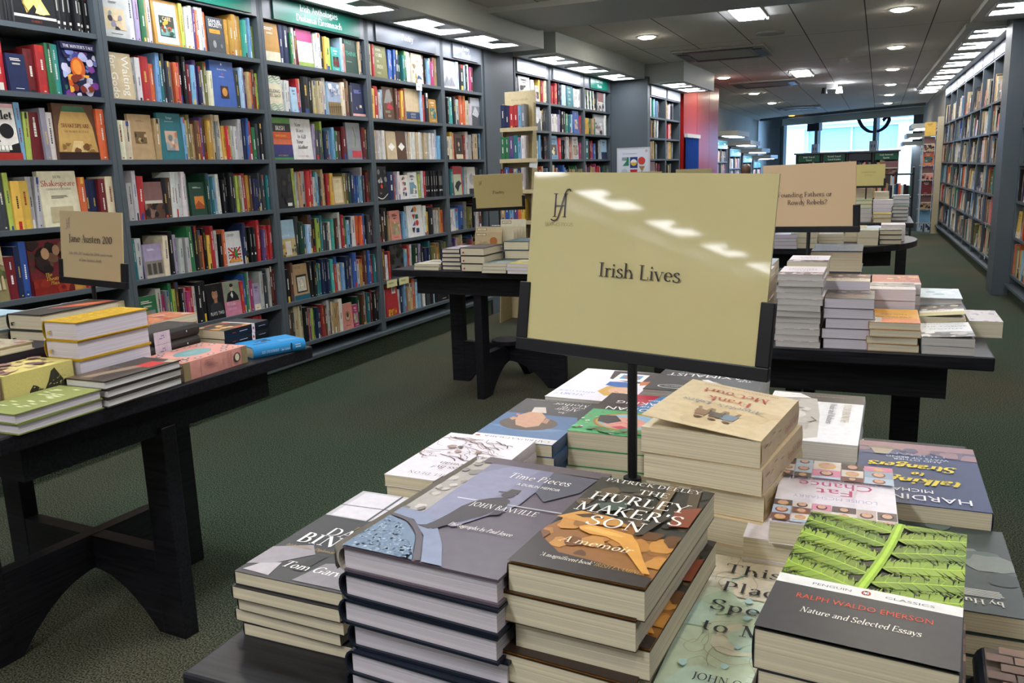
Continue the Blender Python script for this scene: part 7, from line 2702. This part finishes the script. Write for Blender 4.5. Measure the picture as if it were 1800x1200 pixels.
# beige slatted stand at the end of the aisle cases
t = empty('display_stand', (.90, 16.5, floor_z(16.6)), .0, 'tall beige stand of face-out books at the end of the aisle cases', 'display stand')
b = MB()
b.box(-.02, 0, 0, .14, .06, 2.0, '#b9ad92')
b.obj('post', M['board'], t)
for i in range(7):
    b = MB()
    z = .18 + i * .25
    b.box(-.26, .0, z, -.02, .10, z + .012, '#a89c80')
    b.obj('tray', M['board'], t)
for i in range(7):
    k = MB()
    r = random.Random(i + 90)
    c = ['lb', 'tn', 'dr', 'rp', 'ora', 'tn', 'ye'][i]
    face_book(k, .17, .225, .05, vary(C(c), r), 'photo' if i % 2 else 'plain', r)
    o = k.obj('displayed_book', M['shelfprint'])
    o.matrix_world = Matrix.Translation((.93 - .24, 16.56, floor_z(16.6) + .192 + i * .25)) @ Matrix.Rotation(-.03, 4, 'X')
    tag(o, '%s book facing out on the beige stand, %s tray from the floor' % (NAMES[c], ORD[i + 1]), 'book', 'books on the beige stand')

# freestanding case in front of the window
fx0, fx1, fy = -1.55, .33, 18.0
fz = floor_z(fy)
t = empty('freestanding_bookcase', (fx0, fy, fz), 0, 'dark freestanding bookcase with green signs before the far window', 'bookcase')
FW, FH = fx1 - fx0, 1.40 - fz
for x in (0, FW / 4, FW / 2, FW * 3 / 4, FW - .04):
    b = MB()
    b.box(x, 0, 0, x + .04, .3, FH)
    b.obj('upright', M['steel'], t)
b = MB()
b.box(0, .285, 0, FW, .3, FH)
b.obj('back_panel', M['steel'], t)
b = MB()
b.box(-.03, -.08, FH, FW + .03, .32, FH + .03)
b.obj('top', M['case'], t)
rr = random.Random(101)
for i in range(5):
    z = .1 + i * .27
    b = MB()
    b.box(.04, 0, z - .02, FW - .04, .285, z)
    b.obj('shelf', M['steel'], t)
    for q in range(4):
        loose_shelf_books(rest, Matrix.Translation((fx0, fy, fz)), .05 + FW * q / 4, FW * (q + 1) / 4 - .01, z, .24, rr)
for q in range(4):
    b = MB()
    b.box(.05 + FW * q / 4, -.01, FH - .15, FW * (q + 1) / 4 - .02, .012, FH - .01, '#0d5a44' if q != 2 else '#26303a')
    if q != 2:
        a = Art(b, (.05 + FW * q / 4, -.01, FH - .15), (1, 0, 0), (0, 0, 1), FW / 4 - .07, .14, eps=.0008)
        a.text(('Irish Travel', 'World Travel', '', 'Irish Interest')[q], .5, .58, .032, '#e4f4ea', 'c', bold=1.7, maxw=.8)
        a.text(('Travel in Éirinn', 'Travel Guides', '', 'Sports in Éirinn')[q].replace(' in Éirinn', ''), .5, .18, .030, '#e4f4ea', 'c', bold=1.7, maxw=.8)
    b.obj('sign_panel', M['panel'], t)
# low black book trolley before it
t = empty('book_trolley', (.10, 15.2, 0), 0, 'low black trolley of books before the freestanding bookcase', 'trolley')
for z in (.25, .62, 1.0):
    b = MB()
    b.box(-.42, -.15, z, .42, .15, z + .025)
    b.obj('shelf', M['steel'], t)
for x in (-.42, .39):
    b = MB()
    b.box(x, -.15, 0, x + .03, .15, 1.12)
    b.obj('end_panel', M['steel'], t)
for z in (.275, .645):
    loose_shelf_books(rest, Matrix.Translation((.10, 15.2, 0)), -.38, .38, z, .3, rr, -.1)
k = MB()
face_book(k, .28, .2, .03, C('br'), 'photo', rr)
o = k.obj('displayed_book', M['shelfprint'])
o.matrix_world = Matrix.Translation((.0, 15.12, 1.026))
tag(o, 'wide book with orange sunset cover standing on the low black trolley', 'book')
k = MB()

tag(rest.obj('shelved_books', M['shelfprint']), 'the smaller distant rows of books filling the other shelves', 'books', kind='stuff')

# ------------------------------------------------------------------ the shop window and the street beyond
WA, WB = Vector((-3.15, 25.6, 0)), Vector((.95, 22.4, 0))
WL = (WB - WA).length
WR = math.atan2(WB.y - WA.y, WB.x - WA.x)
t0, t1 = .145 * WL, .955 * WL
def wstruct(name, x0, x1, z0, z1, y0, y1, m, parent=None):
    mb = MB()
    mb.box(x0, y0, z0, x1, y1, z1)
    return struct(name, mb, m, parent, loc=WA, rz=WR)
wstruct('wall_front', -.3, t0, -1.0, CEIL, 0, .15, M['case'])
wstruct('trim_7', t0, WL + .4, 2.27, CEIL, 0, .15, M['soffit'])
wstruct('trim_8', t0, WL + .4, -1.0, -.35, 0, .15, M['case'])
wstruct('trim_9', t1, WL + .5, -.35, 2.27, 0, .15, M['case'])
win = empty('window_1', WA, WR)
tag(win, kind='structure')
def glass_mat():
    m = bpy.data.materials.new('shop_window_glass')
    m.use_nodes = True
    nt = m.node_tree
    nt.nodes.clear()
    o = nt.nodes.new('ShaderNodeOutputMaterial')
    mx = nt.nodes.new('ShaderNodeMixShader')
    tr = nt.nodes.new('ShaderNodeBsdfTransparent')
    tr.inputs[0].default_value = (.93, .97, 1, 1)
    gl = nt.nodes.new('ShaderNodeBsdfGlossy')
    gl.inputs['Roughness'].default_value = .02
    mx.inputs[0].default_value = .05
    nt.links.new(tr.outputs[0], mx.inputs[1])
    nt.links.new(gl.outputs[0], mx.inputs[2])
    nt.links.new(mx.outputs[0], o.inputs[0])
    return m
M['pane'] = glass_mat()
mb = MB()
mb.box(t0, .06, -.35, t1, .07, 2.27)
tag(mb.obj('pane', M['pane'], win), kind='structure')
for x in (t0 + .02, .377 * WL, .73 * WL, t1 - .05):
    mb = MB()
    mb.box(x - .05, .0, -.35, x + .05, .12, 2.27)
    tag(mb.obj('frame', M['case'], win), kind='structure')
# round-cornered white plates and a black box on the posts, part of the big black swirl painted on the glass
for x, nm in ((.377 * WL, 'white alarm plate on the window post nearer the blind'), (.73 * WL, 'white alarm plate on the window post nearer the aisle')):
    k = MB()
    k.box(-.11, -.03, 1.36, .11, 0, 1.72, '#c4ccd8')
    a = Art(k, (-.11, -.03, 1.36), (1, 0, 0), (0, 0, 1), .22, .36, eps=.002)
    a.rect(.25, .55, .38, .75, '#5a6a80')
    a.rect(.62, .55, .75, .75, '#5a6a80')
    o = k.obj('alarm_plate', M['sign'], loc=WA + Vector((math.cos(WR) * x, math.sin(WR) * x, 0)), rz=WR)
    tag(o, nm, 'plate', 'plates on the window posts')
k = MB()
k.box(-.2, -.12, 2.06, .2, 0, 2.26)
tag(k.obj('speaker_box', M['steel'], loc=WA + Vector((math.cos(WR) * .377 * WL, math.sin(WR) * .377 * WL, 0)), rz=WR), 'black box at the top of a window post', 'speaker')
k = MB()
pts = [(.73 * WL - .55 + .0, 2.30), (.73 * WL - .42, 2.10), (.73 * WL - .2, 1.96), (.73 * WL + .05, 1.95), (.73 * WL + .25, 2.04), (.73 * WL + .36, 2.2), (.73 * WL + .30, 2.27), (.73 * WL + .18, 2.2)]
for q in stroke(_spline(pts), lambda dx, dy: .05 + .06 * abs(dy)):
    k.face([(x, .055, z) for x, z in q])
    k.face([(x, .052, z) for x, z in q][::-1])
tag(k.obj('window_decal', M['steel'], loc=WA, rz=WR), 'black painted swirl at the top of the shop window', 'decal')
mb = MB()
mb.box(.14 * WL * .3, -.02, -.6, t0 - .04, -.005, 2.22)
tag(mb.obj('roller_blind', mat('grey_blind', '#5d656b', rough=.8), loc=WA, rz=WR), 'drawn grey roller blind beside the shop window', 'blind')

# street: pavement and the pale stone front opposite
mb = MB()
mb.box(-30, 24.6, -1.2, 30, 60, -1.02)
struct('street_pavement', mb, M['stone'])
t = empty('building', (-.9, 37.0, -1.02), WR * .55, 'pale stone building with blue-tinted windows across the street', 'building')
b = MB()
cols_ = [(-9, -5.3), (-5.3, -3.5), (-3.5, 1.2), (1.2, 3.0), (3.0, 6.6), (6.6, 9)]
def wallwith(x0, x1, z0, z1, y0=0, y1=.5, c='#ccd4de'):
    b.box(x0, y0, z0, x1, y1, z1, c)
wallwith(-11, 11, 0, .6)
wallwith(-11, 11, 3.6, 4.3)
wallwith(-11, 11, 6.6, 12)
for x in (-11, -6.2, -3.4, 1.6, 3.2, 6.4, 9.6):
    wallwith(x, x + 1.2, .6, 3.6)
    wallwith(x, x + 1.0, 4.3, 6.6)
b.obj('wall', M['stone'], t)
b = MB()
b.box(-11, -.25, 3.75, 11, 0, 4.0, '#d4dae2')
b.box(-11, -.35, 4.0, 11, 0, 4.12, '#d4dae2')
b.box(-11, -.3, 6.7, 11, 0, 6.95, '#d4dae2')
b.obj('cornice', M['stone'], t)
M['blueglass'] = mat('window_opposite', '#86a6c4', rough=.1, spec=.6)
for x0, x1 in ((-9.8, -6.2), (-5.0, -3.4), (-2.2, 1.6), (2.8, 3.2), (4.4, 6.4), (7.6, 9.6)):
    g = MB()
    g.box(x0, .30, .6, x1, .36, 3.6)
    f = g.obj('window', M['blueglass'], t)
    g = MB()
    for xx in (x0, (x0 + x1) / 2 - .04, x1 - .08):
        g.box(xx, .22, .6, xx + .08, .31, 3.6, '#c4d2e2')
    g.box(x0, .22, 2.6, x1, .31, 2.7, '#c4d2e2')
    g.obj('window_frame', M['stone'], f)
    g = MB()
    g.box(x0 + .1, .30, 4.3, x1 - .05, .36, 6.6)
    f = g.obj('window', M['blueglass'], t)
    g = MB()
    for xx in (x0 + .1, x1 - .13):
        g.box(xx, .2, 4.3, xx + .08, .31, 6.6, '#c4d2e2')
    g.rod((x0 + .15, .24, 4.35), (x1 - .15, .24, 5.3), .035, 6, '#c4d2e2')
    g.rod((x0 + .15, .24, 5.3), (x1 - .15, .24, 4.35), .035, 6, '#c4d2e2')
    g.box(x0 + .1, .2, 5.3, x1 - .05, .31, 5.38, '#c4d2e2')
    g.obj('window_frame', M['stone'], f)

# ------------------------------------------------------------------ a browser whose hair shows above the big sign
t = empty('person', (-2.47, 17.6, floor_z(17.6)), -.5, 'person browsing beyond the tables, only brown hair showing above the signs', 'person')
HT = 1.26 - floor_z(17.6) - .06
k_ = HT / 1.68
me = bpy.data.meshes.new('person_body')
vs = [(0, 0, .93), (0, 0, 1.12), (0, 0, 1.36), (0, .0, 1.47), (0, -.02, 1.58),
      (-.10, 0, .90), (-.10, -.01, .48), (-.10, .02, .08), (-.10, -.13, .03), (.10, 0, .90), (.10, -.03, .48), (.10, .0, .08), (.10, -.15, .03),
      (-.18, 0, 1.36), (-.22, -.02, 1.10), (-.17, -.22, 1.02), (-.15, -.29, 1.02), (.18, 0, 1.36), (.22, -.02, 1.10), (.17, -.22, 1.02), (.15, -.29, 1.02)]
es = [(0, 1), (1, 2), (2, 3), (3, 4), (0, 5), (5, 6), (6, 7), (7, 8), (0, 9), (9, 10), (10, 11), (11, 12), (2, 13), (13, 14), (14, 15), (15, 16), (2, 17), (17, 18), (18, 19), (19, 20)]
rs = [.15, .13, .15, .055, .085, .095, .062, .042, .038, .095, .062, .042, .038, .062, .045, .032, .03, .062, .045, .032, .03]
me.from_pydata([(x * k_, y * k_, z * k_) for x, y, z in vs], es, [])
body = bpy.data.objects.new('body', me)
COL.objects.link(body)
body.parent = t
me.materials.append(M['skin'])
sk = body.modifiers.new('skin', 'SKIN')
for i, r in enumerate(rs):
    me.skin_vertices[0].data[i].radius = (r * k_, r * k_ * (.75 if i < 3 else 1))
me.skin_vertices[0].data[0].use_root = True
body.modifiers.new('sub', 'SUBSURF').levels = 1

def lathe(name, prof, m, parent, sx=1, sy=1, off=(0, 0, 0), n=20):
    b = MB()
    v, fs = [], []
    for r, z in prof:
        v += [(off[0] + r * sx * math.cos(2 * PI * i / n), off[1] + r * sy * math.sin(2 * PI * i / n), off[2] + z) for i in range(n)]
    for j in range(len(prof) - 1):
        fs += [(j * n + i, j * n + (i + 1) % n, (j + 1) * n + (i + 1) % n, (j + 1) * n + i) for i in range(n)]
    b.shared(v, fs)
    o = b.obj(name, m, parent)
    o.data.polygons.foreach_set('use_smooth', [True] * len(o.data.polygons))
    return o
lathe('hair', [(.088 * k_, 1.44 * k_), (.112 * k_, 1.50 * k_), (.118 * k_, 1.60 * k_), (.105 * k_, 1.67 * k_), (.07 * k_, 1.715 * k_), (.002, 1.735 * k_)], M['hair'], t, 1.0, 1.08, (0, .02, 0))
lathe('jacket', [(.17 * k_, .80 * k_), (.18 * k_, 1.0 * k_), (.19 * k_, 1.25 * k_), (.20 * k_, 1.34 * k_), (.15 * k_, 1.42 * k_), (.075 * k_, 1.45 * k_)], M['jacket'], t, 1.15, .85)
lathe('trousers', [(.10 * k_, .06 * k_), (.11 * k_, .4 * k_), (.17 * k_, .78 * k_), (.18 * k_, .88 * k_)], M['jacket'], t, 1.25, .85)
